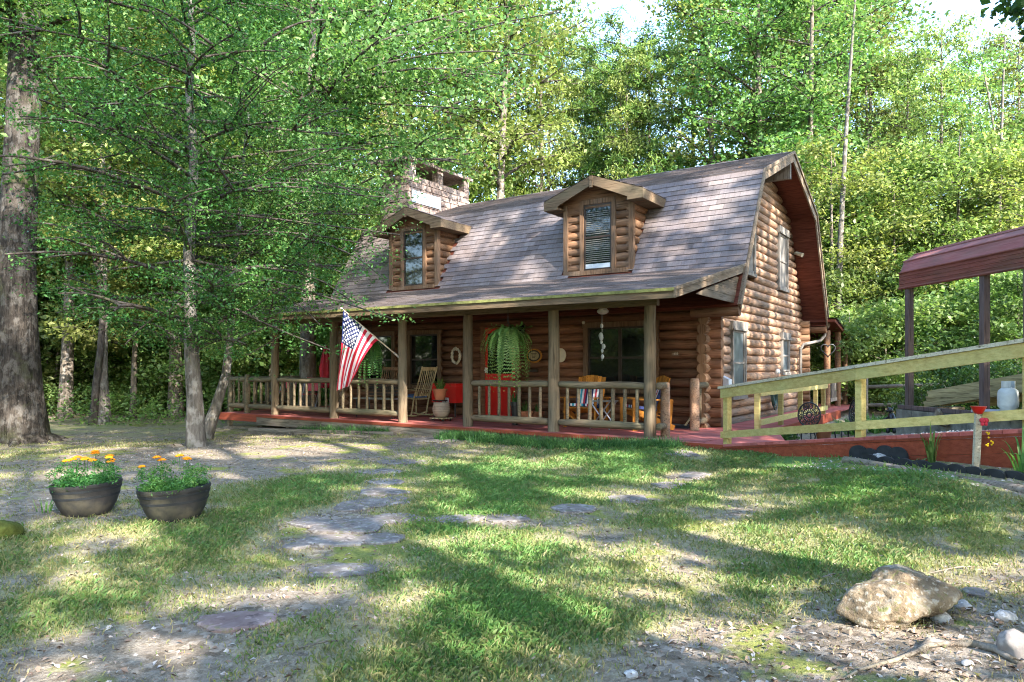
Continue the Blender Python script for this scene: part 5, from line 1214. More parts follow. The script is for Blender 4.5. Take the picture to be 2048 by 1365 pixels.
for (a, b, lab) in (((1085, 1255), (1135, 1215), 'thin curved twig in the grass right of centre'), ((1620, 1165), (1690, 1148), 'short dry twig left of the boulder'), ((590, 1300), (690, 1285), 'dry twig on the bare ground at lower left'), ((1850, 1150), (1960, 1135), 'grey twig behind the boulder')):
    p0, p1 = on_ground(*a), on_ground(*b); w = MB(); md = (p0+p1)/2+np.array([0.02, 0.03, 0.02]); w.tube([p0+[0, 0, .004], md, p1+[0, 0, .006]], [0.004, 0.005, 0.002], 6); o = w.build('twig', M['timber'], None, True); tag(o, lab, 'twig')

# landscape timbers, edging, bed
def timber(p0, p1, r, lab, mat='timber', sq=False):
    w = MB(); p0 = np.array(p0, float); p1 = np.array(p1, float)
    if sq: w.beam(p0, p1, 2*r, 1.6*r, bev=0.01)
    else: w.tube([p0+(p1-p0)*t+np.array([0, 0, 0.004*math.sin(t*9)]) for t in np.linspace(0, 1, 9)], r, 10, True, 0.5, 0.03)
    o = w.build('landscape_timber', M[mat], None, 'auto'); tag(o, lab, 'timber'); return o
a, b = on_ground(1690, 925), on_ground(2110, 1000); timber(a+[0, 0, .02], b+[0, 0, .025], 0.05, 'weathered grey timber bordering the mulch bed below the ramp')
a, b = on_ground(500, 862), on_ground(790, 872); timber(a+[0, 0, .03], b+[0, 0, .03], 0.055, 'long dark timber laid on the ground below the left of the porch', sq=True)
a, b = on_ground(452, 857), on_ground(520, 858); timber(a+[0, 0, .0], b+[0, 0, .0], 0.09, 'short dark beam under the left corner of the deck', sq=True)
a, b = on_ground(600, 870), on_ground(745, 877); timber(a+[0, -.1, .02], b+[0, -.1, .02], 0.045, 'lower timber in front of the long dark one', sq=True)
w = MB(); a = on_ground(800, 863); w.box((a[0]-0.02, a[1]-0.22, a[2]-0.1), (a[0]+0.95, a[1]+0.1, -0.07), 0.5); o = w.build('porch_step', M['timber']); tag(o, 'low wooden step at the porch opening', 'step')
ed = [(1740, 921), (1775, 926), (1810, 930), (1845, 934), (1880, 939), (1915, 943), (1950, 948), (1990, 953), (2030, 957), (2068, 962)]
for i, (x, y) in enumerate(ed):
    p = on_ground(x, y); w = MB(); n = 12; R0 = 0.105; dirv = unit(on_ground(2030, 957)-on_ground(1775, 926)); tv = np.array([0, 0, 1.0]); nn_ = np.cross(dirv, tv)
    poly = [p-tv*0.05-dirv*R0, ] + [p-dirv*R0*math.cos(PI*k/n)+tv*(0.02+0.05*math.sin(PI*k/n)) for k in range(n+1)] + [p-tv*0.05+dirv*R0]
    w.prism(poly, nn_*0.03); o = w.build('garden_edging', M['rubber'], None, 'auto'); tag(o, 'black scalloped edging piece in the row beside the grey timber', 'edging', 'black scalloped edging in the mulch bed')
er = thing('edging_roll', on_ground(1755, 915), 'standing black scalloped rubber edging leaning on the red ramp board', 'edging')
w = MB(); base = on_ground(1755, 914)
for i, (s0, s_, h) in enumerate([(2.36, 21, 20), (2.53, 17, 17), (2.70, 20, 22), (2.88, 21, 22)]):
    p = RP(s0, -0.10-0.03*(i % 2)); p[2] = gz(p[0], p[1]); r_ = s_/F*depth(p[0], p[1]); hh = h/F*depth(p[0], p[1]); 
    w.prism([p-rd_*r_-[0, 0, .05]]+[p-rd_*r_*math.cos(PI*k/10)+np.array([0, 0, hh*(0.45+0.8*math.sin(PI*k/10))]) for k in range(11)]+[p+rd_*r_-[0, 0, .05]], rn*0.03)
w.build('panel', M['rubber'], er, 'auto')
# stake with a red funnel, butterfly ornament with trailing flowers
p = RP(3.78, -0.22); p[2] = gz(p[0], p[1]); dd = depth(p[0], p[1]); top = at_d(1957, 822, dd+0.05)
w = thing('wooden_stake', p, 'leaning wooden stake topped with a red funnel in the mulch bed', 'stake'); q = MB(); q.beam(p+[0, 0, -.05], top, 0.03, 0.062, up=RT); q.build('post', M['ramptop'], w)
q = MB(); q.lathe(top, [(0.035, -0.03), (0.05, 0.0), (0.068, 0.04), (0.072, 0.045), (0.03, 0.04)], 14); q.build('funnel', M['red'], w, True)
b_ = thing('butterfly_ornament', p, 'pink and red butterfly ornament with yellow flowers wired to the stake', 'ornament'); q = MB(); t2 = at_d(1962, 845, dd-.06)
for sx, sz, r_ in ((-1, 1, .045), (1, 1, .045), (-1, -1, .03), (1, -1, .03)): q.ball(t2+RT*(sx*0.018+0.03)+np.array([0, 0, sz*0.018]), (r_*0.55, 0.008, r_*0.6), 8)
q.build('wing', M['redcloth'], b_, True); q = MB()
for i in range(12): q.ball(at_d(1978+random.uniform(-7, 8), 868+random.uniform(-10, 25), dd-.05), 0.009, 6)
q.build('flower', M['marigoldy'], b_, True)
# iris fans
def blades(c, n, L, spread, wdt, curl=0.4, lift=1.0):
    V = []
    for i in range(n):
        a = random.uniform(0, 2*PI); d_ = np.array([math.cos(a), math.sin(a), 0])*spread*random.uniform(0.2, 1); l = L*random.uniform(0.6, 1.1); sd = unit(np.cross(d_+[0, 0, .01], [0, 0, 1]))*wdt/2
        p = np.array(c)+d_*0.1; k = 6; prev = None; c2 = curl*random.uniform(0.2, 1.4)
        for j in range(k+1):
            t = j/k; q = p+d_*l*t*(0.4+c2*t)+np.array([0, 0, lift])*l*(t-c2*0.75*t*t*t); ww = sd*(1-t)**0.6
            cur = (q-ww, q+ww)
            if prev is not None: V += [prev[0], prev[1], cur[1], cur[0]]
            prev = cur
    return np.array(V)
for px, py, L, n, sp, lab in ((1882, 921, 0.60, 16, 0.32, 'young iris with upright leaves in the mulch bed against the red ramp'), (2046, 950, 0.6, 14, 0.8, 'spreading long-leaved iris at the right edge of the picture'), (90, 1025, 0.2, 12, 1.0, 'tuft of long weed blades left of the planters')):
    p = on_ground(px, py) if px != 1882 else RP(3.32, -0.2)*np.array([1, 1, 0])+np.array([0, 0, float(gz(*RP(3.32, -0.2)[:2]))]); V = blades((0, 0, 0), n, L, sp, 0.03 if px > 1000 else 0.012, 0.5)
    o = thing('iris_plant' if px > 1000 else 'weed_tuft', p, lab, 'plant'); np_mesh('leaves', V, 4, M['fern'], rng.uniform(0, 1, len(V)//4), o)
# marigold planters
def planter(px, py, s, lab, nfl, yellow):
    p = on_ground(px, py); o = thing('flower_planter', p, lab, 'planter', 'half-barrel flower planters'); r = 0.30*s; h = 0.29*s
    tilt = 0.0
    w = MB(); w.lathe(p+[0, 0, -0.03], [(r*0.55, 0), (r*0.70, h*0.16), (r*0.83, h*0.42), (r*0.93, h*0.72), (r*0.985, h*0.97), (r*1.0, h+0.0), (r*1.015, h+0.012), (r*1.01, h+0.035), (r*0.96, h+0.035), (r*0.95, h+0.0), (r*0.9, h-0.02)], 40); w.build('tub', M['tub'], o, 'auto')
    for zz in (0.66, 0.88):
        w = MB(); rr_ = r*np.interp(zz, [0.42, 0.72, 0.97], [0.83, 0.93, 0.985])-0.002; w.lathe(p+[0, 0, -0.03+h*zz], [(rr_-0.01, 0), (rr_+0.006, 0.0), (rr_+0.012*1, 0.022), (rr_-0.01, 0.022)], 40); w.build('band', M['rubber'], o, 'auto')
    w = MB(); w.lathe(p+[0, 0, h-0.06], [(r*0.9, 0), (r*0.5, 0.02), (0.01, 0.03)], 20); w.build('soil', M['soil'], o, True)
    cs = []; 
    for i in range(200):
        a = random.uniform(0, 2*PI); q = math.sqrt(random.random())*r*0.98; z = h+0.0+0.22*s*random.random()**1.4*(1.15-0.35*(q/r))*(0.6+0.5*math.sin(a*2+px)); cs.append(p+np.array([q*math.cos(a), q*math.sin(a), z]))
    P, rr_ = spray(np.array(cs), 14, 0.022, 0.018); V = leaf_quads(P, 0.03, 1.2, 0.35)-p; np_mesh('foliage', V, 4, M['fern'], rr_*0.8, o)
    for i in range(nfl):
        a = random.uniform(0, 2*PI); q = random.uniform(0.2, 0.95)*r; z = h+random.uniform(0.17, 0.30)*s; c0 = p+np.array([q*math.cos(a), q*math.sin(a), z]); w = MB(); rad = random.uniform(0.024, 0.034)
        w.tube([c0-[0, 0, 0.12], c0-[0, 0, 0.01]], 0.0025, 5); w.build('flower_stem', M['fern'], o)
        w = MB()
        for k in range(26):
            aa = k*2.4; rr2 = rad*(k/26)**0.5; c1 = c0+np.array([math.cos(aa)*rr2, math.sin(aa)*rr2, 0.012*(1-k/26)]); w.ball(c1, (0.010, 0.010, 0.007), 6, random.random())
        w.build('flower', M['marigoldy'] if random.random() < yellow else M['marigold'], o, True)
    o.rotation_euler = (0.02, -0.05, 0.2)
    return o
planter(176, 1026, 0.97, 'left half-barrel planter with yellow and orange marigolds', 15, 0.55)
planter(352, 1038, 0.99, 'right half-barrel planter with a few orange marigolds', 6, 0.0)

# ------------------------------------------------------------------ carport and its yard
CY = 2.43
TH = math.atan2(-1.98, 1.6); PIV = np.array([3.33, 2.46]); _before = set(COL.objects)
def cu_(px, off=0.0):
    r = ray(px, 733)[:2]; dvec = np.array([math.cos(TH), math.sin(TH)]); q0 = PIV+np.array([-dvec[1], dvec[0]])*off
    A2 = np.array([[dvec[0], -r[0]], [dvec[1], -r[1]]]); return float(np.linalg.solve(A2, CAM[:2]-q0)[0])
cp = thing('carport', (3.44, CY, 0.4), 'carport with faded red sheet-metal roof and brown posts on a low block wall', 'carport')
X0 = 3.33; X1 = 7.4
pf = [(0.0, 2.42), (0.0, 2.67), (0.07, 2.86), (0.25, 2.98), (0.6, 3.08), (1.8, 3.22), (3.3, 3.1), (3.6, 2.9), (3.65, 2.42)]
w = MB()
for (a, b) in zip(pf[1:-2], pf[2:-1]):
    x = X0
    n_ = 7; L = (X1-X0)
    w.prism([(X0, CY+a[0], a[1]), (X1, CY+a[0], a[1]), (X1, CY+b[0], b[1]), (X0, CY+b[0], b[1])], (0, 0.0, -0.02), random.random())
for a in pf[1:-1]: w.tube([(X0-0.005, CY+a[0], a[1]+0.004), (X1, CY+a[0], a[1]+0.004)], 0.016, 6)
w.build('roof', M['rustroof'], cp)
w = MB(); w.box((X0, CY-0.02, 2.42), (X1, CY-0.001, 2.665)); w.tube([(X0, CY-0.02, 2.42), (X1, CY-0.02, 2.42)], 0.022, 6); w.tube([(X0, CY-0.02, 2.67), (X1, CY-0.02, 2.67)], 0.018, 6)
for z in (2.49, 2.55, 2.61): w.tube([(X0, CY-0.02, z), (X1, CY-0.02, z)], 0.006, 4)
w.build('side_panel', M['rust'], cp)
w = MB(); 
for (a, b) in zip(pf[:-1], pf[1:]): w.prism([(X0-0.012, CY+a[0], a[1]+0.01), (X0-0.012, CY+b[0], b[1]+0.01), (X0-0.012, CY+b[0]*0.985+0.03, b[1]-0.05), (X0-0.012, CY+a[0]*0.985+0.03, a[1]-0.05)], (0.02, 0, 0))
w.build('end_trim', M['trimy'], cp)
for x in (3.33+cu_(1815), 3.33+cu_(1965), 5.9, 7.3):
    for y in (CY+0.03, CY+3.55):
        w = MB(); w.box((x-0.045, y-0.045, 0.35), (x+0.045, y+0.045, 2.47)); w.build('post', M['rustpost'], cp)
w = MB(); w.box((3.35, CY-0.06, 0.46), (7.4, CY+0.03, 0.52)); w.build('sill_plate', M['rustpost'], cp)
bw = thing('block_wall', (3.35, CY, 0.0), 'low mossy concrete block wall under the carport posts', 'wall')
w = MB()
for r_ in range(3):
    x = 3.35-(r_ % 2)*0.2
    while x < 7.4: w.box((max(3.35, x)+0.003, CY-0.09, -0.1+r_*0.185), (min(7.4, x+0.4)-0.003, CY+0.09, 0.082+r_*0.185), random.random()); x += 0.4
w.box((3.36, CY-0.082, -0.1), (7.39, CY+0.082, 0.452)); w.build('blocks', M['concrete'], bw)
w = MB(); w.box((3.33+cu_(1972), CY-0.22, 0.522), (7.3, CY+0.3, 0.56)); o = w.build('stone_ledge', M['slab']); tag(o, 'pale bluish slab shelf on the wall carrying the gas tank', 'shelf')
# gas tank
p = np.array([3.33+cu_(2019), CY-0.02, 0.56])
tk = thing('gas_tank', p, 'dull white gas tank standing on the slab under the carport', 'gas tank'); r_ = 0.12
w = MB(); w.lathe(p, [(r_*0.75, 0.0), (r_*0.75, 0.03), (r_*0.97, 0.06), (r_, 0.09), (r_, 0.22), (r_*0.92, 0.27), (r_*0.6, 0.305), (0.03, 0.315)], 28); w.build('body', M['tank'], tk, True)
w = MB()
for a0, a1 in ((0.4, 2.7), (3.5, 5.9)):
    pts = [(p[0]+0.075*math.cos(a), p[1]+0.075*math.sin(a)) for a in np.linspace(a0, a1, 9)]
    for q0, q1 in zip(pts[:-1], pts[1:]): w.prism([(q0[0], q0[1], p[2]+0.29), (q1[0], q1[1], p[2]+0.29), (q1[0], q1[1], p[2]+0.395), (q0[0], q0[1], p[2]+0.395)], (0.004, 0.004, 0))
w.build('collar', M['tank'], tk)
w = MB(); w.tube([p+[0, 0, .3], p+[0, 0, .37]], 0.022, 8); w.ball(p+[0, 0, .375], (0.03, 0.03, 0.012), 8); w.build('valve', M['steel'], tk, True)
# lumber leaning up behind the wall
NLb = 9
for i in range(NLb):
    row, lay = divmod(i, 3)
    xa = 3.55+0.12*row+random.uniform(-.05, .05); y = CY+0.35+0.17*row
    za = 0.56+0.085*lay+0.02*row; w = MB(); L = random.uniform(3.0, 3.6) if i != 6 else 2.2
    if i == 6: xa = 4.25
    w.beam((xa, y, za), (xa+L, y+0.1, za+L*0.165), 0.14, 0.04, rnd=random.random()); w.beam((xa+0.02, y-0.05, za-0.045), (xa+0.02+L, y+0.05, za-0.045+L*0.165), 0.04, 0.06, rnd=random.random())
    o = w.build('plank', M['lumber']); tag(o, f'old yellowish plank in the sloping lumber pile, {["front row bottom", "front row middle", "front row top", "middle row bottom", "middle row middle", "middle row top", "short one lying on top", "back row middle", "back row top"][i]}', 'plank', 'planks in the sloping lumber pile')
w = MB(); w.box((3.6, CY+0.25, -0.1), (3.75, CY+0.8, 0.5)); w.box((6.0, CY+0.25, -0.1), (6.15, CY+0.8, 0.86)); o = w.build('lumber_support', M['timber']); tag(o, 'rough trestle blocks holding up the lumber pile', 'trestle')
# statues
p = np.array([3.33+cu_(1900), CY-0.16, 0.25])
rock('stone_statue', (p[0]-0.03, p[1], p[2]+0.17), 0.07, 0.06, 0.12, 0.3, M['boulder'], 'brown carved stone figure in front of the block wall', 'statue', None, 61, 0.2, 3)
q = MB()
rock('garden_stone', (p[0]+0.09, p[1]+0.0, p[2]+0.09), 0.09, 0.07, 0.08, 0.3, M['boulder'], 'lumpy brown stone leaning against the carved figure', 'rock', None, 62, 0.2, 3)
rock('garden_stone', (3.33+cu_(1915), CY-0.3, 0.08), 0.16, 0.12, 0.13, 0.3, M['concrete'], 'round mossy stone low against the block wall', 'rock', None, 63, 0.2, 3)
Rz = Matrix.Translation((PIV[0], PIV[1], 0)) @ Matrix.Rotation(TH, 4, 'Z') @ Matrix.Translation((-3.33, -CY, 0))
for o in set(COL.objects)-_before:
    if o.parent is None: o.matrix_basis = Rz @ o.matrix_basis
p = at_d(1783, 845, 12.2); g = 0.02
bo = thing('bear_figure', (p[0], p[1], g), 'small black bear figure standing in the ferns beside the carport', 'statue'); w = MB(); c0 = np.array([p[0], p[1], 0.18])
w.tube([c0+[0, 0, -0.12], c0, c0+[0, 0, .08], c0+[-.01, 0, .16]], [0.06, 0.075, 0.065, 0.04], 12, True); w.ball(c0+[-.02, -.01, .21], (0.05, 0.05, 0.048), 10); w.ball(c0+[-.06, -.04, .2], (0.025, 0.025, 0.02), 8)
for sx in (-1, 1): w.ball(c0+[-.02+sx*.035, 0, .255], 0.015, 6); w.tube([c0+[sx*.05, -.02, .08], c0+[sx*.07-.03, -.09, .05]], [0.026, 0.02], 8); w.tube([c0+[sx*.045, 0, -.08], c0+[sx*.05, -.07, -.17]], [0.035, 0.03], 8)
w.build('body', M['black'], bo, True)
# gravel patch of pale stones behind the ramp
n = 2600; t = rng.uniform(0, 1, (n, 2)); A_ = RP(0.4, 1.35); P = np.array([RP(0.5+a*4.2, 1.32+b**1.3*1.9) for a, b in t]); P[:, 2] = gz(P[:, 0], P[:, 1])+0.015
k_ = ((P[:, 0]-PIV[0])*(-math.sin(TH))+(P[:, 1]-PIV[1])*math.cos(TH)) < -0.15; P = P[k_]; V = []; F_ = []
w = MB()
for p in P[:1500]:
    r_ = random.uniform(0.02, 0.05); a = random.uniform(0, 3); w.add([p+[r_*math.cos(a+k*2.09), r_*math.sin(a+k*2.09), 0] for k in range(3)]+[p+[0, 0, r_*0.9]], [(0, 1, 3), (1, 2, 3), (2, 0, 3)], random.random())
o = w.build('gravel', M['whitestone']); tag(o, 'pale pebbles spread between the ramp and the block wall', 'gravel', kind='stuff')
# rail fence behind
rf_ = thing('rail_fence', (2.6, 9.6, 0), 'rustic grey rail fence behind the side deck', 'fence')
for (a, b) in (((1.9, 9.3, 0.62), (5.2, 11.3, 0.72)), ((1.9, 9.3, 0.15), (5.2, 11.3, 0.25))):
    w = MB(); w.tube([a, (np.array(a)+np.array(b))/2+[0, 0, .02], b], 0.045, 8, True, None, 0.05); w.build('rail', M['timber'], rf_, True)
for t in (0, 0.5, 1):
    p = np.array([1.9+3.3*t, 9.3+2*t, 0]); w = MB(); w.tube([p+[0, 0, -.3], p+[0, 0, .85]], 0.05, 8); w.build('post', M['timber'], rf_, True)
# fern bed by the fence
n = 40; V = []
for i in range(n):
    x = random.uniform(1.7, 3.2); y = random.uniform(4.6, 7.5); V.append(blades((x, y, float(gz(x, y))), 16, 0.4, 1.0, 0.045, 0.7))
V = np.concatenate(V); o = np_mesh('fern_bed', V, 4, M['fern'], rng.uniform(0, 1, len(V)//4)); tag(o, 'bright green ferns growing beside the side deck', 'ferns', kind='stuff')

# ------------------------------------------------------------------ porch things
def fern_basket(px, y, ztop, zb, R, lab, n=90):
    c = at_y(px, 700, y); c[2] = ztop; o = thing('hanging_fern', (c[0], y, zb), lab, 'hanging plant', 'hanging fern baskets'); c0 = np.array([c[0], y, ztop-0.28])
    w = MB()
    w.tube([(c[0], y, 2.2), c0+[0, 0, .22]], 0.006, 6)
    for a in (0, 2.1, 4.2): w.tube([c0+[0, 0, .22], c0+[0.13*math.cos(a), 0.13*math.sin(a), 0]], 0.004, 5)
    w.build('hanger', M['black'], o)
    w = MB(); w.lathe(c0+[0, 0, -.14], [(0.09, 0), (0.13, 0.12), (0.14, 0.14), (0.12, 0.14)], 16); w.build('pot', M['brownmetal'], o, True)
    V = []; rr_ = []
    H = c0[2]-zb
    for i in range(n):
        a = random.uniform(0, 2*PI); f = (i+0.5)/n; reach = R*random.uniform(0.2, 1.15)**0.8; drop = H*random.uniform(0.25, 1.05) if f > 0.3 else H*random.uniform(-0.22, 0.35); d_ = np.array([math.cos(a), math.sin(a), 0]); up_ = random.uniform(0.10, 0.24)
        k = 26; pts = [c0+d_*reach*(1-(1-t)**1.8)+np.array([0, 0, up_*math.sin(min(1, t*2.2)*PI*0.5)*(1-t)-drop*t**1.9]) for t in np.linspace(0, 1, k)]
        rv = random.random(); sw = random.uniform(-.03, .03)
        for j in range(1, k-1):
            tg_ = unit(pts[j+1]-pts[j-1]); sd = unit(np.cross(tg_, d_*0.6+np.array([0, 0, 0.8]))+1e-6); l = 0.042*math.sin(PI*(0.12+0.86*j/k))**0.7; wv = tg_*0.011
            nrm = np.cross(sd, tg_)
            for s_ in (-1, 1):
                tip = pts[j]+sd*s_*l+tg_*0.018-nrm*0.008*random.random(); V += [pts[j]-wv, pts[j]+wv*0.8, tip+wv*0.4, tip-wv*0.4]; rr_.append(min(1, max(0, rv*0.6+random.uniform(0, 0.5))))
    V = np.array(V); org = np.array([c[0], y, zb]); np_mesh('fronds', V-org, 4, M['fern'], np.array(rr_), o); return o
fern_basket(1016, -0.2, 2.02, 0.66, 0.46, 'big hanging fern over the railing right of the porch opening', 150)
fern_basket(742, -0.12, 1.85, 0.62, 0.30, 'narrower hanging fern behind the flag', 80)
# flag -------------------------------------------------------
base = np.array([-5.45, -0.12, 1.36]); tip = at_y(684, 618, -0.95); tip = np.array(tip)
fl = thing('national_flag', base, 'striped flag with white stars on blue hanging from an angled pole on a porch post', 'flag')
w = MB(); w.tube([base, tip], [0.014, 0.011], 8); w.ball(tip+unit(tip-base)*0.02, 0.022, 8); w.build('pole', M['cream'], fl, True)
w = MB(); w.tube([base+[0.0, 0.06, -.04], base+unit(tip-base)*0.1], 0.022, 8); w.build('bracket', M['steel'], fl)
nh, nf = 39, 60; hv = (base-tip); Lp = np.linalg.norm(hv); hv = hv/Lp; hoist = 0.93; fly = 1.70
down = unit(np.array([-0.10, -0.02, -1.0])); G = np.zeros((nh+1, nf+1, 3))
bx_ = RT
for i in range(nh+1):
    h = i/nh
    for j in range(nf+1):
        s_ = j/nf; sag = s_**0.8
        squeeze = 1-0.66*sag
        p = tip+hv*(0.03+hoist*(h*squeeze))+down*fly*s_*(0.97-0.12*h)+hv*0.0
        # hoist slope flattens as the cloth hangs
        p = p+np.array([0, 0, 1.0])*(hoist*h*(1-squeeze)*0.35*abs(hv[2]))
        fold = math.sin(h*PI*5.2+1.3*s_+0.5)*0.085*sag+math.sin(h*PI*2.3+2.0)*0.05*sag
        p = p+FW*fold+RT*(0.025*math.sin(s_*5+h*4)*sag)
        G[i, j] = p
def cell(i, j):
    h = (i+0.5)/nh; s_ = (j+0.5)/nf
    return 2 if (h < 7/13 and s_ < 0.4) else (0 if int(h*13) % 2 == 0 else 1)
w = MB(); vs = G.reshape(-1, 3); w.v = [tuple(p-0) for p in vs]; w.n = len(vs)
for i in range(nh):
    for j in range(nf):
        a = i*(nf+1)+j; w.f.append((a, a+1, a+nf+2, a+nf+1)); w.r.append(0.5); w.m.append(cell(i, j))
w.build('cloth', [M['flagred'], M['flagwhite'], M['navy']], fl, True)
w = MB(); ci, cj = nh*7/13, nf*0.4
for r_ in range(9):
    for c_ in range(6 if r_ % 2 == 0 else 5):
        fi = ci*(r_+1)/10; fj = cj*((c_+0.5 if r_ % 2 == 0 else c_+1.0))/6.0
        i0, j0 = int(fi), int(fj); p = G[i0, j0]+(G[min(nh, i0+1), j0]-G[i0, j0])*(fi-i0)+(G[i0, j0+1]-G[i0, j0])*(fj-j0)
        eu = unit(G[i0+1, j0]-G[i0, j0]); ev = unit(G[i0, j0+1]-G[i0, j0]); nn_ = np.cross(eu, ev); nn_ /= np.linalg.norm(nn_)
        for sg in (-1, 1):
            pts = [p+nn_*sg*0.006+(eu*math.cos(k*PI/5)+ev*math.sin(k*PI/5))*(0.030 if k % 2 == 0 else 0.013) for k in range(10)]
            w.add(pts+[p+nn_*sg*0.006], [(k, (k+1) % 10, 10) for k in range(10)])
w.build('stars', M['flagwhite'], fl)

def local(c, rz):
    cr, sr = math.cos(rz), math.sin(rz)
    return lambda x, y, z: np.array([c[0]+x*cr-y*sr, c[1]+x*sr+y*cr, c[2]+z])
def adirondack(c, rz, lab, foot=False):
    o = thing('adirondack_chair', c, lab, 'chair', 'orange wooden chairs on the porch'); L = local(c, rz)
    w = MB()
    for i in range(7):
        x = -0.24+0.08*i; h = 0.98-0.35*abs(x)**1.5
        w.prism([L(x-0.034, 0.20, 0.30), L(x+0.034, 0.20, 0.30), L(x+0.038, 0.40, h), L(x-0.038, 0.40, h)], L(0, 0.02, 0)-L(0, 0, 0), random.random())
    w.build('backrest', M['orangewood'], o)
    w = MB()
    for i in range(6): y = -0.28+0.085*i; w.prism([L(-0.27, y, 0.36-0.1*i/5), L(0.27, y, 0.36-0.1*i/5), L(0.27, y+0.075, 0.345-0.1*i/5), L(-0.27, y+0.075, 0.345-0.1*i/5)], (0, 0, 0.02), random.random())
    w.build('seat', M['orangewood'], o)
    for sx in (-1, 1):
        w = MB(); x0, x1 = sx*0.27, sx*0.38; w.prism([L(x0, -0.34, 0.55), L(x1, -0.34, 0.55), L(x1, 0.42, 0.53), L(x0+sx*0.03, 0.42, 0.53)], (0, 0, 0.022)); w.build('arm', M['orangewood'], o)
        w = MB(); w.beam(L(sx*0.30, -0.28, 0), L(sx*0.30, -0.28, 0.548), 0.03, 0.09, up=L(0, 1, 0)-L(0, 0, 0)); w.build('leg', M['orangewood'], o)
        w = MB(); w.beam(L(sx*0.29, -0.26, 0.34), L(sx*0.29, 0.48, 0.03), 0.03, 0.1); w.beam(L(sx*0.31, 0.38, 0.1), L(sx*0.31, 0.42, 0.53), 0.03, 0.06, up=L(0, 1, 0)-L(0, 0, 0)); w.build('leg', M['orangewood'], o)
    if foot:
        w = MB(); w.beam(L(-0.32, -0.34, 0.30), L(0.1, -0.34, 0.05), 0.02, 0.03); w.build('brace', M['orangewood'], o)
    cu = MB(); cols = [0, 1, 2, 1, 3, 0, 1, 2, 0, 1, 3, 1, 0]; n = len(cols)
    for i, k in enumerate(cols):
        x0 = -0.24+0.48*i/n; x1 = -0.24+0.48*(i+1)/n; cu.mi = k
        cu.prism([L(x0, -0.27, 0.40), L(x1, -0.27, 0.40), L(x1, 0.17, 0.34), L(x0, 0.17, 0.34)], (0, 0, 0.05)); cu.prism([L(x0, 0.15, 0.38), L(x1, 0.15, 0.38), L(x1, 0.31, 0.78), L(x0, 0.31, 0.78)], L(0, -0.045, 0.02)-L(0, 0, 0))
    q = cu.build('striped_cushion', [M['navy'], M['flagwhite'], M['teal'], M['redcloth']]); tag(q, lab.replace('orange slatted chair', 'striped cushion on the chair'), 'cushion', 'striped chair cushions')
adirondack((-1.86, 1.25, 0), 0.15, 'orange slatted chair left of the little folding table', True)
adirondack((-0.72, 1.35, 0), -0.75, 'orange slatted chair behind the right porch post')
# folding table
o = thing('folding_table', (-1.36, 1.0, 0), 'small grey folding table with crossed legs between the orange chairs', 'table'); w = MB(); w.box((-1.58, 0.85, 0.50), (-1.14, 1.2, 0.52)); w.build('top', M['steel'], o)
for y in (0.88, 1.17):
    for sg in (-1, 1): w = MB(); w.tube([(-1.36-sg*0.2, y, 0), (-1.36+sg*0.2, y, 0.5)], 0.012, 6); w.build('leg', M['steel'], o)
# rocking chairs
def rocker(c, rz, lab, mat, cushion=None):
    o = thing('rocking_chair', c, lab, 'rocking chair', 'rocking chairs on the porch'); L = local(c, rz); w = MB()
    for i in range(7): x = -0.18+0.06*i; w.tube([L(x, 0.20, 0.46), L(x, 0.34, 0.76), L(x, 0.42, 1.06)], 0.011, 6, True, random.random())
    w.beam(L(-0.24, 0.425, 1.09), L(0.24, 0.425, 1.09), 0.02, 0.08); w.beam(L(-0.24, 0.20, 0.50), L(0.24, 0.20, 0.50), 0.02, 0.05); w.build('backrest', mat, o)
    for sx in (-1, 1):
        w = MB(); w.tube([L(sx*0.24, 0.10, 0.04), L(sx*0.24, 0.20, 0.48), L(sx*0.24, 0.36, 0.86), L(sx*0.24, 0.45, 1.14)], 0.018, 7); w.build('back_post', mat, o)
        w = MB(); w.tube([L(sx*0.26, -0.24, 0.04), L(sx*0.26, -0.24, 0.62)], 0.018, 7); w.build('leg', mat, o)
        w = MB(); w.tube([L(sx*0.25, -0.38, 0.07), L(sx*0.25, -0.1, 0.02), L(sx*0.25, 0.25, 0.03), L(sx*0.25, 0.62, 0.15)], 0.018, 7); w.build('rocker', mat, o)
        w = MB(); w.beam(L(sx*0.27, -0.3, 0.63), L(sx*0.27, 0.27, 0.61), 0.06, 0.02); w.build('arm', mat, o)
    w = MB(); w.prism([L(-0.24, -0.26, 0.43), L(0.24, -0.26, 0.43), L(0.22, 0.2, 0.39), L(-0.22, 0.2, 0.39)], (0, 0, 0.025)); w.build('seat', mat, o)
    if cushion: w = MB(); w.prism([L(-0.21, -0.22, 0.457), L(0.21, -0.22, 0.457), L(0.2, 0.16, 0.43), L(-0.2, 0.16, 0.43)], (0, 0, 0.05)); q = w.build('seat_cushion', cushion); tag(q, 'blue cushion on the pale rocking chair', 'cushion')
rocker((-6.42, 1.5, 0), 1.05-PI/2-1.1, 'pale slatted rocking chair beside the terracotta potted fern', M['rockerwood'], M['blue'])
rocker((-7.75, 1.75, 0), 0.2, 'brown rocking chair behind the narrower fern', M['logs'])
# glider bench and grill-like things at the left
o = thing('porch_bench', (-7.0, 0.75, 0), 'dark metal bench behind the railing beside the flag', 'bench'); w = MB()
for i in range(5): w.beam((-7.5, 0.62+0.09*i, 0.42), (-6.3, 0.62+0.09*i, 0.42), 0.07, 0.02)
w.build('seat', M['steel'], o); w = MB()
for i in range(4): w.beam((-7.5, 1.1, 0.5+0.08*i), (-6.3, 1.1, 0.5+0.08*i), 0.02, 0.05)
w.build('backrest', M['brownmetal'], o)
for x in (-7.45, -6.35):
    for y in (0.64, 1.05): w = MB(); w.tube([(x, y, 0), (x, y, 0.41)], 0.015, 6); w.build('leg', M['black'], o)
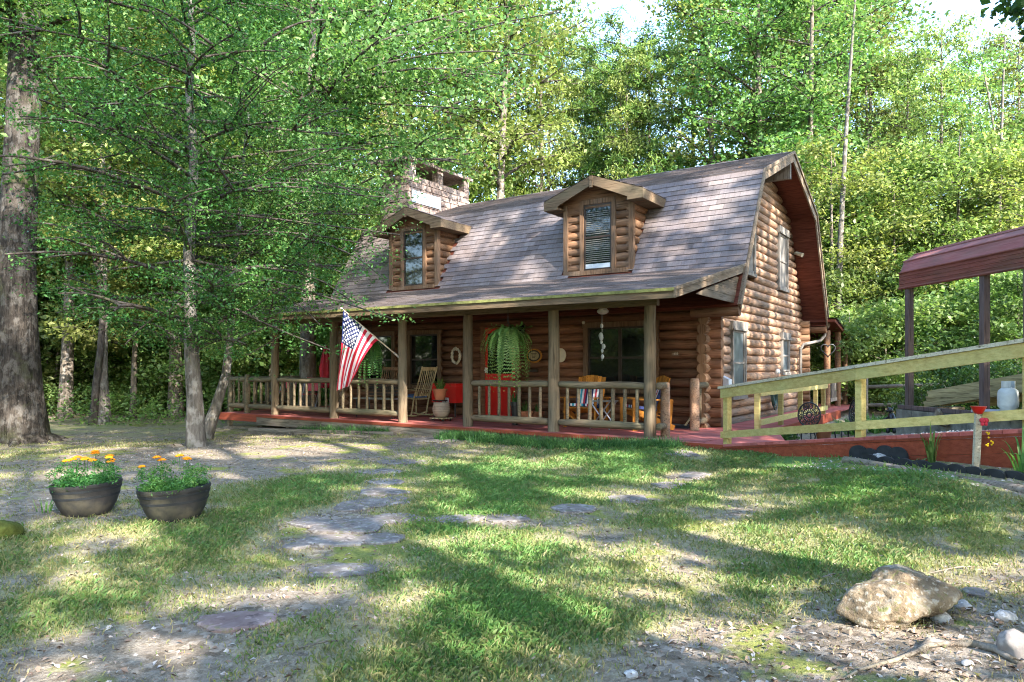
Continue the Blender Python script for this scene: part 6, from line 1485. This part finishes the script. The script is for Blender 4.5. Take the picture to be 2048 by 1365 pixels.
# plant stand with terracotta pot and fern
c = at_y(880, 800, 1.1); c = np.array([c[0], 1.1, 0])
o = thing('potted_fern', (c[0], 1.1, 0.5), 'green fern in a terracotta pot on a stand beside the rocking chair', 'potted plant'); w = MB(); w.lathe((c[0], 1.1, 0.42), [(0.10, 0), (0.15, 0.2), (0.165, 0.2), (0.165, 0.24), (0.14, 0.24)], 20); w.build('pot', M['terra'], o, 'auto')
V = blades((c[0], 1.1, 0.66), 60, 0.35, 0.8, 0.03, 0.9); np_mesh('fronds', V-np.array([c[0], 1.1, 0.5]), 4, M['fern'], rng.uniform(0, .7, len(V)//4), o)
o = thing('plant_stand', (c[0], 1.1, 0), 'dark stand carrying the terracotta pot', 'plant stand'); w = MB(); w.lathe((c[0], 1.1, 0.39), [(0.16, 0), (0.17, 0.015), (0.16, 0.028)], 20); w.build('top', M['black'], o)
for a in (0.3, 2.4, 4.5): w = MB(); w.tube([(c[0]+0.13*math.cos(a), 1.1+0.13*math.sin(a), 0.39), (c[0]+0.17*math.cos(a), 1.1+0.17*math.sin(a), 0)], 0.01, 6); w.build('leg', M['black'], o)
c = at_y(883, 815, 0.75); c = np.array([c[0], 0.75, 0.075])
o = thing('stoneware_crock', c, 'tan ribbed crock on a small wheeled trolley near the porch opening', 'crock'); w = MB(); w.lathe(c, [(0.10, 0), (0.15, 0.04), (0.185, 0.12), (0.19, 0.2), (0.165, 0.28), (0.17, 0.31), (0.15, 0.31), (0.13, 0.28)], 24); w.build('body', M['stoneware'], o, True)
for k in range(6):
    w = MB(); z = 0.06+0.035*k; rr_ = np.interp(z, [0, 0.04, 0.12, 0.2, 0.28], [0.1, 0.15, 0.185, 0.19, 0.165]); w.lathe(c+[0, 0, z], [(rr_-0.005, 0), (rr_+0.004, 0.005), (rr_-0.005, 0.01)], 24); w.build('rib', M['trimz'], o)
o = thing('plant_trolley', (c[0], c[1], 0), 'low wooden trolley on castors under the tan crock', 'trolley'); w = MB()
for i in range(4): w.box((c[0]-0.19, c[1]-0.17+0.09*i, 0.052), (c[0]+0.19, c[1]-0.10+0.09*i, 0.072))
w.build('top', M['rockerwood'], o)
for sx in (-1, 1):
    for sy in (-1, 1): w = MB(); w.ball((c[0]+sx*0.14, c[1]+sy*0.12, 0.025), 0.024, 8); w.build('caster', M['black'], o)
# red chest on legs
c = np.array([-5.72, 2.0, 0]); o = thing('red_cooler', c, 'bright red cooler chest against the wall left of the door', 'cooler'); w = MB(); w.box((-6.12, 1.72, 0.32), (-5.42, 2.18, 0.70)); w.build('body', M['red'], o); w = MB(); w.box((-6.13, 1.71, 0.702), (-5.41, 2.19, 0.76)); w.build('lid', M['red'], o)
for x in (-6.08, -5.46):
    for y in (1.76, 2.14): w = MB(); w.tube([(x, y, 0), (x, y, 0.32)], 0.018, 6); w.build('leg', M['black'], o)
w = MB(); w.box((-5.50, 1.35, 0.28), (-5.33, 1.38, 0.46)); w.tube([(-5.42, 1.37, 0.28), (-5.42, 1.37, 0)], 0.012, 6); o = w.build('small_sign', M['slab']); tag(o, 'small pale sign on a stem in front of the red cooler', 'sign')
# wreath
o = thing('flower_wreath', (-5.92, yw-0.05, 1.4), 'wreath of white flowers on the wall left of the door', 'wreath'); w = MB(); cc = at_y(913, 712, yw-0.06)
for i in range(24): a = 2*PI*i/24; w.ball(cc+np.array([0.15*math.cos(a)*0.8+random.gauss(0, .008), -.02, 0.17*math.sin(a)+random.gauss(0, .008)]), random.uniform(.03, .042), 6)
w.build('flowers', plain('cream_petals', (0.5, 0.45, 0.36), 0.8, 0.2), o, True); w = MB(); w.tube([cc+np.array([0.13*math.cos(a), 0, 0.15*math.sin(a)]) for a in np.linspace(0, 2*PI, 20)], 0.025, 7, False); w.build('ring', M['bark3'], o, True)
# lantern
cc = at_y(1043, 668, yw-0.12); o = thing('wall_lantern', cc, 'dark glass wall lantern right of the red door', 'lantern'); w = MB(); w.lathe(cc+[0, 0, -.14], [(0.05, 0), (0.06, 0.02)], 6); w.lathe(cc+[0, 0, .1], [(0.095, 0), (0.06, 0.07), (0.02, 0.10)], 6)
for a in range(6): w.tube([cc+np.array([0.055*math.cos(a*PI/3), 0.055*math.sin(a*PI/3), -.12]), cc+np.array([0.085*math.cos(a*PI/3), 0.085*math.sin(a*PI/3), .1])], 0.006, 5)
w.tube([cc+[0, 0, .18], cc+[0, .02, .24], cc+[0, .13, .2]], 0.01, 6); w.build('frame', M['black'], o); w = MB(); w.lathe(cc+[0, 0, -.12], [(0.045, 0), (0.07, 0.2)], 6); w.build('glass', M['glass'], o)
# oval plaque and round plate
cc = at_y(1069, 712, yw-0.02); w = MB(); w.mi = 0
pts = [cc+np.array([0.20*math.cos(a), 0, 0.155*math.sin(a)]) for a in np.linspace(0, 2*PI, 28, endpoint=False)]; w.prism(pts, (0, -0.02, 0)); w.mi = 1
pts = [cc+np.array([0.165*math.cos(a), -0.0201, 0.125*math.sin(a)]) for a in np.linspace(0, 2*PI, 28, endpoint=False)]; w.prism(pts, (0, -0.006, 0)); w.mi = 2
pts = [cc+np.array([0.13*math.cos(a), -0.0262, 0.095*math.sin(a)]) for a in np.linspace(0, 2*PI, 28, endpoint=False)]; w.prism(pts, (0, -0.003, 0)); w.mi = 1
for k in range(4): w.box((cc[0]-0.07+0.01*k, cc[1]-0.032, cc[2]+0.04-0.028*k), (cc[0]+0.07-0.012*k, cc[1]-0.0293, cc[2]+0.052-0.028*k))
o = w.build('oval_plaque', [M['orangewood'], M['brownmetal'], M['rockerwood']]); tag(o, 'oval wooden plaque on the wall beside the big hanging fern', 'plaque')
cc = at_y(1122, 711, yw-0.03); w = MB(); pts = [cc+np.array([0.13*math.cos(a), 0, 0.15*math.sin(a)]) for a in np.linspace(0, 2*PI, 24, endpoint=False)]; w.prism(pts, (0, -0.025, 0)); pts = [cc+np.array([0.10*math.cos(a), -.026, 0.12*math.sin(a)]) for a in np.linspace(0, 2*PI, 24, endpoint=False)]; w.prism(pts, (0, -0.006, 0)); o = w.build('round_plate', M['cream']); tag(o, 'cream round wall plate half hidden by a porch post', 'plate')
cc = at_y(1067, 742, yw-0.02); w = MB(); w.box((cc[0]-0.11, cc[1]-0.02, cc[2]-0.03), (cc[0]+0.11, cc[1], cc[2]+0.03)); w.box((cc[0]-0.10, cc[1]-0.024, cc[2]-0.02), (cc[0]+0.10, cc[1]-0.0205, cc[2]+0.02)); o = w.build('name_board', M['brownmetal']); tag(o, 'small dark board on the wall under the oval plaque', 'plaque')
# house number plate
cc = at_y(1351, 708, yw-0.015); o = thing('house_number_plate', cc, 'small brown number plate on the logs by the porch corner', 'plate'); w = MB(); w.box((cc[0]-0.075, cc[1]-0.012, cc[2]-0.045), (cc[0]+0.075, cc[1], cc[2]+0.045)); w.build('plate', M['logd'], o)
tcu = bpy.data.curves.new('digits', 'FONT'); tcu.body = '1655'; tcu.fill_mode = 'BOTH'; tcu.size = 0.06; tcu.extrude = 0.002; tcu.align_x = 'CENTER'; tcu.align_y = 'CENTER'; to = bpy.data.objects.new('digits', tcu); COL.objects.link(to); dg = bpy.context.evaluated_depsgraph_get(); dme = bpy.data.meshes.new_from_object(to.evaluated_get(dg)); bpy.data.objects.remove(to); tcu = dme; to = bpy.data.objects.new('digits', dme); COL.objects.link(to); to.parent = o; to.location = (0, -0.0145, 0); to.rotation_euler = (PI/2, 0, 0); tcu.materials.append(M['cream'])
# detector above the window, ornament in the window
cc = at_y(1167, 646, yw-0.06); w = MB(); w.lathe(cc, [(0.02, -0.03), (0.035, -0.01), (0.035, 0.02), (0.01, 0.035)], 12); o = w.build('sensor_light', M['cream'], None, True); tag(o, 'little cream sensor light at the corner of the wide window', 'light')
cc = at_y(1204, 663, 1.0); o = thing('wind_chime', cc, 'wind chime with pale pieces hanging before the wide window', 'wind chime'); w = MB(); w.tube([cc+[0, 0, .45], cc+[0, 0, -.55]], 0.004, 5); w.build('cord', M['steel'], o)
for k, (r_, z) in enumerate([(0.035, 0.10), (0.05, -0.08), (0.03, -0.2), (0.045, -0.12), (0.04, -0.28), (0.03, -0.36), (0.035, -0.47)]): w = MB(); w.ball(cc+[random.uniform(-.05, .05), random.uniform(-.04, .04), z], (r_, 0.012, r_*1.3), 7, random.random()); w.build('charm', M['galv'], o, True)
cc = np.array([-1.9, 2.22, 1.25])
# ceiling fan
cc = np.array([-1.46, 1.2, 2.33]); o = thing('ceiling_fan', cc, 'ceiling fan with wooden blades and a white bowl light under the porch roof', 'ceiling fan'); w = MB(); w.lathe(cc+[0, 0, -.12], [(0.02, 0), (0.09, 0.03), (0.10, 0.07), (0.05, 0.10)], 16); w.tube([cc, cc+[0, 0, .3]], 0.02, 8); w.build('motor', M['cream'], o, True); w = MB(); w.ball(cc+[0, 0, -.15], (0.11, 0.11, 0.06), 14); w.build('bowl', M['white'], o, True)
for k in range(5): a = k*2*PI/5+0.2; d_ = np.array([math.cos(a), math.sin(a), 0]); n_ = np.array([-d_[1], d_[0], 0.15]); w = MB(); w.prism([cc+d_*0.12-n_*0.05-[0, 0, .05], cc+d_*0.62-n_*0.07-[0, 0, .05], cc+d_*0.62+n_*0.07-[0, 0, .05], cc+d_*0.12+n_*0.05-[0, 0, .05]], (0, 0, 0.01)); w.build('blade', M['orangewood'], o)
cc = at_y(997, 628, 1.2); w = MB(); w.lathe((cc[0], 1.2, 2.28), [(0.07, 0), (0.1, 0.03), (0.1, 0.3)], 14); o = w.build('porch_light', M['cream'], None, True); tag(o, 'round cream ceiling light before the red door', 'light')
# terracotta pots and black boot-like urn near the door
for (px, y, r_, h, lab, mt) in ((1050, 1.1, 0.16, 0.26, 'wide terracotta pot behind the railing left of the orange chairs', 'terra'), (1030, 0.8, 0.08, 0.45, 'tall black vase behind the railing under the big fern', 'black'), (1075, 1.6, 0.13, 0.22, 'second terracotta pot close to the wall', 'terra')):
    c = at_y(px, 820, y); o = thing('flower_pot', (c[0], y, 0), lab, 'pot'); w = MB(); w.lathe((c[0], y, 0.0), [(r_*0.7, 0), (r_, h*0.85), (r_*1.1, h*0.86), (r_*1.1, h), (r_*0.9, h)], 18); w.build('body', M[mt], o, 'auto'); V = blades((c[0], y, h-0.02), 26, 0.3, 0.6, 0.03, 0.6); np_mesh('leaves', V-np.array([c[0], y, 0]), 4, M['leafdk'], rng.uniform(0, .6, len(V)//4), o)
w = MB(); w.box((-5.1, 1.5, 0.002), (-4.2, 2.2, 0.014)); o = w.build('door_mat', M['rubber']); tag(o, 'dark mat in front of the red door', 'mat')
w = MB(); w.box((-0.55, 1.85, 0.0), (-0.05, 2.2, 0.05)); o = w.build('shoe_tray', M['rubber']); tag(o, 'low black tray on the deck by the corner logs', 'tray')
w = MB(); w.beam((-0.12, 1.9, 0.05), (-0.02, 2.25, 0.36), 0.03, 0.02); o = w.build('wooden_stick', M['rockerwood']); tag(o, 'pale stick leaning in the porch corner', 'stick')
# left end: closed red parasol, red chairs
cc = at_y(652, 735, 2.6); o = thing('closed_parasol', (cc[0], 2.6, 0), 'closed pink-red parasol standing at the left end of the deck', 'parasol'); w = MB(); w.tube([(cc[0], 2.6, 0), (cc[0], 2.6, 1.75)], 0.02, 8); w.build('pole', M['cream'], o)
w = MB(); n = 16; prof_ = [(0.14, 0.55), (0.13, 0.8), (0.15, 1.1), (0.09, 1.5), (0.02, 1.72)]; vs = []
for r_, z in prof_:
    for k in range(n): a = 2*PI*k/n; q = r_*(1+0.28*(k % 2)); vs.append((cc[0]+q*math.cos(a), 2.6+q*math.sin(a), z))
w.add(vs, [(i*n+k, i*n+(k+1) % n, (i+1)*n+(k+1) % n, (i+1)*n+k) for i in range(4) for k in range(n)]); w.build('canopy', M['redcloth'], o)
for (px, y, lab) in ((620, 1.6, 'red folding chair at the left end of the porch'), (573, 2.6, 'pinkish folding chair beyond the left railing')):
    c = at_y(px, 790, y); L = local((c[0], y, 0), 0.5); o = thing('folding_chair', (c[0], y, 0), lab, 'chair'); w = MB(); w.prism([L(-.2, -.2, .42), L(.2, -.2, .42), L(.2, .2, .40), L(-.2, .2, .40)], (0, 0, .02)); w.build('seat', M['redcloth'], o)
    w = MB(); w.prism([L(-.2, .2, .5), L(.2, .2, .5), L(.2, .28, .85), L(-.2, .28, .85)], L(0, .02, 0)-L(0, 0, 0)); w.build('backrest', M['red'], o)
    for sx in (-1, 1):
        w = MB(); w.tube([L(sx*.21, -.22, 0), L(sx*.21, .28, .86)], .012, 6); w.build('leg', M['steel'], o); w = MB(); w.tube([L(sx*.21, .25, 0), L(sx*.21, -.2, .42)], .012, 6); w.build('leg', M['steel'], o)

# ------------------------------------------------------------------ iron chairs, pots, hose, heart by the side deck
def iron_chair(c, rz, lab):
    o = thing('iron_chair', c, lab, 'chair', 'black cast iron chairs beside the deck'); K = 0.84; L0 = local(c, rz); L = lambda x, y, z: L0(x*K, y*K, z*K); w = MB(); a_, b_ = 0.22, 0.25; cz = 0.68
    def el(f, n=26): return [L(a_*f*math.cos(t), 0.20+0.10*(b_*f*math.sin(t)), cz+b_*f*math.sin(t)) for t in np.linspace(0, 2*PI, n)]
    w.tube(el(1), 0.014, 7, False); w.tube(el(0.55), 0.010, 6, False); w.tube(el(0.22), 0.012, 6, False)
    for k in range(16):
        t = 2*PI*k/16; p = lambda f, tt: L(a_*f*math.cos(tt), 0.20+0.1*b_*f*math.sin(tt), cz+b_*f*math.sin(tt)); w.tube([p(0.22, t), p(0.42, t+0.2), p(0.7, t-0.05), p(0.97, t+0.16)], 0.007, 5, False)
        w.tube([p(0.78, t+0.2)+np.array([0, 0, 0])]+[p(0.78, t+0.2)+(L(0.03*math.cos(q), 0, 0.03*math.sin(q))-L(0, 0, 0)) for q in np.linspace(0, 5.5, 8)], 0.006, 5, False)
    w.build('backrest', M['black'], o, True)
    w = MB(); w.lathe(L(0, 0, 0.40), [(0.20, 0), (0.215, 0.012), (0.20, 0.024), (0.02, 0.022)], 22, None); w.tube([L(-0.12, 0.18, 0.42), L(-0.1, 0.2, 0.5)], 0.014, 6); w.tube([L(0.12, 0.18, 0.42), L(0.1, 0.2, 0.5)], 0.014, 6)
    for k in range(10):
        t = 2*PI*k/10; q = L(0.205*math.cos(t), 0.205*math.sin(t), 0.365); sd = L(-math.sin(t), math.cos(t), 0)-L(0, 0, 0); w.tube([q+sd*0.045*math.cos(z)+np.array([0, 0, 0.035*math.sin(z)]) for z in np.linspace(0, 5.6, 10)], 0.008, 5, False)
    w.build('seat', M['black'], o, True)
    for k in range(4): t = PI/4+k*PI/2; w = MB(); w.tube([L(0.15*math.cos(t), 0.15*math.sin(t), 0.40), L(0.20*math.cos(t), 0.20*math.sin(t), 0.25), L(0.17*math.cos(t), 0.17*math.sin(t), 0.1), L(0.23*math.cos(t), 0.23*math.sin(t), 0.0)], 0.012, 6); w.build('leg', M['black'], o, True)
for px, d, rz, lab in ((1612, 12.1, 0.5, 'left black cast iron chair with an oval lattice back'), (1690, 11.9, -0.35, 'right black cast iron chair partly behind the ramp post')):
    p = at_d(px, 733, d); iron_chair((p[0], p[1], float(gz(p[0], p[1]))), rz-0.6, lab)
p = at_d(1573, 733, 12.0); g = float(gz(p[0], p[1])); o = thing('potted_hosta', (p[0], p[1], g), 'leafy green plant in a wide black bowl beside the iron chair', 'potted plant'); w = MB(); w.lathe((p[0], p[1], g), [(0.14, 0), (0.2, 0.12), (0.22, 0.13), (0.18, 0.13)], 20); w.build('bowl', M['rubber'], o, True)
cs = np.array([[random.gauss(0, .08), random.gauss(0, .08), 0.16+random.uniform(0, .14)] for _ in range(50)]); P, r = spray(cs, 8, 0.03, 0.03); np_mesh('leaves', leaf_quads(P, 0.06, 0.8), 4, M['fern'], r*0.5, o)
p = at_d(1647, 733, 12.3); g = float(gz(p[0], p[1])); w = MB(); w.lathe((p[0], p[1], g), [(0.09, 0), (0.13, 0.24), (0.145, 0.24), (0.145, 0.28), (0.12, 0.28)], 18); o = w.build('flower_pot', M['terra'], None, 'auto'); tag(o, 'bright orange clay pot between the two iron chairs', 'pot')
# hose coil on a hanger
cc = onp = np.array([XR+0.2, 6.6, 0.55]); o = thing('garden_hose', cc, 'coiled dark green hose hanging on the side wall', 'hose'); w = MB(); hm = plain('green_hose', (0.035, 0.07, 0.06), 0.5, 0.3)
for k in range(9): r_ = random.uniform(0.16, 0.27); w.tube([cc+np.array([0.02*k/3, r_*0.9*math.cos(t)+random.gauss(0, .01), r_*1.25*math.sin(t)-0.05*k*0.3]) for t in np.linspace(0, 2*PI, 18)], 0.014, 6, False)
w.build('coil', hm, o, True); w = MB(); w.box((XR+0.1, 6.4, 0.75), (XR+0.3, 6.8, 0.82)); w.ball((XR+0.22, 6.95, 1.02), (0.06, 0.06, 0.07), 10); w.build('hanger', M['white'], o)
# white sign-like box at the corner
w = MB(); w.prism([(0.32, 2.55, 0.78), (0.50, 2.50, 0.78), (0.50, 2.50, 0.90), (0.32, 2.55, 0.98)], (0.02, 0.14, 0)); o = w.build('paper_box', M['galv']); tag(o, 'pale metal newspaper box fixed beside the corner logs', 'box')
# heart hanger
cc = np.array([0.95, 9.9, 1.72]); cc = at_d(1656, 700, 17.3); o = thing('heart_ornament', cc, 'dark wire heart hanging from the downspout at the rear corner', 'ornament'); w = MB()
w.tube([cc+RT*0.011*(16*math.sin(t)**3)+np.array([0, 0, 0.011*(13*math.cos(t)-5*math.cos(2*t)-2*math.cos(3*t)-math.cos(4*t))]) for t in np.linspace(0, 2*PI, 30)], 0.014, 6, False); w.tube([cc+[0, 0, .06], cc+[0, 0, .32]], 0.006, 5); w.build('wire', M['black'], o, True)

# ------------------------------------------------------------------ grass, litter
n = 700000
d = 2.4+(rng.uniform(0, 1, n)**1.15)*12.5; t = rng.uniform(-0.80, 0.80, n); X = CAM[0]+(FW[0]+RT[0]*t)*d; Y = CAM[1]+(FW[1]+RT[1]*t)*d
g = grass_d(X, Y); fine = 0.5+0.5*wob(X*1.0+3, Y, 16.0)
indeck = (Y > -0.3) & (X < 1.3) & (X > -11.6); inramp = ((X-P1[0])*rn[0]+(Y-P1[1])*rn[1] > -0.08) & (X > 1.0)
bed = (X > 2.2) & (((X-P1[0])*rn[0]+(Y-P1[1])*rn[1]) > -0.75)
k_ = (rng.uniform(0, 1, n) < np.clip(g*1.25-0.1, 0.02, 1)*np.clip(0.3+1.0*fine, 0, 1)) & ~indeck & ~inramp & ~(bed & (rng.uniform(0, 1, n) < .93)); X, Y, g, d, fine = X[k_], Y[k_], g[k_], d[k_], fine[k_]; n = len(X)
Z = gz(X, Y); L = (0.016+0.036*g)*rng.uniform(0.5, 1.5, n)*(1+0.25*sst(6, 12, d)); W = rng.uniform(0.0013, 0.0028, n)*(1+d*0.15)
a = rng.uniform(0, 2*PI, n); ln = rng.uniform(0.15, 1.1, n); dx = np.cos(a)*ln*L; dy = np.sin(a)*ln*L; b = a+PI/2+rng.normal(0, .5, n); wx = np.cos(b)*W; wy = np.sin(b)*W
P0 = np.stack([X-wx, Y-wy, Z-0.004], 1); P1_ = np.stack([X+wx, Y+wy, Z-0.004], 1); P2 = np.stack([X+dx*0.45+wx*.7, Y+dy*0.45+wy*.7, Z+L*0.62], 1); P3 = np.stack([X+dx, Y+dy, Z+L*(1-0.25*ln)], 1)
V = np.stack([P0, P1_, P2, P3], 1).reshape(-1, 3); rv = np.clip(0.06+0.85*g+0.3*(fine-0.5)+0.25*wob(X-8, Y+3, 2.6)+rng.normal(0, .24, n), 0, 1)
o = np_mesh('grass', V, 4, M['grass'], rv); tag(o, 'patchy green and straw-coloured lawn grass', 'grass', kind='stuff')
# border grass along the porch
V = []
cl = []
for i in range(560):
    x = random.uniform(-3.9, 0.75); cl.append((x, -0.40-abs(random.gauss(0, 0.18))-0.14*(x > -2.2)))
for i in range(90): cl.append((random.uniform(-8.0, -5.4), -0.45-abs(random.gauss(0, 0.1))))
for x, y in cl: V.append(blades((x, y, float(gz(x, y))), 14, 0.24, 0.8, 0.010, 0.75))
V = np.concatenate(V); o = np_mesh('border_grass', V, 4, M['liri'], rng.uniform(0, 1, len(V)//4)); tag(o, 'dark strappy border grass along the front of the porch', 'border grass', kind='stuff')
# dead leaves
n = 42000; d = 2.4+(rng.uniform(0, 1, n)**1.3)*15; t = rng.uniform(-0.82, 0.82, n); X = CAM[0]+(FW[0]+RT[0]*t)*d; Y = CAM[1]+(FW[1]+RT[1]*t)*d; g = grass_d(X, Y)
right = sst(2.0, 4.5, X)*sst(-5, -7, Y)+0.8*sst(-2, -6, X)*sst(-7, -5, Y)+0.3; indeck = (Y > -0.3) & (X < 1.3) & (X > -11.6); inramp = ((X-P1[0])*rn[0]+(Y-P1[1])*rn[1] > -0.1) & (X > 1.0)
k_ = (rng.uniform(0, 1, n) < np.clip(right*(1.15-g), 0.14, 1)*(0.55+0.45*wob(X, Y, 5))) & ~indeck & ~inramp; X, Y = X[k_], Y[k_]; n = len(X)
C = np.stack([X, Y, gz(X, Y)+rng.uniform(0.004, 0.018, n)], 1); V = leaf_quads(C, 0.028, 0.28, 0.5, 0.25, svar=0.65); o = np_mesh('dead_leaves', V, 4, M['dead'], rng.uniform(0, 1, n)**1.3); tag(o, 'dry brown leaves scattered over the lawn', 'dead leaves', kind='stuff')
# chips and mulch in the bed, small pebbles in front
w = MB()
for i in range(2600):
    if i < 900: s_ = random.uniform(1.8, 5.6); t_ = -random.uniform(0.06, 0.72); p = P1+rd_*s_+rn*t_; x, y = p[0], p[1]
    else:
        dd = 2.5+random.random()**1.5*6; tt_ = random.uniform(-.78, .78); x = CAM[0]+(FW[0]+RT[0]*tt_)*dd; y = CAM[1]+(FW[1]+RT[1]*tt_)*dd
        if random.random() < 0.75*float(grass_d(x, y))+0.25: continue
    z = float(gz(x, y)); r_ = random.uniform(0.006, 0.018); a = random.uniform(0, 3); hh = random.uniform(.3, .8)
    w.add([(x+r_*math.cos(a+k*1.571)*(1.6 if k % 2 else 1), y+r_*math.sin(a+k*1.571)*(1.6 if k % 2 else 1), z-0.002) for k in range(4)]+[(x+random.uniform(-.3, .3)*r_, y, z+r_*hh)], [(0, 1, 4), (1, 2, 4), (2, 3, 4), (3, 0, 4)], random.random())
o = w.build('wood_chips', M['dead']); tag(o, 'bark chips and small stones lying on the soil', 'wood chips', kind='stuff')
# ------------------------------------------------------------------ light
wld = bpy.data.worlds.new('World'); scn.world = wld; wld.use_nodes = True
nt = wld.node_tree; nt.nodes.clear()
sky = N(nt, 'ShaderNodeTexSky'); sky.sky_type = 'NISHITA'; sky.sun_disc = False; sky.sun_elevation = EL; sky.sun_rotation = math.atan2(S[0], S[1]); sky.air_density = 1.0; sky.dust_density = 0.8; sky.ozone_density = 2.0
bg = N(nt, 'ShaderNodeBackground'); bg.inputs[1].default_value = 0.15; wo = N(nt, 'ShaderNodeOutputWorld')
nt.links.new(sky.outputs[0], bg.inputs[0]); nt.links.new(bg.outputs[0], wo.inputs[0])
sl_ = bpy.data.lights.new('sun', 'SUN'); sl_.energy = 2.9; sl_.angle = math.radians(0.53); sl_.color = (1.0, 0.94, 0.86)
so = bpy.data.objects.new('sun', sl_); COL.objects.link(so); so.location = (12, -14, 18); so.rotation_euler = Vector(-S).to_track_quat('-Z', 'Y').to_euler()
scn.view_settings.view_transform = 'Standard'; scn.view_settings.look = 'None'; scn.view_settings.exposure = 3.1; scn.view_settings.gamma = 1.0; scn.view_settings.use_curve_mapping = False
c = scn.cycles; c.max_bounces = 7; c.diffuse_bounces = 4; c.glossy_bounces = 3; c.transmission_bounces = 3; c.transparent_max_bounces = 6; c.use_denoising = True; c.pixel_filter_type = 'BLACKMAN_HARRIS'; c.filter_width = 1.1; c.denoising_prefilter = 'NONE'
c.caustics_reflective = False; c.caustics_refractive = False; c.sample_clamp_indirect = 6.0
